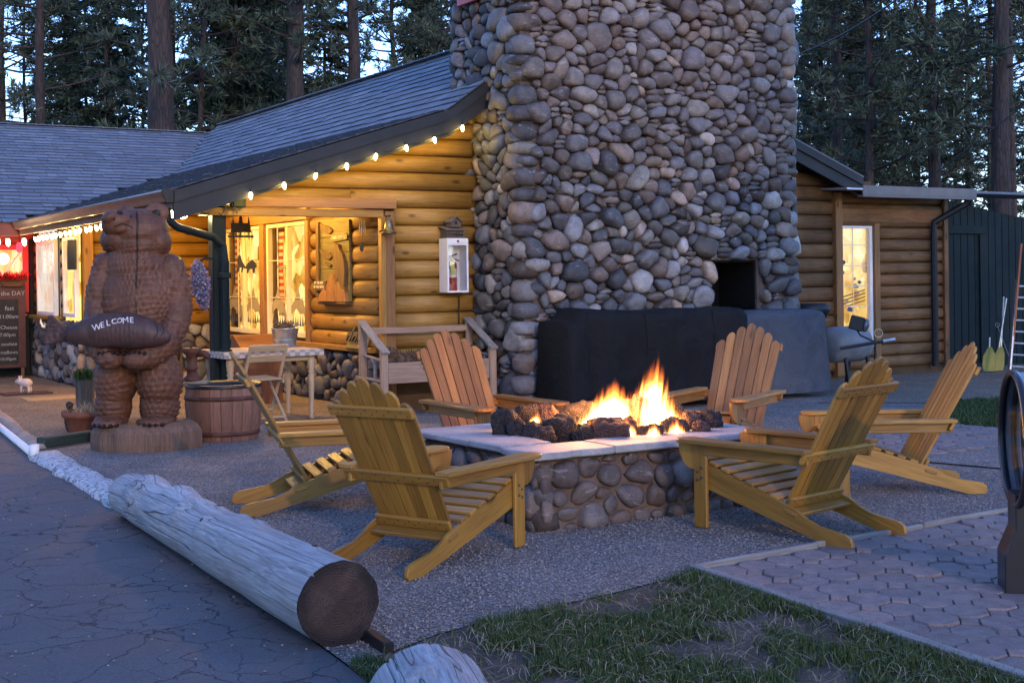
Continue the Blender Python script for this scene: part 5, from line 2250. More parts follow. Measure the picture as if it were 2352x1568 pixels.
def string(name, pts, label, hang, size=0.034, lights=1, power=2.0, colr=(1.0, 0.72, 0.30), cat='string lights', every=1):
    s = empty(name, pts[0], label=label, cat=cat, group='strings of warm bulbs')
    cord = []
    for i, p in enumerate(pts):
        cord.append(p)
        if i < len(pts) - 1:
            cord.append((p + pts[i + 1]) / 2 - ZZ * 0.02)
    MB().tube(cord, 0.006, 5).o('cord', M_CORD, s)
    for i, p in enumerate(pts):
        tl = Vector((R.uniform(-0.25, 0.25), R.uniform(-0.2, 0.2), -1)).normalized()
        a_, b_, c_ = perp(-tl)
        prof = [(0.004, -size * 2.1), (size * 0.32, -size * 1.9), (size * 0.52, -size * 1.3), (size * 0.55, -size * 0.7), (size * 0.4, -size * 0.1), (size * 0.33, 0.0)]
        MB().lathe(p - ZZ * hang, prof, 10, (b_, c_, a_)).o('bulb', M_BULB, s, smooth=True)
        MB().lathe(p - ZZ * hang, [(size * 0.36, 0.0), (size * 0.36, size * 0.7)], 8, (b_, c_, a_)).o('socket', M_CORD, s)
        if lights and i % every == 0:
            q = p - ZZ * (hang + size * 2.6)
            point('bulb_light', q, power * every, colr, 0.02, s)
    return s


def gpt(px, py, b):
    a, z = gp(px, py, b)
    return BW(a, b, z)


string('gable_string_lights', [gpt(px, py + 2, -0.40) for px, py in ((576, 440), (652, 417), (726, 395), (796, 373), (864, 351), (932, 331), (997, 313), (1062, 286))], 'string of eight warm bulbs along the gable edge', 0.0, 0.035, 1, 1.6, (1.0, 0.66, 0.13))


def apt(px, py, a):
    b, z = ga(px, py, a)
    return BW(a, b, z)


ep = [apt(80 + (245 - 80) * (i / 15.0) ** 1.12, 544 - (544 - 512) * (i / 15.0) ** 1.12, -2.42) for i in range(16)]
string('eave_string_lights', ep, 'string of many warm bulbs along the porch eaves', 0.0, 0.036, 1, 0.9, (1.0, 0.62, 0.2), every=3)
string('entry_string_lights', [gpt(px, 545, 7.35) for px in (-50, -5, 18, 55)], 'short string of bulbs above the entry door', 0.02, 0.055, 1, 0.6, (1.0, 0.5, 0.35), every=2)

# flood lamps under the eaves at the post, with their boxes
fl = empty('porch_floodlight', at(413, 478, 13.6), label='pair of glowing flood lamps under the eaves by the porch post', cat='floodlight')
for (px, py, tx) in ((406, 487, -0.5), (418, 486, 0.5)):
    c = at(px, py, 13.62)
    d = Vector((tx, -0.5, -0.8)).normalized()
    a_, b_, c_ = perp(d)
    MB().lathe(c, [(0.025, -0.06), (0.032, -0.02), (0.062, 0.03), (0.064, 0.035)], 14, (b_, c_, a_)).o('lamp_housing', M_GALV, fl, smooth=True)
    MB().lathe(c, [(0.060, 0.037), (0.048, 0.058), (0.015, 0.068)], 14, (b_, c_, a_)).o('lamp_face', emit('flood_face', (1.0, 0.85, 0.55), 14.0), fl, smooth=True)
MB().box(at(413, 472, 13.66), (0.12, 0.06, 0.05), RX, 0.006).o('bracket', M_GALV, fl)
point('flood_light', at(412, 496, 13.8) + E1 * 0.25, 5, (1.0, 0.70, 0.32), 0.05, fl)
# unseen lamps assumed in the porch ceiling for the orange glow, behind the beam
for i, (a_, b_) in enumerate(((-1.0, 1.3), (-1.0, 3.6))):
    lp = empty('assumed_ceiling_lamp', BW(a_, b_, roofz(a_) - 0.2), label=('assumed porch ceiling lamp, unseen behind the header beam', 'assumed porch ceiling lamp, unseen, nearest the back wall')[i], cat='lamp')
    z = roofz(a_) - 0.19
    MB().lathe(BW(a_, b_, z - 0.06), [(0.06, 0.06), (0.06, 0.0), (0.05, 0.0)], 14).o('fitting', M_BLACKM, lp)
    MB().ell(BW(a_, b_, z - 0.09), (0.05, 0.05, 0.05)).o('assumed_globe', emit('assumed_globe_%d' % i, (1.0, 0.72, 0.35), 6.0), lp, smooth=True)
    point('assumed_lamp_light', BW(a_, b_, z - 0.2), (58, 64)[i], (1.0, 0.54, 0.10), 0.06, lp)
rl = empty('standin_red_lantern', BW(-2.3, 8.3, 2.2), label='small red lantern glowing in the entry corner', cat='lantern')  # lantern added for the red glow of a source out of view
MB().lathe(BW(-2.3, 8.35, 1.98), [(0.03, 0), (0.05, 0.04), (0.05, 0.12), (0.03, 0.16)], 12).o('shade', emit('standin_red_lantern', (1.0, 0.05, 0.08), 0.8), rl, smooth=True)
MB().tube([BW(-2.3, 8.35, 2.13), BW(-2.3, 8.35, 2.6)], 0.006, 6).o('cord', M_CORD, rl)
point('standin_lantern_light', BW(-2.36, 8.25, 1.9), 8, (1.0, 0.10, 0.12), 0.1, rl)
bxs = empty('junction_box', gpt(545, 458, -0.16), label='small electrical boxes and cables under the gable end', cat='electrical box')
MB().box(gpt(547, 459, -0.17), (0.14, 0.09, 0.16), ax, 0.01).o('box', M_GREENP, bxs)
MB().box(gpt(519, 462, -0.16), (0.07, 0.06, 0.1), ax, 0.01).o('outlet', M_GALV, bxs)
mb = MB()
for (x0, y0, x1, y1, sg) in ((519, 470, 500, 486, 14), (533, 468, 556, 470, 16), (440, 468, 480, 492, 6), (540, 470, 545, 492, 0)):
    mb.tube([gpt(x0 + (x1 - x0) * k / 6, y0 + (y1 - y0) * k / 6 + sg * math.sin(math.pi * k / 6), -0.2) for k in range(7)], 0.006, 5)
mb.o('cable', M_BLACKM, bxs)
# ------------------------------------------------------------------ things on and by the cabin
def text_mesh(body, size, ext=0.002):
    cu = bpy.data.curves.new('txt', 'FONT')
    cu.body = body
    cu.size = size
    cu.extrude = ext
    cu.align_x = 'CENTER'
    cu.align_y = 'CENTER'
    cu.resolution_u = 2
    ob = bpy.data.objects.new('txt', cu)
    COL.objects.link(ob)
    dg = bpy.context.evaluated_depsgraph_get()
    me = bpy.data.meshes.new_from_object(ob.evaluated_get(dg))
    V = [v.co.copy() for v in me.vertices]
    F = [tuple(p.vertices) for p in me.polygons]
    bpy.data.objects.remove(ob)
    bpy.data.curves.remove(cu)
    bpy.data.meshes.remove(me)
    return V, F


def text(name, body, size, o, ux, uy, mat, parent, ext=0.002):
    V, F = text_mesh(body, size, ext)
    nn = Vector(ux).cross(Vector(uy))
    return mk(name, [Vector(o) + ux * v.x + uy * v.y + nn * v.z for v in V], F, mat, parent)


M_IRON = plain('cast_iron', (0.020, 0.017, 0.015), 0.55, 0.3, 12, 0.2, spec=0.4)
M_RUST = plain('rusty_iron', (0.085, 0.035, 0.024), 0.6, 0.4, 10, 0.3)
M_BRONZE = plain('aged_bronze', (0.16, 0.13, 0.075), 0.38, 0.3, 12, 0.1, metal=0.8)

# brass bell
ba, bzz = gp(893, 520, -0.2)
bell = empty('bell', BW(ba, -0.2, bzz), label='bronze bell on a bracket at the cabin corner', cat='bell')
bt_ = gp(893, 537, -0.2)[1]
hb = gp(893, 503, -0.2)[1] - bt_
MB().lathe(BW(ba, -0.2, bt_), [(0.50 * hb, 0.0), (0.52 * hb, 0.02), (0.44 * hb, 0.12 * hb), (0.33 * hb, 0.35 * hb), (0.28 * hb, 0.6 * hb), (0.24 * hb, 0.85 * hb), (0.12 * hb, 0.98 * hb), (0.02, 1.02 * hb)], 20).o('cup', M_BRONZE, bell, smooth=True)
MB().tube([BW(ba, -0.2, bt_ + hb), BW(ba, -0.2, bt_ + hb * 1.25)], 0.012, 6).o('crown', M_BRONZE, bell)
mb = MB().tube([BW(ba, -0.05, bt_ + hb * 1.2), BW(ba, -0.24, bt_ + hb * 1.2)], 0.01, 6)
mb.tube([BW(ba, -0.06, bt_ + hb * 0.3), BW(ba - 0.09, -0.16, bt_ + hb * 0.15)], 0.01, 6)
mb.o('bracket', M_IRON, bell)

# extinguisher cabinet
c0, cz0 = gp(1028, 672, -0.25)
c1, _ = gp(1076, 672, -0.25)
cz1 = gp(1028, 547, -0.25)[1]
cabn = empty('extinguisher_cabinet', BW((c0 + c1) / 2, -0.15, cz0), label='white metal fire extinguisher cabinet with glazed door on the log wall', cat='cabinet')
mb = MB()
cm, cw, chh = (c0 + c1) / 2, c1 - c0, cz1 - cz0
mb.box(BW(c0 + 0.004, -0.15, cz0 + chh / 2), (0.008, 0.19, chh), ax, 0.002)
mb.box(BW(c1 - 0.004, -0.15, cz0 + chh / 2), (0.008, 0.19, chh), ax, 0.002)
mb.box(BW(cm, -0.15, cz0 + 0.004), (cw - 0.018, 0.19, 0.008), ax, 0.002)
mb.box(BW(cm, -0.15, cz1 - 0.004), (cw - 0.018, 0.19, 0.008), ax, 0.002)
mb.box(BW(cm, -0.06, cz0 + chh / 2), (cw - 0.018, 0.008, chh - 0.02), ax, 0.002)
mb.o('case', M_WHITEP, cabn)
mb = MB()
frame_rect(mb, frG, c0 - 0.002, c1 + 0.002, cz0 - 0.002, cz1 - 0.06, 0.022, 0.012, 0.253)
mb.box(BW(cm, -0.253, cz1 - 0.033), (cw + 0.004, 0.012, 0.052), ax, 0.002)
dr = mb.o('door', M_WHITEP, cabn)
MB().box(BW(cm, -0.252, cz0 + chh / 2 - 0.03), (cw - 0.046, 0.004, chh - 0.11), ax, 0.001).o('pane', M_GLASS, dr)
MB().lathe(BW(cm, -0.26, cz1 - 0.035), [(0.013, 0), (0.013, 0.008), (0.006, 0.01)], 10, (E1, ZZ, -E2)).o('lock', M_IRON, dr)
exg = empty('fire_extinguisher', BW(cm - 0.02, -0.15, cz0 + 0.012), label='red fire extinguisher with a yellow tag inside the white cabinet', cat='extinguisher')
M_EXR = plain('extinguisher_red', (0.35, 0.015, 0.015), 0.35, 0.1, 5, 0, spec=0.5)
eb = cz0 + 0.012
MB().lathe(BW(cm - 0.02, -0.15, eb), [(0.052, 0), (0.056, 0.01), (0.056, 0.30), (0.045, 0.335), (0.02, 0.36), (0.018, 0.38)], 18).o('cylinder', M_EXR, exg, smooth=True)
MB().lathe(BW(cm - 0.02, -0.15, eb + 0.16), [(0.0568, 0), (0.0568, 0.10)], 18, cap=False).o('label_band', plain('label_white', (0.6, 0.58, 0.55), 0.5, 0.2, 30, 0), exg, smooth=True)
mb = MB().bar(BW(cm - 0.06, -0.15, eb + 0.40), BW(cm + 0.05, -0.15, eb + 0.43), 0.02, 0.015)
mb.bar(BW(cm - 0.02, -0.15, eb + 0.385), BW(cm + 0.07, -0.15, eb + 0.35), 0.02, 0.012)
mb.lathe(BW(cm - 0.02, -0.15, eb + 0.375), [(0.018, 0), (0.018, 0.04)], 8)
mb.o('valve', M_IRON, exg)
MB().box(BW(cm - 0.045, -0.212, eb + 0.27), (0.055, 0.003, 0.15), (Vector(E1 + ZZ * 0.15).normalized(), E2, Vector(ZZ - E1 * 0.15).normalized()), 0.001).o('tag', plain('yellow_tag', (0.55, 0.55, 0.14), 0.7, 0.1, 9, 0), exg)
hk = MB().tube([BW(c1 - 0.03, -0.08, cz0 - 0.05), BW(c1 - 0.035, -0.08, cz0 - 0.38)], 0.007, 6)
tag(hk.o('hanging_rod', M_BLACKM, None), 'thin dark rod hanging on the logs below the white cabinet', 'rod')

# bird house on the cabinet
bh = empty('birdhouse', BW(cm, -0.15, cz1), label='little twig birdhouse standing on the white cabinet', cat='birdhouse')
M_OLDW = wood('old_grey_wood', (0.07, 0.055, 0.045), (0.20, 0.16, 0.125), 0.85, 2.0, False, 0.3, 0.5)
z = cz1 + 0.001
MB().box(BW(cm, -0.15, z + 0.01), (0.26, 0.19, 0.02), ax, 0.003).o('base', M_OLDW, bh, g=E1, t=0.5)
MB().box(BW(cm - 0.01, -0.14, z + 0.065), (0.22, 0.14, 0.09), ax, 0.003).o('lower_storey', M_OLDW, bh, g=E1, t=0.2)
MB().box(BW(cm, -0.145, z + 0.118), (0.29, 0.21, 0.014), (E1, (E2 * 1 + ZZ * 0.2).normalized(), (ZZ - E2 * 0.2).normalized()), 0.003).o('lower_roof', M_OLDW, bh, g=E1, t=0.9)
MB().prism(BW(cm, -0.22, z + 0.127), E1, ZZ, E2, [(-0.065, 0), (0.065, 0), (0.065, 0.055), (0, 0.11), (-0.065, 0.055)], 0.12).o('upper_house', M_OLDW, bh, g=ZZ, t=0.4)
for s in (-1, 1):
    d = (E1 * s * 0.075 - ZZ * 0.062).normalized()
    MB().box(BW(cm + s * 0.04, -0.165, z + 0.127 + 0.088), (0.105, 0.155, 0.01), (d, E2, d.cross(E2)), 0.002).o('roof_board', M_OLDW, bh, g=E2, t=0.7)
MB().lathe(BW(cm, -0.222, z + 0.127 + 0.05), [(0.018, 0), (0.018, 0.004)], 12, (E1, ZZ, -E2)).o('hole', M_BLACKM, bh)
mb = MB()
for i in range(7):
    x = cm - 0.12 + 0.04 * i
    mb.tube([BW(x, -0.235, z + 0.02), BW(x + R.uniform(-0.01, 0.01), -0.235, z + 0.10)], 0.005, 5)
mb.tube([BW(cm - 0.14, -0.24, z + 0.06), BW(cm + 0.14, -0.238, z + 0.05)], 0.006, 5)
mb.tube([BW(cm - 0.14, -0.24, z + 0.09), BW(cm + 0.14, -0.238, z + 0.095)], 0.006, 5)
mb.o('twig_railing', M_OLDW, bh, g=ZZ, t=0.2)

# carved wooden panel on the porch wall
q0, q1 = ga(731, 600, -0.07)[0], ga(806, 600, -0.07)[0]
b_hi, b_lo = max(q0, q1), min(q0, q1)
pz0, pz1 = ga(770, 692, -0.07)[1], ga(770, 507, -0.07)[1]
pn = empty('relief_carving', BW(-0.1, (b_hi + b_lo) / 2, pz0), label='carved relief panel of a mountain cat, birds and rocks on the porch wall', cat='carving')
M_PANEL = wood('panel_green_wood', (0.11, 0.095, 0.032), (0.20, 0.17, 0.065), 0.6, 1.0, False, 0.25, 0.2)
M_PAND = wood('panel_dark_wood', (0.075, 0.045, 0.02), (0.17, 0.10, 0.04), 0.6, 1.0, False, 0.25, 0.3)
PWd, PHt = b_hi - b_lo, pz1 - pz0
frC = lambda u, v, o_=0.0: BW(-0.075 - o_, b_hi - u * PWd, pz0 + v * PHt)   # u to the right in view
for i in range(5):
    MB().box(frC(0.5, (i + 0.5) / 5), (0.03, PWd, PHt / 5 - 0.004), ax, 0.004).o('plank', M_PANEL, pn, g=E2, t=R.random())
UXC = (frC(1, 0) - frC(0, 0)).normalized()


def relief(name, pts, th, mat, off=0.015, t=0.5):
    P = [(u * PWd, v * PHt) for u, v in pts]
    return MB().prism(frC(0, 0, off), UXC, ZZ, -E1, P, th, 0.004).o(name, mat, pn, g=ZZ, t=t)


relief('tree_trunk', [(0.03, 0.05), (0.12, 0.05), (0.13, 1.0), (0.05, 1.0)], 0.03, M_PAND)
for (u, v, s) in ((0.15, 0.98, 1.0), (0.13, 0.66, 1.0), (0.3, 0.5, 0.5)):
    relief('feathered_branch', [(u, v), (u + 0.30 * s, v - 0.055 * s), (u + 0.40 * s, v - 0.10 * s), (u + 0.36 * s, v - 0.12 * s), (u + 0.3 * s, v - 0.14 * s), (u + 0.22 * s, v - 0.13 * s), (u + 0.12 * s, v - 0.11 * s), (u + 0.02 * s, v - 0.05 * s)], 0.02, M_PAND, t=0.2)
relief('cat_figure', [(0.62, 0.22), (0.66, 0.40), (0.61, 0.52), (0.60, 0.62), (0.64, 0.67), (0.68, 0.715), (0.72, 0.70), (0.77, 0.70), (0.80, 0.64), (0.88, 0.58), (0.93, 0.50), (0.95, 0.36), (0.92, 0.18), (0.97, 0.12), (0.80, 0.14), (0.74, 0.30), (0.70, 0.18)], 0.045, M_PAND, t=0.9)
relief('rock_ridge', [(0.30, 0.0), (0.33, 0.10), (0.42, 0.22), (0.50, 0.31), (0.56, 0.34), (0.62, 0.30), (0.68, 0.20), (0.76, 0.25), (0.84, 0.16), (0.95, 0.14), (1.0, 0.0)], 0.05, M_TRIM, t=0.5)
relief('rock_ridge', [(0.16, 0.0), (0.24, 0.10), (0.36, 0.16), (0.44, 0.10), (0.55, 0.18), (0.66, 0.06), (0.70, 0.0)], 0.07, M_TRIM, t=0.7)
pl = relief('name_plate', [(0.54, 0.735), (0.97, 0.755), (0.985, 0.81), (0.94, 0.835), (0.58, 0.815), (0.53, 0.78)], 0.02, M_PANEL, t=0.9)
text('lettering', 'CABIN RENTALS', 0.062, frC(0.76, 0.785, 0.042), UXC, ZZ, M_CREAM, pl)
pl = relief('rate_board', [(0.0, 0.135), (0.40, 0.135), (0.40, 0.25), (0.0, 0.25)], 0.05, M_PAND, 0.02, t=0.1)
text('lettering', 'BY THE DAY\nBY THE WEEK', 0.05, frC(0.2, 0.205, 0.075), UXC, ZZ, M_CREAM, pl)
MB().box(frC(0.55, -0.02, 0.02), (0.09, PWd * 0.85, 0.03), ax, 0.004).o('shelf', M_PAND, pn, g=E2, t=0.1)

# metal silhouettes that hang in the porch
def firpoly(x, y, w, h):
    n = 7
    L_, Rr = [], []
    for i in range(n):
        f = i / n
        ww_ = w * (1 - f) * 0.5
        yy = y + h * (0.16 + 0.84 * f)
        Rr += [(x + ww_, yy), (x + ww_ * 0.5, yy + h * 0.06)]
        L_ += [(x - ww_ * 0.95, yy), (x - ww_ * 0.5, yy + h * 0.06)]
    return [(x - w * 0.06, y)] + [(x + w * 0.06, y), (x + w * 0.06, y + h * 0.16)] + Rr + [(x, y + h)] + L_[::-1] + [(x - w * 0.06, y + h * 0.16)]


bD = 1.0
def hang(name, label, cat, px, py, b):
    a, z = gp(px, py, b)
    return empty(name, BW(a, b, z), label=label, cat=cat), a, z


ht, ha_, hz_ = hang('metal_fir_trees', 'flat metal cut-out of three firs hanging beside the porch post', 'ornament', 553, 543, bD)
sx_ = gp(583, 543, bD)[0] - gp(525, 543, bD)[0]
sz_ = gp(553, 482, bD)[1] - hz_
for (dx, w, h) in ((-0.30, 0.26, 0.72), (0.0, 0.36, 1.0), (0.32, 0.28, 0.72)):
    MB().prism(BW(ha_ + dx * sx_, bD, hz_), E1, ZZ, -E2, firpoly(0, 0.01, w * sx_, h * sz_), 0.006).o('fir', M_IRON, ht)
MB().box(BW(ha_, bD - 0.003, hz_), (sx_, 0.02, 0.025), ax, 0.002).o('base_bar', M_IRON, ht)
MB().box(BW(ha_ + 0.0, bD + 0.006, hz_ + 0.10), (sx_ * 0.75, 0.004, 0.11), ax, 0.002).o('hill', M_IRON, ht)
MB().tube([BW(ha_, bD, hz_ + sz_ * 0.97), BW(ha_, bD, 2.55)], 0.003, 4).o('wire', M_IRON, ht)
dm, ma_, mz_ = hang('metal_animal_mobile', 'small metal deer and bear silhouettes hanging before the lit window', 'ornament', 566, 612, 1.6)
k_ = (gp(590, 612, 1.6)[0] - gp(543, 612, 1.6)[0])
deer = [(-0.5, -0.2), (-0.42, 0.05), (-0.45, 0.3), (-0.38, 0.55), (-0.28, 0.5), (-0.22, 0.25), (-0.05, 0.0), (-0.08, -0.12), (-0.14, -0.05), (-0.22, -0.3), (-0.27, -0.28), (-0.24, -0.05), (-0.36, -0.05), (-0.4, -0.3)]
bear = [(-0.08, -0.1), (0.02, 0.12), (0.14, 0.25), (0.28, 0.32), (0.42, 0.2), (0.5, 0.05), (0.48, -0.08), (0.42, -0.05), (0.40, -0.3), (0.32, -0.32), (0.30, -0.12), (0.14, -0.12), (0.08, -0.32), (0.0, -0.3), (0.02, -0.12)]
for nm, pl in (('deer', deer), ('bear', bear)):
    MB().prism(BW(ma_, 1.6, mz_), E1, ZZ, -E2, [(x * k_, y * k_) for x, y in pl], 0.006).o(nm, M_IRON, dm)
MB().tube([BW(ma_, 1.6, mz_ + 0.05), BW(ma_ - 0.04, 1.6, 2.55)], 0.003, 4).o('wire', M_IRON, dm)
wc, ca_, cz_ = hang('wind_chime', 'little wind chime hanging near the porch corner', 'wind chime', 832, 500, 0.25)
MB().lathe(BW(ca_, 0.25, cz_), [(0.045, 0), (0.045, 0.015)], 12).o('top_disc', M_IRON, wc)
for i in range(4):
    x = ca_ - 0.035 + 0.023 * i
    MB().tube([BW(x, 0.25, cz_ - 0.03), BW(x, 0.25, cz_ - 0.17 - 0.02 * (i % 2))], 0.007, 6).o('chime_tube', M_GALV, wc)
mb = MB().tube([BW(ca_, 0.25, cz_ + 0.2), BW(ca_, 0.25, cz_ - 0.3)], 0.002, 4)
mb.ell(BW(ca_ - 0.01, 0.25, cz_ - 0.34), (0.025, 0.006, 0.05))
mb.o('cord', M_IRON, wc)

# hook board on the ledge
hbd = empty('hook_board', apt(820, 790, -0.08), label='small green board with three dark horse hooks leaning on the ledge', cat='hook board')
hb0, hb1 = ga(800, 785, -0.09)[0], ga(846, 793, -0.09)[0]
hm = (hb0 + hb1) / 2
tl = (ZZ - E1 * -0.55).normalized()
MB().box(BW(-0.09, hm, LEDGE + 0.075), (0.02, abs(hb0 - hb1), 0.16), ((E1 + ZZ * -0.5).normalized(), E2, (ZZ + E1 * 0.5).normalized()), 0.004).o('board', M_PANEL, hbd, g=E2, t=0.8)
for i in range(3):
    bb = hm + (i - 1) * 0.155 + 0.02
    c = BW(-0.10, bb, LEDGE + 0.14)
    horse = [(-0.075, 0.0), (-0.07, 0.05), (-0.03, 0.055), (0.01, 0.045), (0.03, 0.09), (0.055, 0.10), (0.06, 0.08), (0.035, 0.04), (0.03, -0.02), (0.015, -0.05), (0.0, -0.045), (0.005, 0.0), (-0.035, 0.005), (-0.055, -0.045), (-0.065, -0.03)]
    MB().prism(c, -E2, (ZZ + E1 * 0.4).normalized(), (-E1 + ZZ * 0.4).normalized(), [(x * 1.25, y * 1.25) for x, y in horse], 0.018).o('hook', M_IRON, hbd)

# hanging bunch of lavender blossom on the post
lv = empty('hanging_flowers', at(462, 655, 13.8), label='hanging bunch of dried lavender coloured flowers on the porch post', cat='flowers')
rs = np.random.RandomState(3)
n = 1500
cth = rs.uniform(-1, 1, n)
phi = rs.uniform(0, 2 * math.pi, n)
rho = rs.uniform(0.7, 1.08, n)
cen = np.array(at(461, 655, 13.78))
s_ = np.sqrt(1 - cth ** 2)
taper = 1 - 0.25 * (-(cth)).clip(0, 1)
C_ = cen + np.stack([0.088 * s_ * np.cos(phi) * rho * taper + 0.03 * -cth, 0.088 * s_ * np.sin(phi) * rho * taper, 0.25 * cth * rho], 1)
d_ = rs.normal(size=(n, 3))
d_ /= np.linalg.norm(d_, axis=1, keepdims=True)
e_ = np.cross(d_, rs.normal(size=(n, 3)))
e_ /= np.linalg.norm(e_, axis=1, keepdims=True)
L_ = rs.uniform(0.012, 0.024, (n, 1))
V = np.stack([C_, C_ + d_ * L_ + e_ * L_ * 0.5, C_ + d_ * L_ * 2, C_ + d_ * L_ - e_ * L_ * 0.5], 1).reshape(-1, 3)
k = np.arange(n) * 4
F = np.concatenate([np.stack([k, k + 1, k + 2], 1), np.stack([k, k + 2, k + 3], 1)])
me = mesh_np('blossom', V - np.array(lv.location), F, leafmat('lavender', (0.09, 0.08, 0.15), (0.30, 0.27, 0.40)), np.repeat(rs.rand(n), 4))
o = bpy.data.objects.new('blossom', me)
COL.objects.link(o)
o.parent = lv
mb = MB().ell(at(461, 655, 13.78), (0.06, 0.06, 0.2))
mb.o('core', plain('dry_stems', (0.10, 0.09, 0.07), 0.9, 0.3, 30, 0.3), lv, smooth=True)
MB().tube([at(461, 600, 13.78), at(470, 592, 13.8), at(487, 594, 13.85)], 0.012, 6).o('hook', M_GREENP, lv)

# planter trough with pine cones
bF, bK = -0.70, -0.16
pt = empty('planter_trough', gpt(1000, 900, -0.5) * 1.0, label='wooden planter trough with slanted end rails beside the chimney', cat='planter')
pl0, pl1 = gp(883, 860, bF)[0], gp(1136, 860, bF)[0] - 0.02
zf0, zf1 = gp(890, 882, bF)[1], gp(890, 834, bF)[1]
zcapf, zcapb = gp(890, 803, bF)[1], gp(838, 742, bK)[1]
pt.location = BW((pl0 + pl1) / 2, (bF + bK) / 2, 0)
MB().box(BW((pl0 + pl1) / 2, bF + 0.012, (zf0 + zf1) / 2), (pl1 - pl0 - 0.09, 0.03, zf1 - zf0), ax, 0.005).o('front_board', M_PLANT, pt, g=E1)
MB().box(BW((pl0 + pl1) / 2, bK - 0.02, (zf0 + zf1) / 2), (pl1 - pl0 - 0.09, 0.03, zf1 - zf0), ax, 0.005).o('back_board', M_PLANT, pt, g=E1)
MB().box(BW((pl0 + pl1) / 2, (bF + bK) / 2, zf0 + 0.03), (pl1 - pl0 - 0.09, bK - bF - 0.08, 0.03), ax, 0.005).o('floor_board', M_PLANT, pt, g=E1)
MB().box(BW((pl0 + pl1) / 2, bK - 0.02, zcapb - 0.09), (pl1 - pl0 - 0.09, 0.035, 0.07), ax, 0.005).o('rear_rail', M_PLANT, pt, g=E1)
for a_ in (pl0, pl1):
    MB().box(BW(a_, bF + 0.01, zcapf / 2), (0.085, 0.05, zcapf - 0.02), ax, 0.006).o('post', M_PLANT, pt, g=ZZ)
    MB().box(BW(a_, bK, zcapb / 2), (0.085, 0.05, zcapb - 0.02), ax, 0.006).o('post', M_PLANT, pt, g=ZZ)
    MB().bar(BW(a_, bF - 0.05, zcapf - 0.035), BW(a_, bK + 0.03, zcapb + 0.02), 0.095, 0.028, ZZ).o('end_cap', M_GREYWOOD, pt, g=E2, t=0.8)
    MB().tube([BW(a_, bF + 0.03, zcapf - 0.12), BW(a_, bK - 0.03, zcapf - 0.08)], 0.016, 7).o('branch', M_GREYWOOD, pt, g=E2, t=1)
    MB().tube([BW(a_, (bF + bK) / 2 - 0.05, zf0 + 0.02), BW(a_ + 0.02, (bF + bK) / 2, zf0 + 0.2), BW(a_ - 0.01, (bF + bK) / 2 + 0.02, zcapf - 0.1)], 0.02, 7).o('branch', M_GREYWOOD, pt, g=ZZ, t=1)
    MB().tube([BW(a_, bF + 0.03, zf0 + 0.02), BW(a_, bK - 0.03, zf0 + 0.04)], 0.016, 7).o('branch', M_GREYWOOD, pt, g=E2, t=1)


def conemesh():
    mb = MB()
    mb.ell((0, 0, 0), (0.055, 0.055, 0.085), None, 10, 7)
    for i in range(70):
        f = (i + 0.5) / 70
        an = i * 2.39996
        z = -0.085 + 0.165 * f
        r_ = 0.062 * math.sqrt(max(0.02, 1 - ((z) / 0.1) ** 2)) + 0.004
        d = Vector((math.cos(an), math.sin(an), 0.35)).normalized()
        sd_ = Vector((-math.sin(an), math.cos(an), 0))
        c = Vector((math.cos(an) * r_, math.sin(an) * r_, z))
        w, l = 0.013, 0.022
        mb.add([c - d * 0.012, c + sd_ * w, c + d * l, c - sd_ * w, c + d * 0.004 + ZZ * 0.006], [(0, 1, 4), (1, 2, 4), (2, 3, 4), (3, 0, 4), (0, 3, 2, 1)])
    me = bpy.data.meshes.new('pine_cone')
    me.from_pydata([tuple(v) for v in mb.V], [], mb.F)
    me.materials.append(plain('pine_cone', (0.10, 0.062, 0.038), 0.8, 0.4, 40, 0.2))
    return me


CONE = conemesh()


def cone(loc, s=1.0, label='brown pine cone lying in the wooden planter trough', group='pine cones in the planter trough'):
    o = bpy.data.objects.new('pine_cone', CONE)
    COL.objects.link(o)
    o.location = loc
    o.rotation_euler = (R.uniform(-1.6, 1.6), R.uniform(-1.6, 1.6), R.uniform(0, 6))
    o.scale = (s, s, s)
    return tag(o, label, 'pine cone', group)


n = 13
for i in range(n):
    for row in (0, 1):
        a_ = pl0 + 0.14 + (pl1 - pl0 - 0.28) * (i + 0.5 * row) / (n - 0.5)
        cone(BW(a_, bF + 0.12 + 0.17 * row + R.uniform(-0.02, 0.02), zf1 - 0.03 + 0.05 * row + R.uniform(-0.03, 0.05)), R.uniform(0.85, 1.35))
dl = MB().box(BW((pl0 + pl1) / 2, (bF + bK) / 2, zf1 - 0.09), (pl1 - pl0 - 0.1, bK - bF - 0.08, 0.02), ax, 0.003)
dl.o('litter', MATS['soil'], pt)

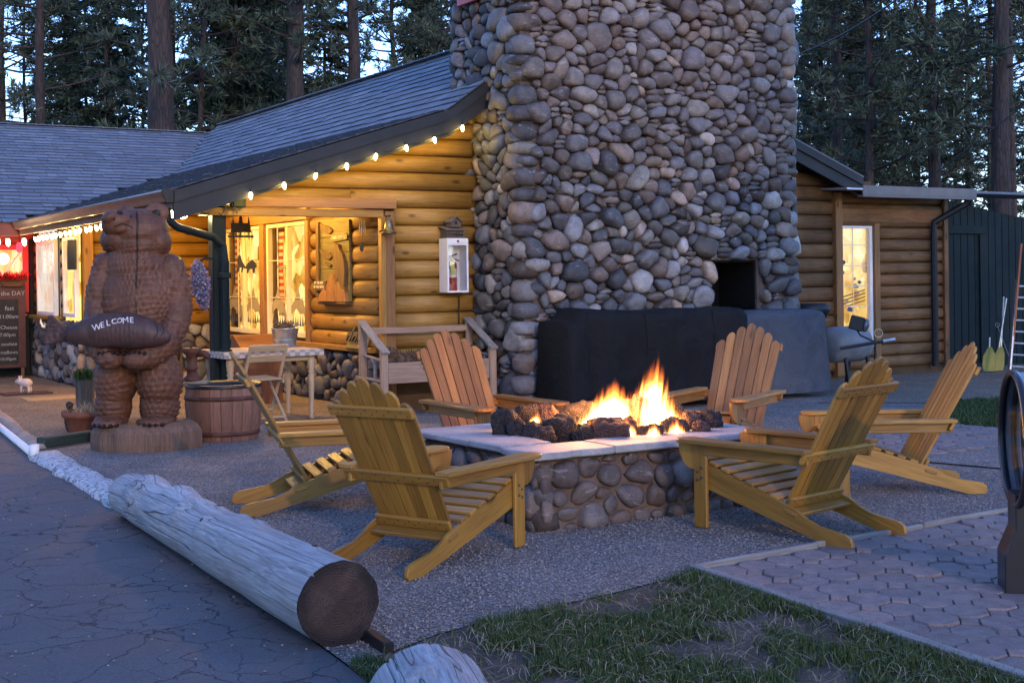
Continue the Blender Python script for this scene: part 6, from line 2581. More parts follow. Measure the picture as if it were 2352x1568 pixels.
# checked table, bucket, folding chair
tb = empty('porch_table', (0, 0, 0), label='small turned-leg table with a checked cloth on the porch', cat='table')
tf = G(716, 962)
tO = tf - O0
ta, tbb = tO.dot(E1), tO.dot(E2)
tb.location = BW(ta - 0.45, tbb + 0.35)
TZ = 0.75
MB().box(BW(ta - 0.45, tbb + 0.33, TZ - 0.015), (1.06, 0.84, 0.03), ax, 0.006).o('table_top', M_PINE, tb, g=E1)
MB().box(BW(ta - 0.45, tbb + 0.33, TZ - 0.075), (0.92, 0.70, 0.085), ax, 0.004).o('apron', M_PINE, tb, g=E1)
for (x, y) in ((0, 0), (-0.9, 0), (0, 0.66), (-0.9, 0.66)):
    pr = [(0.022, 0), (0.026, 0.03), (0.02, 0.06), (0.03, 0.09), (0.022, 0.12), (0.026, 0.2), (0.034, 0.40), (0.036, 0.47), (0.026, 0.49), (0.04, 0.51), (0.03, 0.54), (0.04, 0.56), (0.036, 0.58), (0.042, 0.6), (0.042, TZ - 0.04)]
    MB().lathe(BW(ta + x, tbb + y), pr, 14).o('leg', M_PINE, tb, g=ZZ, smooth=True)
cl = MB().box(BW(ta - 0.45, tbb + 0.33, TZ + 0.002), (1.10, 0.88, 0.005), ax, 0.001)
cl.box(BW(ta - 0.45, tbb - 0.112, TZ - 0.03), (1.10, 0.005, 0.06), ax, 0.001)
cl.box(BW(ta + 0.102, tbb + 0.33, TZ - 0.03), (0.005, 0.88, 0.06), ax, 0.001)
cl.box(BW(ta - 1.002, tbb + 0.33, TZ - 0.03), (0.005, 0.88, 0.06), ax, 0.001)
gv = [((Vector(v) - O0).dot(E1) + 0.003, (Vector(v) - O0).dot(E2) + 0.003, Vector(v).z * 0.9 + 0.011) for v in cl.V]
tag(cl.o('tablecloth', M_CHECKG, None, gv=gv), 'grey and cream checked cloth on the porch table', 'tablecloth')
# bucket
bk = at(655, 804, tf.y + 0.55)
bk = Vector((bk.x, bk.y, TZ + 0.006))
bu = empty('metal_bucket', bk, label='galvanised bucket of pine cones standing on the checked table', cat='bucket')
MB().lathe(bk, [(0.115, 0), (0.118, 0.005), (0.15, 0.19), (0.156, 0.195), (0.156, 0.205), (0.148, 0.205), (0.112, 0.03), (0.0, 0.03)], 24, cap=False).o('pail', M_GALV, bu, smooth=True)
MB().lathe(bk + ZZ * 0.07, [(0.1295, 0), (0.133, 0.006), (0.1305, 0.012)], 24, cap=False).o('rib', M_GALV, bu)
MB().tube([bk + Vector((0.10, 0, 0.2)), bk + Vector((0.13, 0, 0.26)), bk + Vector((0.145, 0, 0.27)), bk + Vector((0.14, 0, 0.24))], 0.012, 6).o('scoop_handle', M_GALV, bu)
for (dx, dy, s) in ((-0.05, 0, 1.0), (0.03, 0.04, 0.9), (0.0, -0.05, 0.8)):
    cone(bk + Vector((dx, dy, 0.20)), s, 'pine cone in the galvanised bucket on the porch table', 'pine cones in the bucket')

# folding chair: X-framed, pale
def folding_chair(loc, rz, label):
    r_ = empty('folding_chair', loc, rz, label, 'chair')
    for s in (-1, 1):
        MB().bar((0.20, s * 0.205, 0.0), (-0.20, s * 0.205, 0.82), 0.022, 0.035, Y_).o('back_leg', M_PINE, r_, g=(-.4, 0, .8), world=False)
        MB().bar((-0.24, s * 0.178, 0.0), (0.17, s * 0.178, 0.45), 0.022, 0.032, Y_).o('front_leg', M_PINE, r_, g=(.4, 0, .45), world=False)
        MB().bar((-0.21, s * 0.155, 0.435), (0.20, s * 0.155, 0.455), 0.022, 0.028).o('seat_rail', M_PINE, r_, g=X_, world=False)
    for i in range(7):
        MB().box((-0.17 + 0.057 * i, 0, 0.462 + 0.003 * i), (0.042, 0.33, 0.012), RX, 0.003).o('seat_slat', M_PINE, r_, g=Y_, world=False)
    for z, x in ((0.79, -0.19), (0.68, -0.137)):
        MB().box((x + 0.008, 0, z), (0.016, 0.385, 0.075), (Vector((0.9, 0, 0.43)).normalized(), Y_, Vector((-0.43, 0, 0.9)).normalized()), 0.004).o('back_rail', M_PINE, r_, g=Y_, world=False)
    for (x, z, w) in ((0.14, 0.12, 0.39), (-0.18, 0.07, 0.34)):
        MB().box((x, 0, z), (0.03, w, 0.02), RX, 0.003).o('stretcher', M_PINE, r_, g=Y_, world=False)
    return r_


fc = G(600, 972)
folding_chair((fc.x, fc.y, 0.004), math.radians(128), 'pale folding chair with slatted seat at the porch table')
# sloping brown box behind the table
bb0 = at(590, 800, 16.1)
lec = empty('display_box', (bb0.x, bb0.y, 0), label='brown wooden display box with a sloping lid behind the porch table', cat='box')
M_BRN = wood('brown_box', (0.13, 0.05, 0.022), (0.23, 0.10, 0.045), 0.5, 1.0, False, 0.2, 0.2)
ba_ = (bb0 - O0).dot(E1)
bb_ = (bb0 - O0).dot(E2)
MB().box(BW(ba_, bb_, 0.32), (0.5, 0.42, 0.64), ax, 0.008).o('body', M_BRN, lec, g=ZZ, t=0.4)
MB().prism(BW(ba_ - 0.25, bb_ - 0.21, 0.64), E2, ZZ, E1, [(0, 0), (0.42, 0), (0.42, 0.19), (0.36, 0.19)], 0.5).o('lid', M_BRN, lec, g=E1, t=0.7)
# ------------------------------------------------------------------ carved bear
from mathutils.bvhtree import BVHTree


def blob_mesh(mb, voxel, smooth_n=6):
    me = bpy.data.meshes.new('blob')
    me.from_pydata([tuple(v) for v in mb.V], [], mb.F)
    ob = bpy.data.objects.new('blob', me)
    COL.objects.link(ob)
    md = ob.modifiers.new('r', 'REMESH')
    md.mode = 'VOXEL'
    md.voxel_size = voxel
    ms = ob.modifiers.new('s', 'SMOOTH')
    ms.factor = 0.5
    ms.iterations = smooth_n
    dg = bpy.context.evaluated_depsgraph_get()
    m2 = bpy.data.meshes.new_from_object(ob.evaluated_get(dg))
    V = np.empty(len(m2.vertices) * 3)
    m2.vertices.foreach_get('co', V)
    NN = np.empty(len(m2.vertices) * 3)
    m2.vertices.foreach_get('normal', NN)
    F = [tuple(p.vertices) for p in m2.polygons]
    bpy.data.objects.remove(ob)
    bpy.data.meshes.remove(me)
    bpy.data.meshes.remove(m2)
    return V.reshape(-1, 3), NN.reshape(-1, 3), F


def carvemat(name, dk, lt):
    m, nt, bs, out = nodes(name)
    v = coords(nt, 'Object')
    n1 = noi(nt, v, 4, 6, 0.65)
    n2 = noi(nt, coords(nt, 'Object', (40, 40, 6)), 1.0, 4, 0.6)
    c = ramp(nt, n1, [(0.3, dk), (0.7, lt)])
    c = mixc(nt, 1.0, c, ramp(nt, n2, [(0.3, 0.7), (0.7, 1.15)]), 'MULTIPLY')
    nt.links.new(c, bs.inputs['Base Color'])
    bs.inputs['Roughness'].default_value = 0.55
    bs.inputs['Specular IOR Level'].default_value = 0.35
    bump(nt, bs, n2, 0.35, 0.004)
    return m


M_BEAR = carvemat('carved_cedar', (0.080, 0.032, 0.017), (0.16, 0.070, 0.037))
M_FISH = carvemat('carved_fish_wood', (0.040, 0.021, 0.018), (0.085, 0.046, 0.038))
M_DARKW = plain('black_stain', (0.012, 0.010, 0.010), 0.5, 0.3, 12, 0.2)
YB = 11.72
bO = G(328, 1028)
YB = bO.y
KB = YB / FPX
statue = empty('bear_statue', (bO.x, bO.y, 0), label='tall chainsaw carved wooden bear holding a fish on a stump', cat='statue')


def bp(px, py, d=0.0):
    p = at(px, py, YB)
    return Vector((p.x, p.y + d * KB, p.z))


def be(mb, px, py, rx, rz, ry, d=0.0, ax_=None):
    mb.ell(bp(px, py, d), (rx * KB, ry * KB, rz * KB), ax_ or RX, 20, 12)


def rot2(an):
    """tilted frame in the picture plane"""
    return (Vector((math.cos(an), 0, math.sin(an))), Y_, Vector((-math.sin(an), 0, math.cos(an))))


mb = MB()
be(mb, 322, 700, 92, 120, 74)
be(mb, 318, 625, 72, 90, 62)
be(mb, 322, 780, 90, 80, 76)
be(mb, 320, 560, 66, 50, 56, -4)
be(mb, 318, 530, 72, 50, 58, -6)
be(mb, 254, 552, 18, 26, 26, -14)
be(mb, 374, 555, 20, 34, 34, -6)
be(mb, 352, 540, 36, 46, 46, -4)
be(mb, 280, 548, 34, 34, 40, -20)
be(mb, 284, 514, 38, 25, 36, -46, rot2(0.35))
be(mb, 275, 502, 20, 15, 22, -70, rot2(0.5))
be(mb, 290, 527, 30, 14, 26, -50)
be(mb, 288, 483, 18, 15, 10, 14)
be(mb, 362, 489, 27, 22, 12, -4)
for (pts) in (((250, 612, 34, 0), (238, 660, 34, -6), (232, 705, 33, -14), (232, 745, 32, -30), (246, 785, 32, -58), (275, 815, 30, -84)),
              ((392, 618, 34, 0), (404, 660, 35, -4), (411, 705, 34, -10), (408, 745, 33, -26), (392, 785, 32, -54), (352, 815, 32, -84))):
    for (a, b) in zip(pts, pts[1:]):
        for k in range(4):
            f = k / 4
            q = [x + (y - x) * f for x, y in zip(a, b)]
            mb.ell(bp(q[0], q[1], q[3]), (q[2] * KB,) * 3, RX, 14, 9)
be(mb, 282, 820, 29, 22, 26, -92)
be(mb, 340, 820, 32, 23, 26, -92)
be(mb, 268, 870, 48, 66, 56, -6)
be(mb, 368, 870, 52, 70, 58, -4)
be(mb, 262, 930, 40, 55, 46, -2)
be(mb, 366, 930, 44, 56, 48, 0)
be(mb, 262, 966, 38, 14, 50, -26)
be(mb, 364, 964, 42, 14, 50, -26)
V, NN, F = blob_mesh(mb, 0.0105, 4)
# chisel cuts: rows of scallops, finer on the head
zt = V[:, 2]
cxs = bO.x
an = np.arctan2(V[:, 1] - YB, V[:, 0] - cxs)
headm = (zt > bp(320, 565).z)
jt0 = np.array([noise.noise(Vector(v) * 3.2) for v in V])
jt1 = np.array([noise.noise(Vector(v) * 4.1 + Vector((7, 3, 1))) for v in V])
row = zt / 0.052 + 0.5 * np.sin(an * 2.0) + 1.1 * jt0
col_ = an * 0.30 / 0.055 + 0.9 * jt1
stag = (np.floor(row).astype(int) % 2) * 0.5
fu = np.abs(((col_ + stag) % 1.0) - 0.5) * 2
fv = row % 1.0
sc_h = (fv ** 1.2) * (1 - fu ** 1.6)
rowb = zt / 0.026 + 0.4 * np.sin(an * 5)
hh_ = (rowb % 1.0)
jit = np.array([noise.noise(Vector(v) * 6) for v in V])
amp = np.where(headm, 0.006 * hh_, 0.021 * sc_h * np.clip(0.75 + 1.1 * jt1, 0.3, 1.15)) + 0.006 * jit
snout = ((V[:, 1] < YB - 34 * KB) & (zt > bp(0, 540).z))
amp = np.where(snout, 0.001, amp)
V = V + NN * amp[:, None]
mk('body', V, F, M_BEAR, statue, smooth=True)
bvh = BVHTree.FromPolygons([Vector(v) for v in V], F)


def onbear(px, py, lift=0.0):
    d = ray(px, py).normalized()
    h = bvh.ray_cast(Vector((0, 0, CAMZ)), d)
    return (h[0] - d * lift) if h[0] is not None else None


def crack(pts, r_, name='crack', mat=M_DARKW):
    P = []
    for i in range(len(pts) - 1):
        for k in range(6):
            q = onbear(pts[i][0] + (pts[i + 1][0] - pts[i][0]) * k / 6, pts[i][1] + (pts[i + 1][1] - pts[i][1]) * k / 6, 0.001)
            if q is not None:
                P.append(q)
    if len(P) > 2:
        MB().tube(P, [r_ * 0.4] + [r_] * (len(P) - 2) + [r_ * 0.3], 6).o(name, mat, statue)


crack([(313, 484), (316, 510), (315, 550), (316, 590), (313, 640), (312, 670)], 0.008)
crack([(262, 522), (280, 513), (300, 520), (306, 526)], 0.005, 'mouth_line')
crack([(312, 690), (314, 725)], 0.006)
q = onbear(274, 490, -0.008)
if q is None:
    q = bp(274, 494, -85)
MB().ell(q, (0.030, 0.03, 0.026)).o('nose', M_DARKW, statue, smooth=True)
for (px, py) in ((300, 497), (262, 503)):
    q = onbear(px, py, -0.004)
    if q is not None:
        MB().ell(q, (0.013, 0.013, 0.010)).o('eye', M_DARKW, statue, smooth=True)
for (px, py) in ((358, 491),):
    q = onbear(px, py, -0.004)
    if q is not None:
        MB().ell(q, (0.042, 0.012, 0.038)).o('inner_ear', M_DARKW, statue, smooth=True)
for (cx_, cyy) in ((282, 803), (340, 803)):
    for i in range(5):
        px = cx_ + (i - 2) * 11
        MB().ell(bp(px, cyy + abs(i - 2), -108), (0.017, 0.03, 0.017)).o('claw', M_DARKW, statue, smooth=True)
for (cx_, cyy) in ((262, 970), (364, 968)):
    for i in range(5):
        px = cx_ + (i - 2) * 13
        MB().ell(bp(px, cyy, -72 + 5 * abs(i - 2)), (0.02, 0.045, 0.02)).o('claw', M_DARKW, statue, smooth=True)
# the fish
mb = MB()
dF = -112
fishp = [(192, 764, 12, 11), (205, 762, 20, 17), (230, 758, 30, 24), (262, 755, 38, 29), (300, 753, 41, 31), (340, 755, 40, 31), (372, 759, 34, 28), (398, 765, 24, 21), (414, 769, 12, 11)]
for (a, b) in zip(fishp, fishp[1:]):
    for k in range(4):
        f = k / 4
        q = [x + (y - x) * f for x, y in zip(a, b)]
        mb.ell(bp(q[0], q[1], dF), (0.05, q[3] * KB, q[2] * KB), RX, 16, 10)
# tail fan
mb.prism(bp(150, 760, dF) - Y_ * 0.02, X_, ZZ, Y_, [((px - 150) * KB, (760 - py) * KB) for px, py in ((205, 750), (182, 742), (160, 720), (152, 722), (148, 745), (139, 782), (146, 786), (172, 780), (205, 776))], 0.05)
V, NN, F = blob_mesh(mb, 0.011, 4)
an = np.arctan2(V[:, 2] - bp(300, 755).z, V[:, 0] - bp(150, 760).x)
tailm = V[:, 0] < bp(190, 0).x
V = V + NN * np.where(tailm, 0.006 * np.sin(an * 60), 0.0)[:, None]
fish = mk('fish', V, F, M_FISH, statue, smooth=True)
fbv = BVHTree.FromPolygons([Vector(v) for v in V], F)
M_LETTER = plain('letter_paint', (0.62, 0.60, 0.62), 0.7, 0.2, 30, 0.1)
for i, ch in enumerate('WELCOME'):
    f = i / 6.0
    px, py = 222 + 80 * f, 752 - 16 * f - 5 * math.sin(math.pi * f)
    d = ray(px, py).normalized()
    h = fbv.ray_cast(Vector((0, 0, CAMZ)), d)
    if h[0] is None:
        continue
    n_ = h[1]
    if n_.dot(d) > 0:
        n_ = -n_
    ux = (X_ + ZZ * 0.2)
    ux = (ux - n_ * ux.dot(n_)).normalized()
    uy = n_.cross(ux)
    text('letter', ch, 0.075 if ch not in 'CO' else 0.068, h[0] + n_ * 0.003, ux, uy, M_LETTER, fish, 0.004)
# gill lines
for j in range(3):
    P = []
    for k in range(9):
        t = -1.0 + 2.0 * k / 8
        px, py = 352 + j * 14 + 10 * math.cos(t * 1.5), 758 + 20 * t * (1 - 0.2 * j)
        h = fbv.ray_cast(Vector((0, 0, CAMZ)), ray(px, py).normalized())
        if h[0] is not None:
            P.append(h[0])
    if len(P) > 3:
        MB().tube(P, 0.004, 5).o('gill_line', M_DARKW, fish)
# stump it stands on
zs = bp(0, 972).z
def stumpmesh(c, prof, n=18, irr=0.08, sx=1.0, sy=1.0, seed=3.0, facets=True):
    V, F = [], []
    for r_, h_ in prof:
        for k in range(n):
            a = 2 * math.pi * k / n
            w = 1 + irr * noise.noise((math.cos(a) * 1.7 + seed, math.sin(a) * 1.7, 0.3 * h_))
            V.append(Vector(c) + Vector((math.cos(a) * r_ * w * sx, math.sin(a) * r_ * w * sy, h_)))
    for i in range(len(prof) - 1):
        for k in range(n):
            k2 = (k + 1) % n
            F.append((i * n + k, i * n + k2, (i + 1) * n + k2, (i + 1) * n + k))
    F.append(tuple((len(prof) - 1) * n + k for k in range(n)))
    return V, F


M_STUMP = wood('stump_wood', (0.10, 0.055, 0.035), (0.23, 0.135, 0.085), 0.7, 1.0, False, 0.2, 0.6)
V, F = stumpmesh((bO.x + 0.02, bO.y + 0.02, 0), [(0.54, -0.02), (0.55, 0.06), (0.545, zs - 0.08), (0.51, zs - 0.03), (0.44, zs + 0.004)], 11, 0.22, 1.0, 0.70)
mk('stump', V, F, M_STUMP, statue, g=ZZ, t=0.6)

# ------------------------------------------------------------------ half barrel and pump
bc = G(497, 1016)
bc = Vector((bc.x, bc.y + 0.33, 0))
brl = empty('half_barrel', bc, label='wooden half barrel planter tub beside the bear', cat='barrel')
M_STAVE = wood('barrel_stave', (0.17, 0.075, 0.045), (0.31, 0.155, 0.10), 0.65, 1.0, False, 0.35, 0.4, objvar=True)
BH, n = 0.50, 22
for i in range(n):
    a0, a1 = 2 * math.pi * (i + 0.02) / n, 2 * math.pi * (i + 0.98) / n
    V = []
    for h_, r_ in ((0, 0.315), (0.15, 0.345), (0.35, 0.362), (BH, 0.350)):
        for rr_ in (r_, r_ - 0.03):
            for a in (a0, (a0 + a1) / 2, a1):
                V.append(bc + Vector((math.cos(a) * rr_, math.sin(a) * rr_, h_)))
    F = []
    for j in range(3):
        b0 = j * 6
        F += [(b0, b0 + 1, b0 + 7, b0 + 6), (b0 + 1, b0 + 2, b0 + 8, b0 + 7), (b0 + 4, b0 + 3, b0 + 9, b0 + 10), (b0 + 5, b0 + 4, b0 + 10, b0 + 11), (b0 + 3, b0, b0 + 6, b0 + 9), (b0 + 2, b0 + 5, b0 + 11, b0 + 8)]
    F += [(18, 19, 22, 21), (19, 20, 23, 22)]
    mk('stave', V, F, M_STAVE, brl, g=ZZ)
for h_, r_ in ((0.07, 0.333), (0.40, 0.363)):
    MB().lathe(bc + ZZ * h_, [(r_, -0.02), (r_ + 0.004, -0.02), (r_ + 0.005, 0.02), (r_ + 0.001, 0.02)], 32, cap=False).o('hoop', M_RUST, brl, smooth=True)
MB().lathe(bc, [(0.357, BH - 0.01), (0.365, BH + 0.018), (0.350, BH + 0.026), (0.312, BH), (0.305, 0.28), (0.0, 0.28)], 32, cap=False).o('liner', M_BLACKM, brl, smooth=True)
pmx = at(441, 892, bc.y + 0.02)
pm = empty('hand_pump', (pmx.x, pmx.y, BH), label='old cast iron hand pump on the rim of the half barrel', cat='pump')
pc_ = Vector((pmx.x, pmx.y, BH + 0.02))
MB().box(pc_ + Vector((0.0, 0, 0.014)), (0.30, 0.12, 0.03), RX, 0.004).o('plank', M_GREYWOOD, pm, g=X_, t=0.6)
MB().lathe(pc_ + ZZ * 0.03, [(0.085, 0), (0.085, 0.02), (0.05, 0.05), (0.045, 0.10), (0.07, 0.115), (0.05, 0.13), (0.052, 0.24), (0.085, 0.27), (0.09, 0.31), (0.07, 0.31)], 18).o('pump_body', M_RUST, pm, smooth=True)
MB().tube([pc_ + Vector((0.05, 0, 0.29)), pc_ + Vector((0.13, -0.01, 0.285)), pc_ + Vector((0.17, -0.01, 0.25))], [0.04, 0.034, 0.03], 10).o('spout', M_RUST, pm, smooth=True)
mb = MB().tube([pc_ + Vector((0.0, 0, 0.31)), pc_ + Vector((0.0, 0, 0.40))], 0.012, 7)
mb.tube([pc_ + Vector((0.03, 0, 0.40)), pc_ + Vector((-0.05, 0, 0.42)), pc_ + Vector((-0.11, 0, 0.38)), pc_ + Vector((-0.125, 0, 0.22))], 0.014, 7)
mb.o('handle', M_RUST, pm, smooth=True)

# ------------------------------------------------------------------ pots at the bear's left
tp = G(186, 1001)
tp = Vector((tp.x, tp.y + 0.2, 0))
pot = empty('terracotta_pot', tp, label='wide terracotta pot of dry stems left of the bear', cat='pot')
M_TERRA = plain('terracotta', (0.20, 0.072, 0.042), 0.75, 0.2, 8, 0.2, dirt=0.4)
MB().lathe(tp, [(0.17, 0), (0.175, 0.01), (0.222, 0.17), (0.245, 0.175), (0.25, 0.225), (0.24, 0.23), (0.215, 0.2), (0.0, 0.19)], 28, cap=False).o('pot_body', M_TERRA, pot, smooth=True)


def strands(name, c, n, rad, hmin, hmax, mat, parent, w=0.004, spread=0.6, seed=1):
    rs = np.random.RandomState(seed)
    V, F, t = [], [], []
    for i in range(n):
        a, r_ = rs.uniform(0, 6.28), rad * math.sqrt(rs.rand())
        b = Vector(c) + Vector((math.cos(a) * r_, math.sin(a) * r_, 0))
        d = Vector((rs.normal() * spread, rs.normal() * spread, 1)).normalized()
        h = rs.uniform(hmin, hmax)
        s = Vector((-d.y, d.x, 0.01)).normalized() * w
        m_ = b + d * h * 0.55
        e = b + d * h + Vector((d.x, d.y, -0.4)) * h * 0.25
        k = len(V)
        V += [b - s, b + s, m_ + s * 0.8, m_ - s * 0.8, e]
        F += [(k, k + 1, k + 2), (k, k + 2, k + 3), (k + 3, k + 2, k + 4)]
        t += [rs.rand()] * 5
    P = np.array([tuple(v) for v in V])
    if parent is not None:
        P = P - np.array(parent.location)
    me = mesh_np(name, P, F, mat, t)
    o = bpy.data.objects.new(name, me)
    COL.objects.link(o)
    o.parent = parent
    return o


M_STRAW = leafmat('dry_straw', (0.16, 0.12, 0.075), (0.42, 0.34, 0.23))
strands('dry_stems', tp + ZZ * 0.19, 260, 0.2, 0.06, 0.2, M_STRAW, pot, 0.004, 0.9, 2)
lp = at(195, 925, 13.6)
lp = Vector((lp.x, lp.y, 0))
lgp = empty('log_planter', lp, label='upright hollow log planter with a small green shrub behind the terracotta pot', cat='planter')
lh = at(195, 872, 13.6).z
V, F = stumpmesh(lp, [(0.095, 0), (0.092, 0.2), (0.1, lh)], 16, 0.1)
mk('log', V, F, wood('rough_bark_log', (0.06, 0.045, 0.032), (0.17, 0.125, 0.085), 0.85, 0.6, False, 0.2, 0.9), lgp, g=ZZ, t=0.5)
strands('shrub', lp + ZZ * lh, 420, 0.085, 0.05, 0.17, leafmat('shrub_leaf', (0.03, 0.06, 0.02), (0.09, 0.14, 0.04)), lgp, 0.008, 0.5, 3)
fg = at(160, 945, 13.2)
fg = Vector((fg.x, fg.y, 0.0))
fig = empty('carved_bird', fg, label='small dark carved bird figure with pale breast beside the terracotta pot', cat='figurine')
MB().ell(fg + ZZ * 0.13, (0.055, 0.05, 0.13)).o('bird_body', M_DARKW, fig, smooth=True)
MB().ell(fg + Vector((0.006, -0.02, 0.11)), (0.038, 0.037, 0.09)).o('breast', M_CREAM, fig, smooth=True)
MB().ell(fg + ZZ * 0.275, (0.038, 0.038, 0.038)).o('bird_head', M_DARKW, fig, smooth=True)
MB().lathe(fg + Vector((0.01, -0.03, 0.275)), [(0.012, 0), (0.002, 0.04)], 7, (X_, ZZ, -Y_)).o('beak', M_BRONZE, fig)

# pig figurine on a mat by the door
pg = at(62, 895, 19.0)
pg = G(60, 905)
pgb = Vector((pg.x, pg.y, 0.01))
pig = empty('pig_figurine', pgb, math.radians(-8), label='small pale pig figurine on a dark mat by the entry', cat='figurine')
kk = pg.y / FPX
mb = MB()
mb.ell((0, 0, 24 * kk), (16 * kk, 11 * kk, 11 * kk), RX, 14, 9)
mb.ell((-15 * kk, 0, 28 * kk), (9 * kk, 8 * kk, 8 * kk), RX, 12, 8)
mb.ell((-23 * kk, 0, 27 * kk), (5 * kk, 4 * kk, 4 * kk), RX, 10, 7)
for (x, y) in ((-9, -5), (-9, 5), (9, -5), (9, 5)):
    mb.ell((x * kk, y * kk, 10 * kk), (3.6 * kk, 3.6 * kk, 10 * kk), RX, 10, 7)
for y in (-5, 5):
    mb.ell((-14 * kk, y * kk, 37 * kk), (2.4 * kk, 3 * kk, 5 * kk), RX, 8, 6)
V, NN, F = blob_mesh(mb, 0.009, 4)
mk('pig_body', V, F, plain('pig_stone', (0.48, 0.38, 0.34), 0.6, 0.15, 12, 0.2), pig, smooth=True, world=False)
m_ = MB().box(Vector((pg.x, pg.y, 0.012)), (0.62, 0.42, 0.02), ax, 0.005)
tag(m_.o('door_mat', M_BLACKM, None), 'dark rubber mat under the pig figurine', 'mat')
MB_ = MB().box(G(125, 915) + ZZ * 0.008, (0.75, 0.5, 0.012), ax, 0.004)
tag(MB_.o('straw_mat', plain('straw_mat', (0.36, 0.25, 0.13), 0.95, 0.2, 30, 0.5), None), 'tan straw mat on the porch floor below the stone wall', 'mat')

# chalkboard at the door
ca0, ca1 = gp(-40, 750, 8.3)[0], gp(59, 750, 8.3)[0]
cz0_, cz1_ = gp(20, 845, 8.3)[1], gp(20, 655, 8.3)[1]
cb = empty('chalkboard', BW((ca0 + ca1) / 2, 8.3, 0), label='brown framed chalkboard with handwritten specials by the entry door', cat='sign')
cmid = (ca0 + ca1) / 2
MB().box(BW(cmid, 8.3, (cz0_ + cz1_) / 2), (ca1 - ca0, 0.03, cz1_ - cz0_), ax, 0.006).o('frame', plain('chalk_frame', (0.075, 0.025, 0.02), 0.5, 0.25, 6, 0.2), cb)
MB().box(BW(cmid - 0.03, 8.282, (cz0_ + cz1_) / 2 - 0.08), (ca1 - ca0 - 0.16, 0.008, cz1_ - cz0_ - 0.28), ax, 0.004).o('slate', plain('slate', (0.022, 0.018, 0.017), 0.7, 0.3, 9, 0.05), cb)
for x in (ca0 + 0.08, ca1 - 0.05):
    MB().box(BW(x, 8.32, cz0_ / 2), (0.05, 0.04, cz0_ + 0.02), ax, 0.004).o('leg', M_BRN, cb)
M_CHALK = plain('chalk', (0.32, 0.30, 0.29), 0.9, 0.2, 30, 0)
hs = cz1_ - cz0_
for (s, u, v, k) in (('of the DAY', 0.62, 0.90, 0.10), ('fast', 0.62, 0.72, 0.10), ('11:00am', 0.60, 0.62, 0.085), ('Cheese', 0.60, 0.49, 0.085), ('7:00pm', 0.57, 0.40, 0.08), ('ocolate', 0.60, 0.29, 0.08), ('mallows', 0.60, 0.19, 0.08), ('10:00pm', 0.57, 0.11, 0.07)):
    text('chalk_line', s, k, BW(ca0 + (ca1 - ca0) * u, 8.276, cz0_ + hs * v), E1, ZZ, M_CHALK, cb, 0.001)
# red flower basket above it
rbk = empty('red_flower_basket', gpt(28, 645, 8.25), label='basket of red flowers above the chalkboard', cat='flowers')
rc_ = gpt(28, 640, 8.25)
MB().lathe(rc_ - ZZ * 0.12, [(0.16, 0), (0.24, 0.1), (0.25, 0.12)], 16, (E1, E2 * 0.5, ZZ)).o('basket', M_BRN, rbk, g=E1, t=0.5)
strands('blooms', rc_ - ZZ * 0.02, 520, 0.22, 0.04, 0.2, leafmat('red_bloom', (0.25, 0.01, 0.01), (0.6, 0.03, 0.03)), rbk, 0.014, 0.8, 5)
# coat board and plants near the entry post
MB().box(at(165, 585, 18.4), (0.12, 0.06, 0.42), RX, 0.01).o('speaker_box', M_BLACKM, None)
tag(bpy.data.objects['speaker_box'], 'black speaker box hanging beside the entry post', 'speaker')
# ------------------------------------------------------------------ covered grills and what stands by them
def clothmat(name, c0, c1):
    m, nt, bs, out = nodes(name)
    v = coords(nt, 'Object')
    n1 = noi(nt, v, 3.5, 5, 0.6, 1.0)
    n2 = noi(nt, v, 400, 2, 0.5)
    nt.links.new(ramp(nt, n1, [(0.3, c0), (0.7, c1)]), bs.inputs['Base Color'])
    bs.inputs['Roughness'].default_value = 0.8
    bs.inputs['Specular IOR Level'].default_value = 0.25
    bump(nt, bs, mth(nt, 'ADD', mth(nt, 'MULTIPLY', n2, 0.05), n1), 0.9, 0.05)
    return m


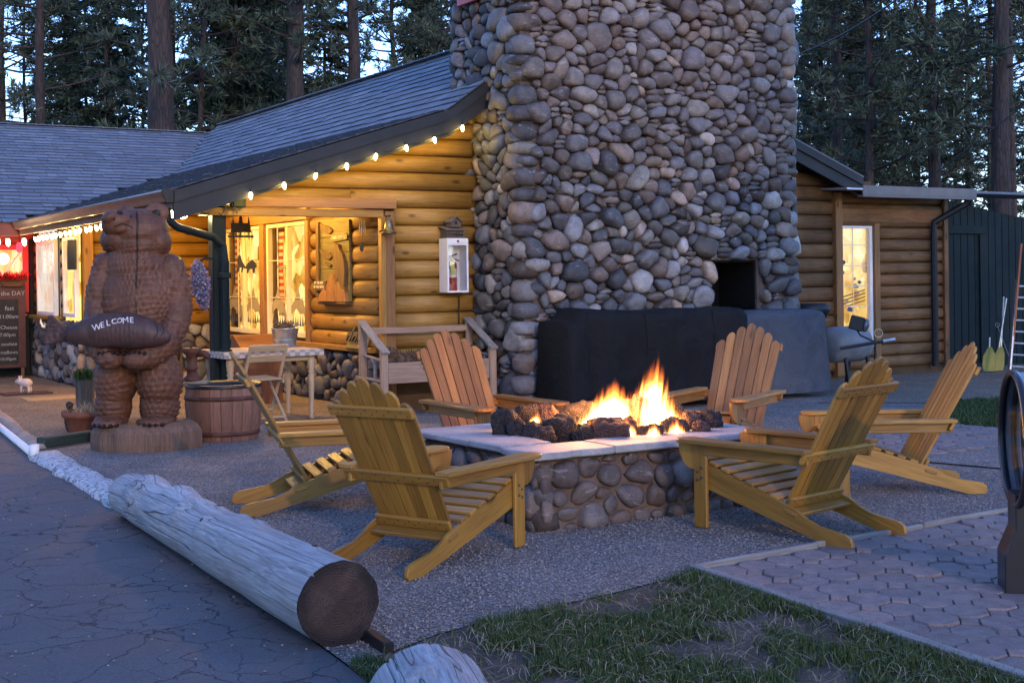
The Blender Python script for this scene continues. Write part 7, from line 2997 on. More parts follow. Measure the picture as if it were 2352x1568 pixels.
def cover(name, outline, b0, b1, mat, parent, seed=0.0, wr=0.02):
    """soft cover: front outline (a, z) list left-to-right along its top, skirts to the ground"""
    na, nz, nd = 40, 16, 8
    a_lo, a_hi = outline[0][0], outline[-1][0]
    A = [p[0] for p in outline]
    Zs = [p[1] for p in outline]
    mb = MB()
    V, F = [], []

    def W_(a, b, z):
        p = BW(a, b, z)
        k = noise.noise((p.x * 2.5 + seed, p.y * 2.5, p.z * 1.6)) + 0.5 * noise.noise((p.x * 7 + seed, p.y * 7, p.z * 3))
        fold = (1.3 * noise.noise((a * 8 + seed, b * 3, 0.3)) + 0.7 * noise.noise((a * 19 + seed, b * 3, z * 0.8))) * max(0.0, 1 - z / 1.25)
        return p + (-E2) * (wr * (k + fold)) + ZZ * (wr * 0.35 * k) + E1 * (wr * 0.5 * k)
    cols = []
    for i in range(na + 1):
        a = a_lo + (a_hi - a_lo) * i / na
        zt_ = float(np.interp(a, A, Zs))
        line = []
        for j in range(nz + 1):
            f = j / nz
            z = 0.06 + (zt_ - 0.06) * f
            fl = 0.05 * (1 - f) + (0.0 if f < 0.93 else 0.05 * ((f - 0.93) / 0.07) ** 2)
            fl2 = -0.05 * (1 - f) + (0.0 if f < 0.93 else 0.05 * ((f - 0.93) / 0.07) ** 2)
            ee = ((i / na) - 0.5) * 2
            line.append(W_(a + ee * 0.05 * (1 - f), b0 + fl2, z))
        for j in range(1, nd):
            f = j / nd
            line.append(W_(a, b0 + 0.05 + (b1 - b0 - 0.1) * f, zt_ + 0.012 * math.sin(f * 3.14)))
        for j in range(nz, -1, -1):
            f = j / nz
            z = 0.06 + (zt_ - 0.06) * f
            line.append(W_(a, b1 - (0.0 if f < 0.93 else 0.05 * ((f - 0.93) / 0.07) ** 2), z))
        cols.append(line)
    m_ = len(cols[0])
    for line in cols:
        V += line
    for i in range(na):
        for j in range(m_ - 1):
            F.append((i * m_ + j, (i + 1) * m_ + j, (i + 1) * m_ + j + 1, i * m_ + j + 1))
    F.append(tuple(range(m_)))
    F.append(tuple(na * m_ + j for j in range(m_))[::-1])
    return mk(name, V, F, mat, parent, smooth=True)


M_CBLK = clothmat('black_cover', (0.0035, 0.0036, 0.004), (0.008, 0.008, 0.009))
M_CGRY = clothmat('grey_cover', (0.050, 0.056, 0.070), (0.080, 0.086, 0.10))
gF, gK = -1.78, -1.16


def go(px, py):
    return gp(px, py, gF)


gr = empty('covered_grill', BW(go(1500, 900)[0], (gF + gK) / 2), label='long barbecue grill under a black cloth cover in front of the chimney', cat='grill')
ol = [go(1303, 742), go(1330, 738), go(1345, 712), go(1480, 716), go(1600, 711), go(1708, 707), go(1714, 712)]
cover('cover', ol, gF, gK, M_CBLK, gr, 1.0, 0.05)
for px_ in (1352, 1480, 1640):
    a_ = go(px_, 800)[0]
    zt_ = float(np.interp(a_, [q[0] for q in ol], [q[1] for q in ol]))
    pts_ = []
    for k_ in range(12):
        z_ = 0.08 + (zt_ - 0.1) * k_ / 11
        p_ = BW(a_, gF, z_)
        kk_ = noise.noise((p_.x * 2.5 + 1.0, p_.y * 2.5, p_.z * 1.6)) + 0.5 * noise.noise((p_.x * 7 + 1.0, p_.y * 7, p_.z * 3))
        pts_.append(p_ - E2 * (0.05 * (kk_ + (1.3 * noise.noise((a_ * 8 + 1.0, gF * 3, 0.3)) + 0.7 * noise.noise((a_ * 19 + 1.0, gF * 3, z_ * 0.8))) * max(0.0, 1 - z_ / 1.25)) + 0.05 * (1 - k_ / 11.0)) + E1 * (0.025 * kk_))
    MB().tube(pts_, 0.008, 5).o('seam', M_CBLK, gr, smooth=True)
for px in (1325, 1690):
    a_ = go(px, 930)[0]
    MB().lathe(BW(a_, gF + 0.06, 0.075), [(0.03, -0.025), (0.07, -0.025), (0.075, -0.012), (0.075, 0.012), (0.07, 0.025), (0.03, 0.025)], 18, (E1, ZZ, E2)).o('wheel', M_BLACKM, gr)
g2 = empty('grey_covered_grill', BW(go(1810, 900)[0], (gF + gK) / 2), label='smaller grill under a grey cloth cover right of the black one', cat='grill')
gF2 = gF
ol = [go(1722, 722), go(1740, 716), go(1830, 712), go(1888, 712), go(1902, 716)]
gF_, gK_ = -1.72, -1.2
cover('cover', ol, gF_, gK_, M_CGRY, g2, 7.0, 0.016)
# kettle lids stacked behind
st_ = empty('kettle_grill', BW(gp(1862, 700, -0.9)[0], -0.9), label='black kettle grill lid showing above the grey cover', cat='grill')
ka, kz = gp(1862, 712, -0.9)
MB().lathe(BW(ka, -0.9, kz - 0.10), [(0.20, 0.0), (0.245, 0.08), (0.25, 0.10), (0.255, 0.11), (0.25, 0.125), (0.24, 0.16), (0.20, 0.185), (0.02, 0.19)], 26).o('lid', M_BLACKM, st_, smooth=True)
for k in range(3):
    an = k * 2.1
    MB().tube([BW(ka + 0.2 * math.cos(an), -0.9 + 0.2 * math.sin(an), kz - 0.1), BW(ka + 0.27 * math.cos(an), -0.9 + 0.27 * math.sin(an), 0)], 0.013, 6).o('leg', M_BLACKM, st_)

# round grey drum with a work lamp on a bar
dc = at(1945, 790, 16.7)
dm_ = empty('metal_drum', (dc.x, dc.y, 0), label='weathered grey drum lying beside the grey covered grill', cat='drum')
M_DRUM = plain('grey_drum', (0.20, 0.20, 0.205), 0.6, 0.25, 5, 0.3, dirt=0.4)
axd = (ZZ, E2, E1)
MB().lathe(dc - E1 * 0.30, [(0.02, -0.04), (0.15, -0.03), (0.21, 0.0), (0.225, 0.05), (0.225, 0.5), (0.21, 0.55), (0.15, 0.60), (0.02, 0.62)], 22, axd).o('shell', M_DRUM, dm_, smooth=True)
for s in (0.0, 0.38):
    for t in (-0.15, 0.15):
        MB().bar(dc + E1 * (s - 0.18) + E2 * t - ZZ * 0.15, Vector((dc.x, dc.y, 0)) + E1 * (s - 0.18) + E2 * t * 1.5, 0.04, 0.04, E1).o('leg', M_BLACKM, dm_)
lc = at(1968, 742, 16.2)
wl = empty('work_lamp', (lc.x, lc.y, 0), label='black work lamp on a stand in front of the tall lit window', cat='lamp')
d = Vector((0.9, -0.25, -0.25)).normalized()
a_, b_, c_ = perp(d)
MB().box(lc, (0.17, 0.20, 0.17), (a_, b_, c_), 0.012).o('housing', M_BLACKM, wl)
MB().lathe(lc + a_ * 0.085, [(0.075, 0), (0.085, 0.02), (0.07, 0.05), (0.02, 0.065)], 16, (b_, c_, a_)).o('lens', plain('lamp_lens', (0.10, 0.11, 0.13), 0.15, 0.1, 5, 0, spec=0.6), wl, smooth=True)
mb = MB().tube([lc - ZZ * 0.08, lc - ZZ * 0.15 + X_ * 0.04, at(2010, 785, 16.2)], 0.012, 6)
mb.o('yoke', M_IRON, wl)
mb = MB().tube([at(1930, 800, 16.2), at(2050, 780, 16.2)], 0.02, 8)
mb.tube([at(2050, 780, 16.2), at(2052, 780, 16.2)], 0.022, 8)
mb.o('cross_bar', M_IRON, wl)
MB().tube([at(2028, 784, 16.2), at(2056, 779, 16.2)], 0.023, 8).o('bar_sleeve', M_GALV, wl)
MB().tube([at(2010, 787, 16.2), Vector((lc.x + 0.22, lc.y, 0))], 0.016, 8).o('stand', M_IRON, wl)
MB().torus(at(2018, 765, 16.2), 0.05, 0.004, (X_, ZZ, Y_), 18, 5).o('wire_loop', M_GALV, wl)

# ------------------------------------------------------------------ far right: ladder, paddles, rods
lad = empty('step_ladder', G(2335, 862), label='aluminium ladder leaning on the green shed at the right edge', cat='ladder')
L0, L1 = at(2318, 858, 18.2), at(2336, 640, 18.6)
R0, R1 = at(2372, 862, 18.4), at(2380, 640, 18.8)
for (p, q) in ((L0, L1), (R0, R1)):
    MB().bar(p, q, 0.03, 0.07, Y_).o('rail', M_GALV, lad)
for k in range(8):
    f = 0.08 + k * 0.12
    MB().bar(L0 + (L1 - L0) * f, R0 + (R1 - R0) * f, 0.06, 0.025, ZZ).o('rung', M_GALV, lad)
MB().bar(at(2325, 800, 18.3), at(2345, 560, 18.7), 0.03, 0.05, Y_).o('rear_rail', plain('orange_rail', (0.30, 0.10, 0.04), 0.6, 0.2, 5, 0.1), lad)
M_YEL = plain('yellow_paddle', (0.24, 0.22, 0.04), 0.5, 0.15, 5, 0.05)
for i, (px, tilt, lab) in enumerate(((2282, 0.10, 'broad yellow paddle blade leaning on the shed, nearest the chair'), (2298, 0.22, 'yellow paddle between two others against the shed'), (2308, 0.12, 'narrow yellow paddle next to the ladder'))):
    p = G(px, 858 - i)
    p = Vector((p.x, p.y + 0.2, 0.02))
    pd = empty('paddle', p, label=lab, cat='paddle', group='yellow paddles against the shed')
    up_ = Vector((tilt, 0.15, 1)).normalized()
    blade = [(-0.07, 0.0), (0.06, 0.0), (0.085, 0.08), (0.08, 0.25), (0.03, 0.36), (-0.02, 0.36), (-0.085, 0.22), (-0.09, 0.08)]
    MB().prism(p, X_, up_, -Y_, [(x * (1.1 if i == 0 else 0.7), y) for x, y in blade], 0.015, 0.004).o('blade', M_YEL, pd)
    MB().tube([p + up_ * 0.34, p + up_ * (1.1 if i else 0.5)], 0.014, 7).o('shaft', M_GALV, pd)
rod = MB().tube([G(2330, 860) + ZZ * 0.05, at(2290, 745, 18.6)], [0.008, 0.003], 5)
rod.torus(at(2291, 746, 18.6), 0.03, 0.003, (X_, ZZ, Y_), 10, 4)
tag(rod.o('fishing_rod', M_GALV, None), 'thin fishing rod leaning left of the ladder', 'rod')

# ------------------------------------------------------------------ round glazed stand at the right edge
rc0 = G(2335, 1375)
rY = rc0.y + 0.15
cc = at(2347, 1008, rY)
rs_ = empty('round_display_stand', (cc.x, cc.y, 0), label='round glass-faced display drum on a dark pedestal at the right edge', cat='display stand')
nA = Vector((-0.984, 0.178, 0)).normalized()
a_, b_, c_ = nA, ZZ.cross(nA), ZZ
rr_ = 152 / FPX * rY
axr = (b_, c_, a_)
M_RIM = plain('dark_rim', (0.020, 0.018, 0.020), 0.3, 0.2, 6, 0.05, spec=0.5)
MB().torus(cc + nA * 0.035, rr_, 0.018, (b_, c_, a_), 48, 8).o('rim', M_RIM, rs_, smooth=True)
MB().torus(cc - nA * 0.02, rr_ - 0.008, 0.014, (b_, c_, a_), 48, 8).o('rim', M_RIM, rs_, smooth=True)
MB().lathe(cc, [(rr_, 0.03), (rr_ + 0.004, -0.02), (rr_ + 0.002, -0.16), (rr_ - 0.02, -0.17)], 48, axr, cap=False).o('drum_side', plain('pale_blue_side', (0.35, 0.40, 0.46), 0.4, 0.15, 4, 0.05, metal=0.5), rs_, smooth=True)
MB().lathe(cc, [(rr_ - 0.012, 0.030), (rr_ - 0.012, 0.024)], 48, axr).o('glass', M_GLASS, rs_)
MB().lathe(cc, [(rr_ - 0.012, -0.05), (rr_ - 0.012, -0.06)], 48, axr).o('inner_face', plain('inner_dark', (0.035, 0.040, 0.048), 0.3, 0.5, 2.5, 0.05, spec=0.5), rs_)
pz = cc.z - rr_
pedp = [(-0.10, 0.0), (0.30, 0.0), (0.30, 0.16), (0.22, 0.30), (0.22, pz + 0.06), (-0.05, pz + 0.06), (-0.05, 0.30), (-0.10, 0.18)]
MB().prism(Vector((cc.x, cc.y, 0)) + b_ * -0.10, -nA, ZZ, b_, pedp, 0.2, 0.006).o('pedestal', M_RIM, rs_)
MB().prism(Vector((cc.x, cc.y, 0)) + b_ * -0.106, -nA, ZZ, b_, [(0.02, 0.06), (0.20, 0.06), (0.20, pz), (0.02, pz)], 0.005).o('panel', plain('oxblood', (0.09, 0.018, 0.016), 0.5, 0.2, 5, 0.1), rs_)

# ------------------------------------------------------------------ weathered logs
def barelogmat():
    m, nt, bs, out = nodes('weathered_log')
    v = coords(nt, 'g', (1.0, 6.5, 6.5))
    n0 = noi(nt, coords(nt, 'g', (1.4, 3, 3)), 1.0, 3, 0.5)
    n1 = noi(nt, coords(nt, 'g', (0.7, 7, 7)), 1.0, 6, 0.6, 0.8)
    n2 = noi(nt, coords(nt, 'g', (5, 90, 90)), 1.0, 3, 0.6, 0.4)
    cr = noi(nt, coords(nt, 'g', (0.22, 15.0, 15.0)), 1.0, 1, 0.4, 0.12)
    crk = ramp(nt, mth(nt, 'ABSOLUTE', mth(nt, 'SUBTRACT', cr, 0.5)), [(0.0, 0.75), (0.004, 0.4), (0.009, 0.0)])
    kv = vor(nt, coords(nt, 'g', (2.6, 4.2, 4.2)), 1.0)
    kn = ramp(nt, kv, [(0.05, 1.0), (0.12, 0.0)])
    c = ramp(nt, n1, [(0.3, (0.26, 0.255, 0.26)), (0.7, (0.46, 0.455, 0.455))])
    c = mixc(nt, 1.0, c, ramp(nt, n2, [(0.3, 0.55), (0.7, 1.15)]), 'MULTIPLY')
    c = mixc(nt, ramp(nt, n0, [(0.58, 0), (0.75, 0.5)]), c, (0.30, 0.24, 0.19))
    c = mixc(nt, crk, c, (0.022, 0.020, 0.020))
    c = mixc(nt, kn, c, (0.085, 0.045, 0.03))
    nt.links.new(c, bs.inputs['Base Color'])
    bs.inputs['Roughness'].default_value = 0.75
    h = mth(nt, 'SUBTRACT', mth(nt, 'ADD', mth(nt, 'MULTIPLY', n2, 0.25), n1), mth(nt, 'MULTIPLY', crk, 1.6))
    bump(nt, bs, h, 0.7, 0.015)
    return m


def logendmat():
    m, nt, bs, out = nodes('log_end')
    v = coords(nt, 'g')
    sp = nt.nodes.new('ShaderNodeSeparateXYZ')
    nt.links.new(v, sp.inputs[0])
    y, z = sp.outputs[1], sp.outputs[2]
    r_ = mth(nt, 'SQRT', mth(nt, 'ADD', mth(nt, 'MULTIPLY', y, y), mth(nt, 'MULTIPLY', z, z)))
    n1 = noi(nt, v, 14, 4)
    rg = mth(nt, 'SINE', mth(nt, 'ADD', mth(nt, 'MULTIPLY', r_, 620.0), mth(nt, 'MULTIPLY', n1, 26.0)))
    an = mth(nt, 'ARCTAN2', z, y)
    cn = nt.nodes.new('ShaderNodeTexNoise')
    cn.noise_dimensions = '2D'
    cmb = nt.nodes.new('ShaderNodeCombineXYZ')
    nt.links.new(mth(nt, 'MULTIPLY', an, 3.0), cmb.inputs[0])
    nt.links.new(mth(nt, 'MULTIPLY', r_, 3.5), cmb.inputs[1])
    nt.links.new(cmb.outputs[0], cn.inputs['Vector'])
    cn.inputs['Scale'].default_value = 1.6
    cr = ramp(nt, mth(nt, 'ABSOLUTE', mth(nt, 'SUBTRACT', cn.outputs[0], 0.5)), [(0.0, 1.0), (0.012, 0.0)])
    rim = ramp(nt, r_, [(0.115, 0.0), (0.15, 1.0)])
    c = ramp(nt, rg, [(0.0, (0.042, 0.022, 0.016)), (1.0, (0.062, 0.034, 0.025))])
    c = mixc(nt, rim, c, (0.016, 0.009, 0.007))
    c = mixc(nt, ramp(nt, noi(nt, v, 5, 3), [(0.5, 0), (0.75, 0.4)]), c, (0.12, 0.08, 0.065))
    c = mixc(nt, cr, c, (0.008, 0.006, 0.006))
    nt.links.new(c, bs.inputs['Base Color'])
    bs.inputs['Roughness'].default_value = 0.85
    bump(nt, bs, mth(nt, 'SUBTRACT', mth(nt, 'MULTIPLY', rg, 0.2), cr), 0.7, 0.01)
    return m


M_BLOG, M_LEND = barelogmat(), logendmat()


def bare_log(name, near, far, rn, rf, label, seed, knobs):
    near, far = Vector(near), Vector(far)
    d, x, y = perp(far - near)
    L = (far - near).length
    root = empty(name, (near + far) / 2 - ZZ * ((near.z + far.z) / 2), label=label, cat='log')
    n, m_ = 200, 190
    rk = random.Random(int(seed * 10))
    cracks = []
    for q in range(20):
        s0_ = rk.uniform(-0.3, L * 0.9)
        cracks.append((s0_, s0_ + rk.uniform(0.4, 1.9), rk.uniform(0, 6.283), rk.uniform(0.0026, 0.0048), rk.uniform(0.008, 0.018), rk.uniform(0, 50), rk.uniform(-0.05, 0.05)))
    V, F, gv = [], [], []
    AN = np.arange(n) * 2 * math.pi / n
    CA, SN = np.cos(AN), np.sin(AN)
    for i in range(m_ + 1):
        s = L * i / m_
        c = near + d * s
        base = rn + (rf - rn) * i / m_
        if i >= m_ - 3:
            base *= (0.97, 0.90, 0.72, 0.35)[i - m_ + 3]
        nz = np.array([0.05 * noise.noise((CA[k] * 1.2 + seed, SN[k] * 1.2, s * 1.2)) + 0.02 * noise.noise((CA[k] * 4 + seed, SN[k] * 4, s * 3)) for k in range(n)])
        rad = base * (1 + nz)
        for (ks, ka, kh, kw) in knobs:
            da = (AN - ka + math.pi) % (2 * math.pi) - math.pi
            rad = rad + kh * np.exp(-((s - ks) / kw) ** 2 - (da * base / kw) ** 2)
        for (c0_, c1_, ca_, cw_, cdp, sd0, tw0) in cracks:
            if c0_ < s < c1_:
                ac = ca_ + tw0 * s + 0.16 * noise.noise((s * 2.2 + sd0, sd0, 0)) + 0.03 * noise.noise((s * 11, sd0, 2))
                for (ks, ka, kh, kw) in knobs:
                    dk = (ac - ka + math.pi) % (2 * math.pi) - math.pi
                    ac += 0.35 * math.copysign(1, dk) * kh / 0.04 * math.exp(-((s - ks) / (kw * 1.3)) ** 2 - (dk / 0.5) ** 2)
                dd_ = ((AN - ac + math.pi) % (2 * math.pi) - math.pi) * base
                en = min(1.0, (s - c0_) * 8, (c1_ - s) * 5)
                rad = rad - cdp * en * np.exp(-(dd_ / cw_) ** 2)
        for k in range(n):
            p = c + x * (CA[k] * rad[k]) + y * (SN[k] * rad[k])
            if p.z < -0.03:
                p.z = -0.03
            V.append(p)
            tw_ = s + 0.25 * noise.noise((CA[k] * 2 + seed, SN[k] * 2, s * 2.0))
            a = AN[k] + s * 0.10
            gv.append((tw_, math.cos(a) * rad[k], math.sin(a) * rad[k]))
    for i in range(m_):
        for k in range(n):
            k2 = (k + 1) % n
            F.append((i * n + k, (i + 1) * n + k, (i + 1) * n + k2, i * n + k2))
    F.append(tuple(m_ * n + k for k in range(n)))
    mk('wood', V, F, M_BLOG, root, gv=gv, smooth=True)
    # sawn end
    EV, EF, eg = [near - d * 0.004], [], [(0, 0, 0)]
    rings = 5
    for j in range(1, rings + 1):
        for k in range(n):
            p = V[k]
            q = near + (p - near) * (j / rings * 0.998) - d * (0.004 + 0.003 * noise.noise(p * 20))
            EV.append(q)
            w = q - near
            eg.append((0, w.dot(x), w.dot(y)))
    for k in range(n):
        k2 = (k + 1) % n
        EF.append((0, 1 + k, 1 + k2))
        for j in range(rings - 1):
            EF.append((1 + j * n + k, 1 + (j + 1) * n + k, 1 + (j + 1) * n + k2, 1 + j * n + k2))
    mk('sawn_end', EV, EF, M_LEND, root, gv=eg, smooth=True)
    # dark knots standing out of the wood
    for (ks, ka, kh, kw) in knobs[3:]:
        base = rn + (rf - rn) * ks / L
        c = near + d * ks + (x * math.cos(ka) + y * math.sin(ka)) * (base + kh * 0.9)
        nn = (x * math.cos(ka) + y * math.sin(ka))
        MB().ell(c, (0.020, 0.014, 0.006), (d, d.cross(nn), nn), 10, 6).o('knot', plain('knot', (0.07, 0.03, 0.02), 0.7, 0.3, 20, 0.3) if 'knot' not in MATS else MATS['knot'], root, smooth=True)
    return root


nr = at(777, 1404, 5.42)
nr.z = 0.168
fr_ = at(292, 1140, 8.6)
fr_.z = 0.125
d_, x_, y_ = perp(fr_ - nr)
upa = math.atan2(ZZ.dot(y_), ZZ.dot(x_))
bare_log('weathered_log', nr, fr_, 0.176, 0.138, 'long silvery debarked log with a dark sawn end at the driveway edge', 2.0,
         [(3.0, upa - 0.3, 0.05, 0.16), (2.45, upa + 0.3, 0.045, 0.13), (2.0, upa - 0.4, 0.035, 0.12), (1.75, upa + 0.2, 0.012, 0.05), (1.42, upa + 0.5, 0.014, 0.06), (1.15, upa + 0.35, 0.014, 0.06), (2.2, upa + 1.1, 0.03, 0.08), (1.55, upa - 0.7, 0.02, 0.07), (0.62, upa + 0.9, 0.012, 0.05), (0.35, upa + 0.2, 0.01, 0.05)])
l2f = at(975, 1560, 4.22)
l2f.z = 0.142
l2n = l2f + Vector((0.20, -0.98, 0)) * 2.6
l2n.z = 0.142
d_, x_, y_ = perp(l2f - l2n)
upa = math.atan2(ZZ.dot(y_), ZZ.dot(x_))
bare_log('weathered_log', l2n, l2f, 0.212, 0.205, 'rounded end of a second silvery log at the bottom edge of the picture', 9.0, [(2.3, upa, 0.01, 0.1), (2.0, upa + 0.6, 0.01, 0.1), (1.9, upa, 0.01, 0.1), (2.25, upa - 0.35, 0.012, 0.05), (1.9, upa + 0.5, 0.01, 0.05)])

# ------------------------------------------------------------------ kerb, pipe, timber
def whitekerb():
    m, nt, bs, out = nodes('chipped_white_kerb')
    v = coords(nt, 'Position')
    n1 = noi(nt, v, 24, 6, 0.75)
    c = ramp(nt, n1, [(0.43, (0.17, 0.155, 0.145)), (0.50, (0.58, 0.565, 0.565))])
    nt.links.new(c, bs.inputs['Base Color'])
    bs.inputs['Roughness'].default_value = 0.8
    bump(nt, bs, n1, 0.8, 0.02)
    return m


def rough_strip(name, p, q, w, h, mat, label, cat, seed=1.0):
    d = (q - p)
    L = d.length
    d = d.normalized()
    s = Vector((-d.y, d.x, 0))
    n = max(8, int(L / 0.05))
    V, F = [], []
    prof = [(-0.5, -0.05), (-0.5, 0.55), (-0.36, 0.95), (0, 1.0), (0.36, 0.92), (0.5, 0.5), (0.5, -0.05)]
    for i in range(n + 1):
        c = p + d * (L * i / n)
        for u, z in prof:
            k = noise.noise((c.x * 6 + seed, c.y * 6, u * 3))
            k2 = noise.noise((c.x * 14, c.y * 14 + seed, u * 5))
            V.append(c + s * (u * w * (1 + 0.22 * k)) + ZZ * (h * z * (1 + 0.16 * k2 + 0.2 * k) - 0.03))
    m_ = len(prof)
    for i in range(n):
        for k in range(m_ - 1):
            F.append((i * m_ + k, i * m_ + k + 1, (i + 1) * m_ + k + 1, (i + 1) * m_ + k))
    F += [tuple(range(m_)), tuple(n * m_ + k for k in range(m_))[::-1]]
    o = mk(name, V, F, mat, None, smooth=True)
    me = o.data
    bm = bmesh.new()
    bm.from_mesh(me)
    bmesh.ops.recalc_face_normals(bm, faces=bm.faces)
    bm.to_mesh(me)
    bm.free()
    return tag(o, label, cat)


rough_strip('white_kerb', K1 + (K2 - K1) * 0.06, K2 + (K2 - K1) * 0.06, 0.27, 0.07, whitekerb(), 'rough white painted kerb running up to the long log', 'kerb')
rough_strip('concrete_kerb', K0, K1 + (K0 - K1) * 0.03, 0.16, 0.08, plain('old_concrete', (0.28, 0.25, 0.22), 0.9, 0.3, 9, 0.5), 'stained concrete kerb along the porch floor', 'kerb', 4.0)
wp = empty('white_pipe', G(85, 1044), label='white plastic pipe lying along the kerb with an upturned elbow', cat='pipe')
pa, pb_ = G(-40, 940) + Vector((-0.05, -0.05, 0.02)), G(84, 1047) + Vector((-0.02, -0.02, 0.02))
MB().tube([pa, pb_], 0.034, 10).o('run', M_WHITEP, wp, smooth=True)
MB().tube([pb_ - (pb_ - pa).normalized() * 0.02, pb_ + (pb_ - pa).normalized() * 0.035, pb_ + (pb_ - pa).normalized() * 0.05 + ZZ * 0.03, pb_ + (pb_ - pa).normalized() * 0.055 + ZZ * 0.085], 0.042, 10).o('elbow', M_WHITEP, wp, smooth=True)
tmb = MB().bar(G(92, 1030) + ZZ * 0.05, G(212, 1012) + ZZ * 0.05, 0.11, 0.10, ZZ, 0.012)
tag(tmb.o('green_timber', wood('green_timber', (0.014, 0.030, 0.026), (0.035, 0.060, 0.050), 0.7, 1.0, False, 0.2, 0.6), None, g=G(212, 1012) - G(92, 1030), t=0.5), 'short dark green timber lying left of the bear stump', 'timber')
# dark board under the near end of the log
tb2 = MB().bar(G(818, 1452) + ZZ * 0.02, G(893, 1497) + ZZ * 0.015, 0.05, 0.05)
tag(tb2.o('edging_board', M_BLACKM, None), 'short dark edging board by the sawn end of the long log', 'edging', 'timber edging round the gravel and lawn')

# overhead wires, and the red sign on the chimney top
for (p, q, sag, lab) in ((at(1835, 125, 26), at(2090, -22, 22), 0.1, 'upper overhead wire crossing the trees at the right'), (at(1850, 572, 34), at(2400, 200, 30), 0.3, 'lower overhead wire crossing the trees at the right')):
    n = 14
    pts = [p + (q - p) * (i / n) - ZZ * (sag * math.sin(math.pi * i / n)) for i in range(n + 1)]
    o = MB().tube(pts, 0.016, 5).o('overhead_wire', M_BLACKM, None)
    tag(o, lab, 'wire', 'overhead wires')
sg = empty('red_sign', gpt(1085, 0, -1.1), label='corner of a red sign board high on the chimney', cat='sign')
p = ga(1078, 4, CH_A0 - 0.12)
MB().box(BW(CH_A0 - 0.13, p[0], p[1] + 0.35), (0.04, 0.5, 0.74), ax, 0.006).o('board', M_RED, sg)
MB().box(BW(CH_A0 - 0.155, p[0], p[1] + 0.36), (0.012, 0.4, 0.62), ax, 0.004).o('face', M_CREAM, sg)

# ------------------------------------------------------------------ loose ground cover
def lawnfn(poly, n, seed, hmin, hmax, mask=True):
    rs = np.random.RandomState(seed)
    xs = [p[0] for p in poly]
    ys = [p[1] for p in poly]
    out = []
    while len(out) < n:
        x, y = rs.uniform(min(xs), max(xs)), rs.uniform(min(ys), max(ys))
        if not inpoly((x, y), poly):
            continue
        if mask:
            m_ = noise.noise((x * 1.7, y * 1.7, 1.0)) + 0.5 * noise.noise((x * 5, y * 5, 4.0))
            dd = (Vector((x, y, 0)) - P_C).dot(Vector((P_S.y, -P_S.x, 0)))
            edge = min(1.0, abs(dd) * 2.2)
            if rs.rand() > max(0.02, min(1, 0.72 - 2.4 * m_ - 0.75 * (edge - 0.35))):
                continue
        out.append((x, y))
    return np.array(out), rs


def blades(name, P, rs, hmin, hmax, w, mat, label, z=-0.012, lean=0.55):
    n = len(P)
    h = rs.uniform(hmin, hmax, n)
    a = rs.uniform(0, 6.28, n)
    l = rs.rand(n) * lean
    d = np.stack([np.cos(a) * l, np.sin(a) * l, np.ones(n)], 1)
    s = np.stack([-np.sin(a), np.cos(a), np.zeros(n)], 1) * w
    b = np.stack([P[:, 0], P[:, 1], np.full(n, z)], 1)
    mid = b + d * h[:, None] * 0.55
    tip = b + d * h[:, None] + np.stack([np.cos(a) * l, np.sin(a) * l, -0.2 * l], 1) * h[:, None] * 0.6
    V = np.stack([b - s, b + s, mid + s * 0.8, mid - s * 0.8, tip], 1).reshape(-1, 3)
    k = np.arange(n) * 5
    F = np.concatenate([np.stack([k, k + 1, k + 2], 1), np.stack([k, k + 2, k + 3], 1), np.stack([k + 3, k + 2, k + 4], 1)])
    me = mesh_np(name, V, F, mat, np.repeat(rs.rand(n), 5))
    o = bpy.data.objects.new(name, me)
    COL.objects.link(o)
    return tag(o, label, 'grass', kind='stuff')


M_GRASS = leafmat('grass_blade', (0.028, 0.052, 0.012), (0.090, 0.122, 0.034))
LW = [Vector((p.x, p.y, 0)) for p in LE] + [P_C + P_S * 3.4, Vector((1.7, 3.3, 0)), Vector((0.2, 3.4, 0))]
P_, rs = lawnfn(LW, 68000, 1, 0, 0)
blades('grass', P_, rs, 0.02, 0.06, 0.0022, M_GRASS, 'patchy short green grass of the foreground lawn')
P_, rs = lawnfn(FARLAWN, 9000, 2, 0, 0, False)
blades('far_grass', P_, rs, 0.03, 0.07, 0.005, M_GRASS, 'strip of short grass beyond the right hand chairs', 0.008)
# dry needles and straw
P_, rs = lawnfn(LW, 2400, 3, 0, 0, False)
n = len(P_)
a = rs.uniform(0, 6.28, n)
Lg = rs.uniform(0.03, 0.17, n)
cv = rs.normal(size=n) * 0.3
segs = []
for j in range(4):
    f = j / 3.0
    aa_ = a + cv * (f - 0.5)
    x = P_[:, 0] + np.cos(aa_) * Lg * (f - 0.5)
    y = P_[:, 1] + np.sin(aa_) * Lg * (f - 0.5)
    z = 0.004 + rs.rand(n) * 0.02 + 0.02 * np.sin(math.pi * f)
    s = np.stack([-np.sin(aa_), np.cos(aa_), np.zeros(n)], 1) * 0.0011
    c = np.stack([x, y, z], 1)
    segs += [c - s, c + s]
V = np.stack(segs, 1).reshape(-1, 3)
k = np.arange(n) * 8
F = np.concatenate([np.stack([k + 2 * j, k + 2 * j + 1, k + 2 * j + 3], 1) for j in range(3)] + [np.stack([k + 2 * j, k + 2 * j + 3, k + 2 * j + 2], 1) for j in range(3)])
me = mesh_np('dry_needles', V, F, M_STRAW, np.repeat(rs.rand(n), 8))
o = bpy.data.objects.new('dry_needles', me)
COL.objects.link(o)
tag(o, 'dry pine needles strewn over the lawn', 'needles', kind='stuff')

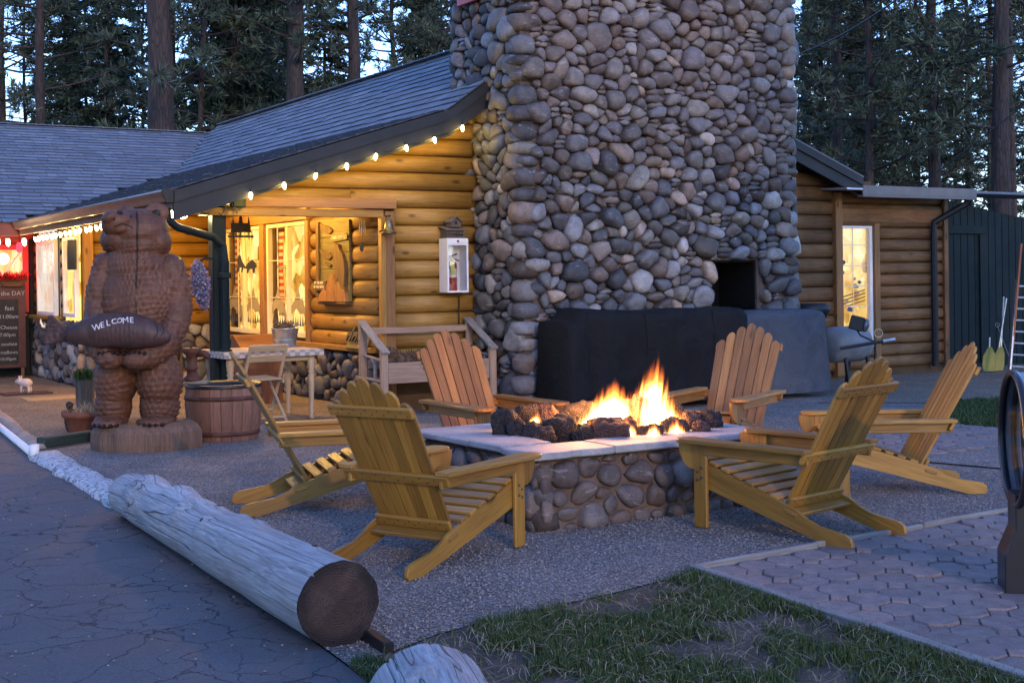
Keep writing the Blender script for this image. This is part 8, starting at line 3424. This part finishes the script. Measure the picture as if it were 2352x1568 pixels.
# pebbles of the gravel court that show singly
def pebbles(name, poly, n, seed, smin, smax, z, label, mat, keep=None):
    rs = np.random.RandomState(seed)
    xs = [p[0] for p in poly]
    ys = [p[1] for p in poly]
    pts = []
    while len(pts) < n:
        x, y = rs.uniform(min(xs), max(xs)), rs.uniform(min(ys), max(ys))
        if inpoly((x, y), poly) and (keep is None or keep(x, y, rs)):
            pts.append((x, y, z))
    C_ = np.array(pts)
    base = np.array([(1, 0, 0), (0, 1, 0), (-1, 0, 0), (0, -1, 0), (0, 0, 1), (0, 0, -1)], float)
    fc = np.array([(0, 1, 4), (1, 2, 4), (2, 3, 4), (3, 0, 4), (1, 0, 5), (2, 1, 5), (3, 2, 5), (0, 3, 5)])
    s = rs.uniform(smin, smax, (n, 1, 1)) * rs.uniform(0.6, 1.2, (n, 6, 1))
    an = rs.uniform(0, 6.28, n)
    ca, sa = np.cos(an), np.sin(an)
    B = np.repeat(base[None], n, 0) * s
    B[:, :, 2] *= 0.65
    B[:, :, 0] *= 1.3
    X2 = B[:, :, 0] * ca[:, None] - B[:, :, 1] * sa[:, None]
    Y2 = B[:, :, 0] * sa[:, None] + B[:, :, 1] * ca[:, None]
    V = np.stack([X2, Y2, B[:, :, 2]], 2) + C_[:, None, :]
    F = (fc[None] + (np.arange(n) * 6)[:, None, None]).reshape(-1, 3)
    me = mesh_np(name, V.reshape(-1, 3), F, mat, np.repeat(rs.rand(n), 6), smooth=True)
    o = bpy.data.objects.new(name, me)
    COL.objects.link(o)
    return tag(o, label, 'gravel', kind='stuff')


M_PEB = leafmat('pebble', (0.15, 0.13, 0.118), (0.38, 0.335, 0.305))
GP = [K2, G(800, 1525), G(905, 1492), G(1010, 1452), G(1200, 1405), G(1400, 1362), G(1592, 1312), G(2310, 1178), G(2352, 1090), G(1990, 1052), G(1900, 960), G(1200, 960), G(560, 1060)]
pebbles('gravel_stones', GP, 30000, 4, 0.0045, 0.0085, 0.001, 'loose grey gravel round the fire pit', M_PEB, lambda x, y, rs: rs.rand() < (6.5 / y) ** 2)
pebbles('driveway_grit', [K1, K2, K3, Vector((0.0, 3.6, 0)), Vector((-3, 3, 0)), Vector((-5, 9, 0))], 420, 6, 0.004, 0.009, -0.006, 'scattered grit on the asphalt', M_PEB)
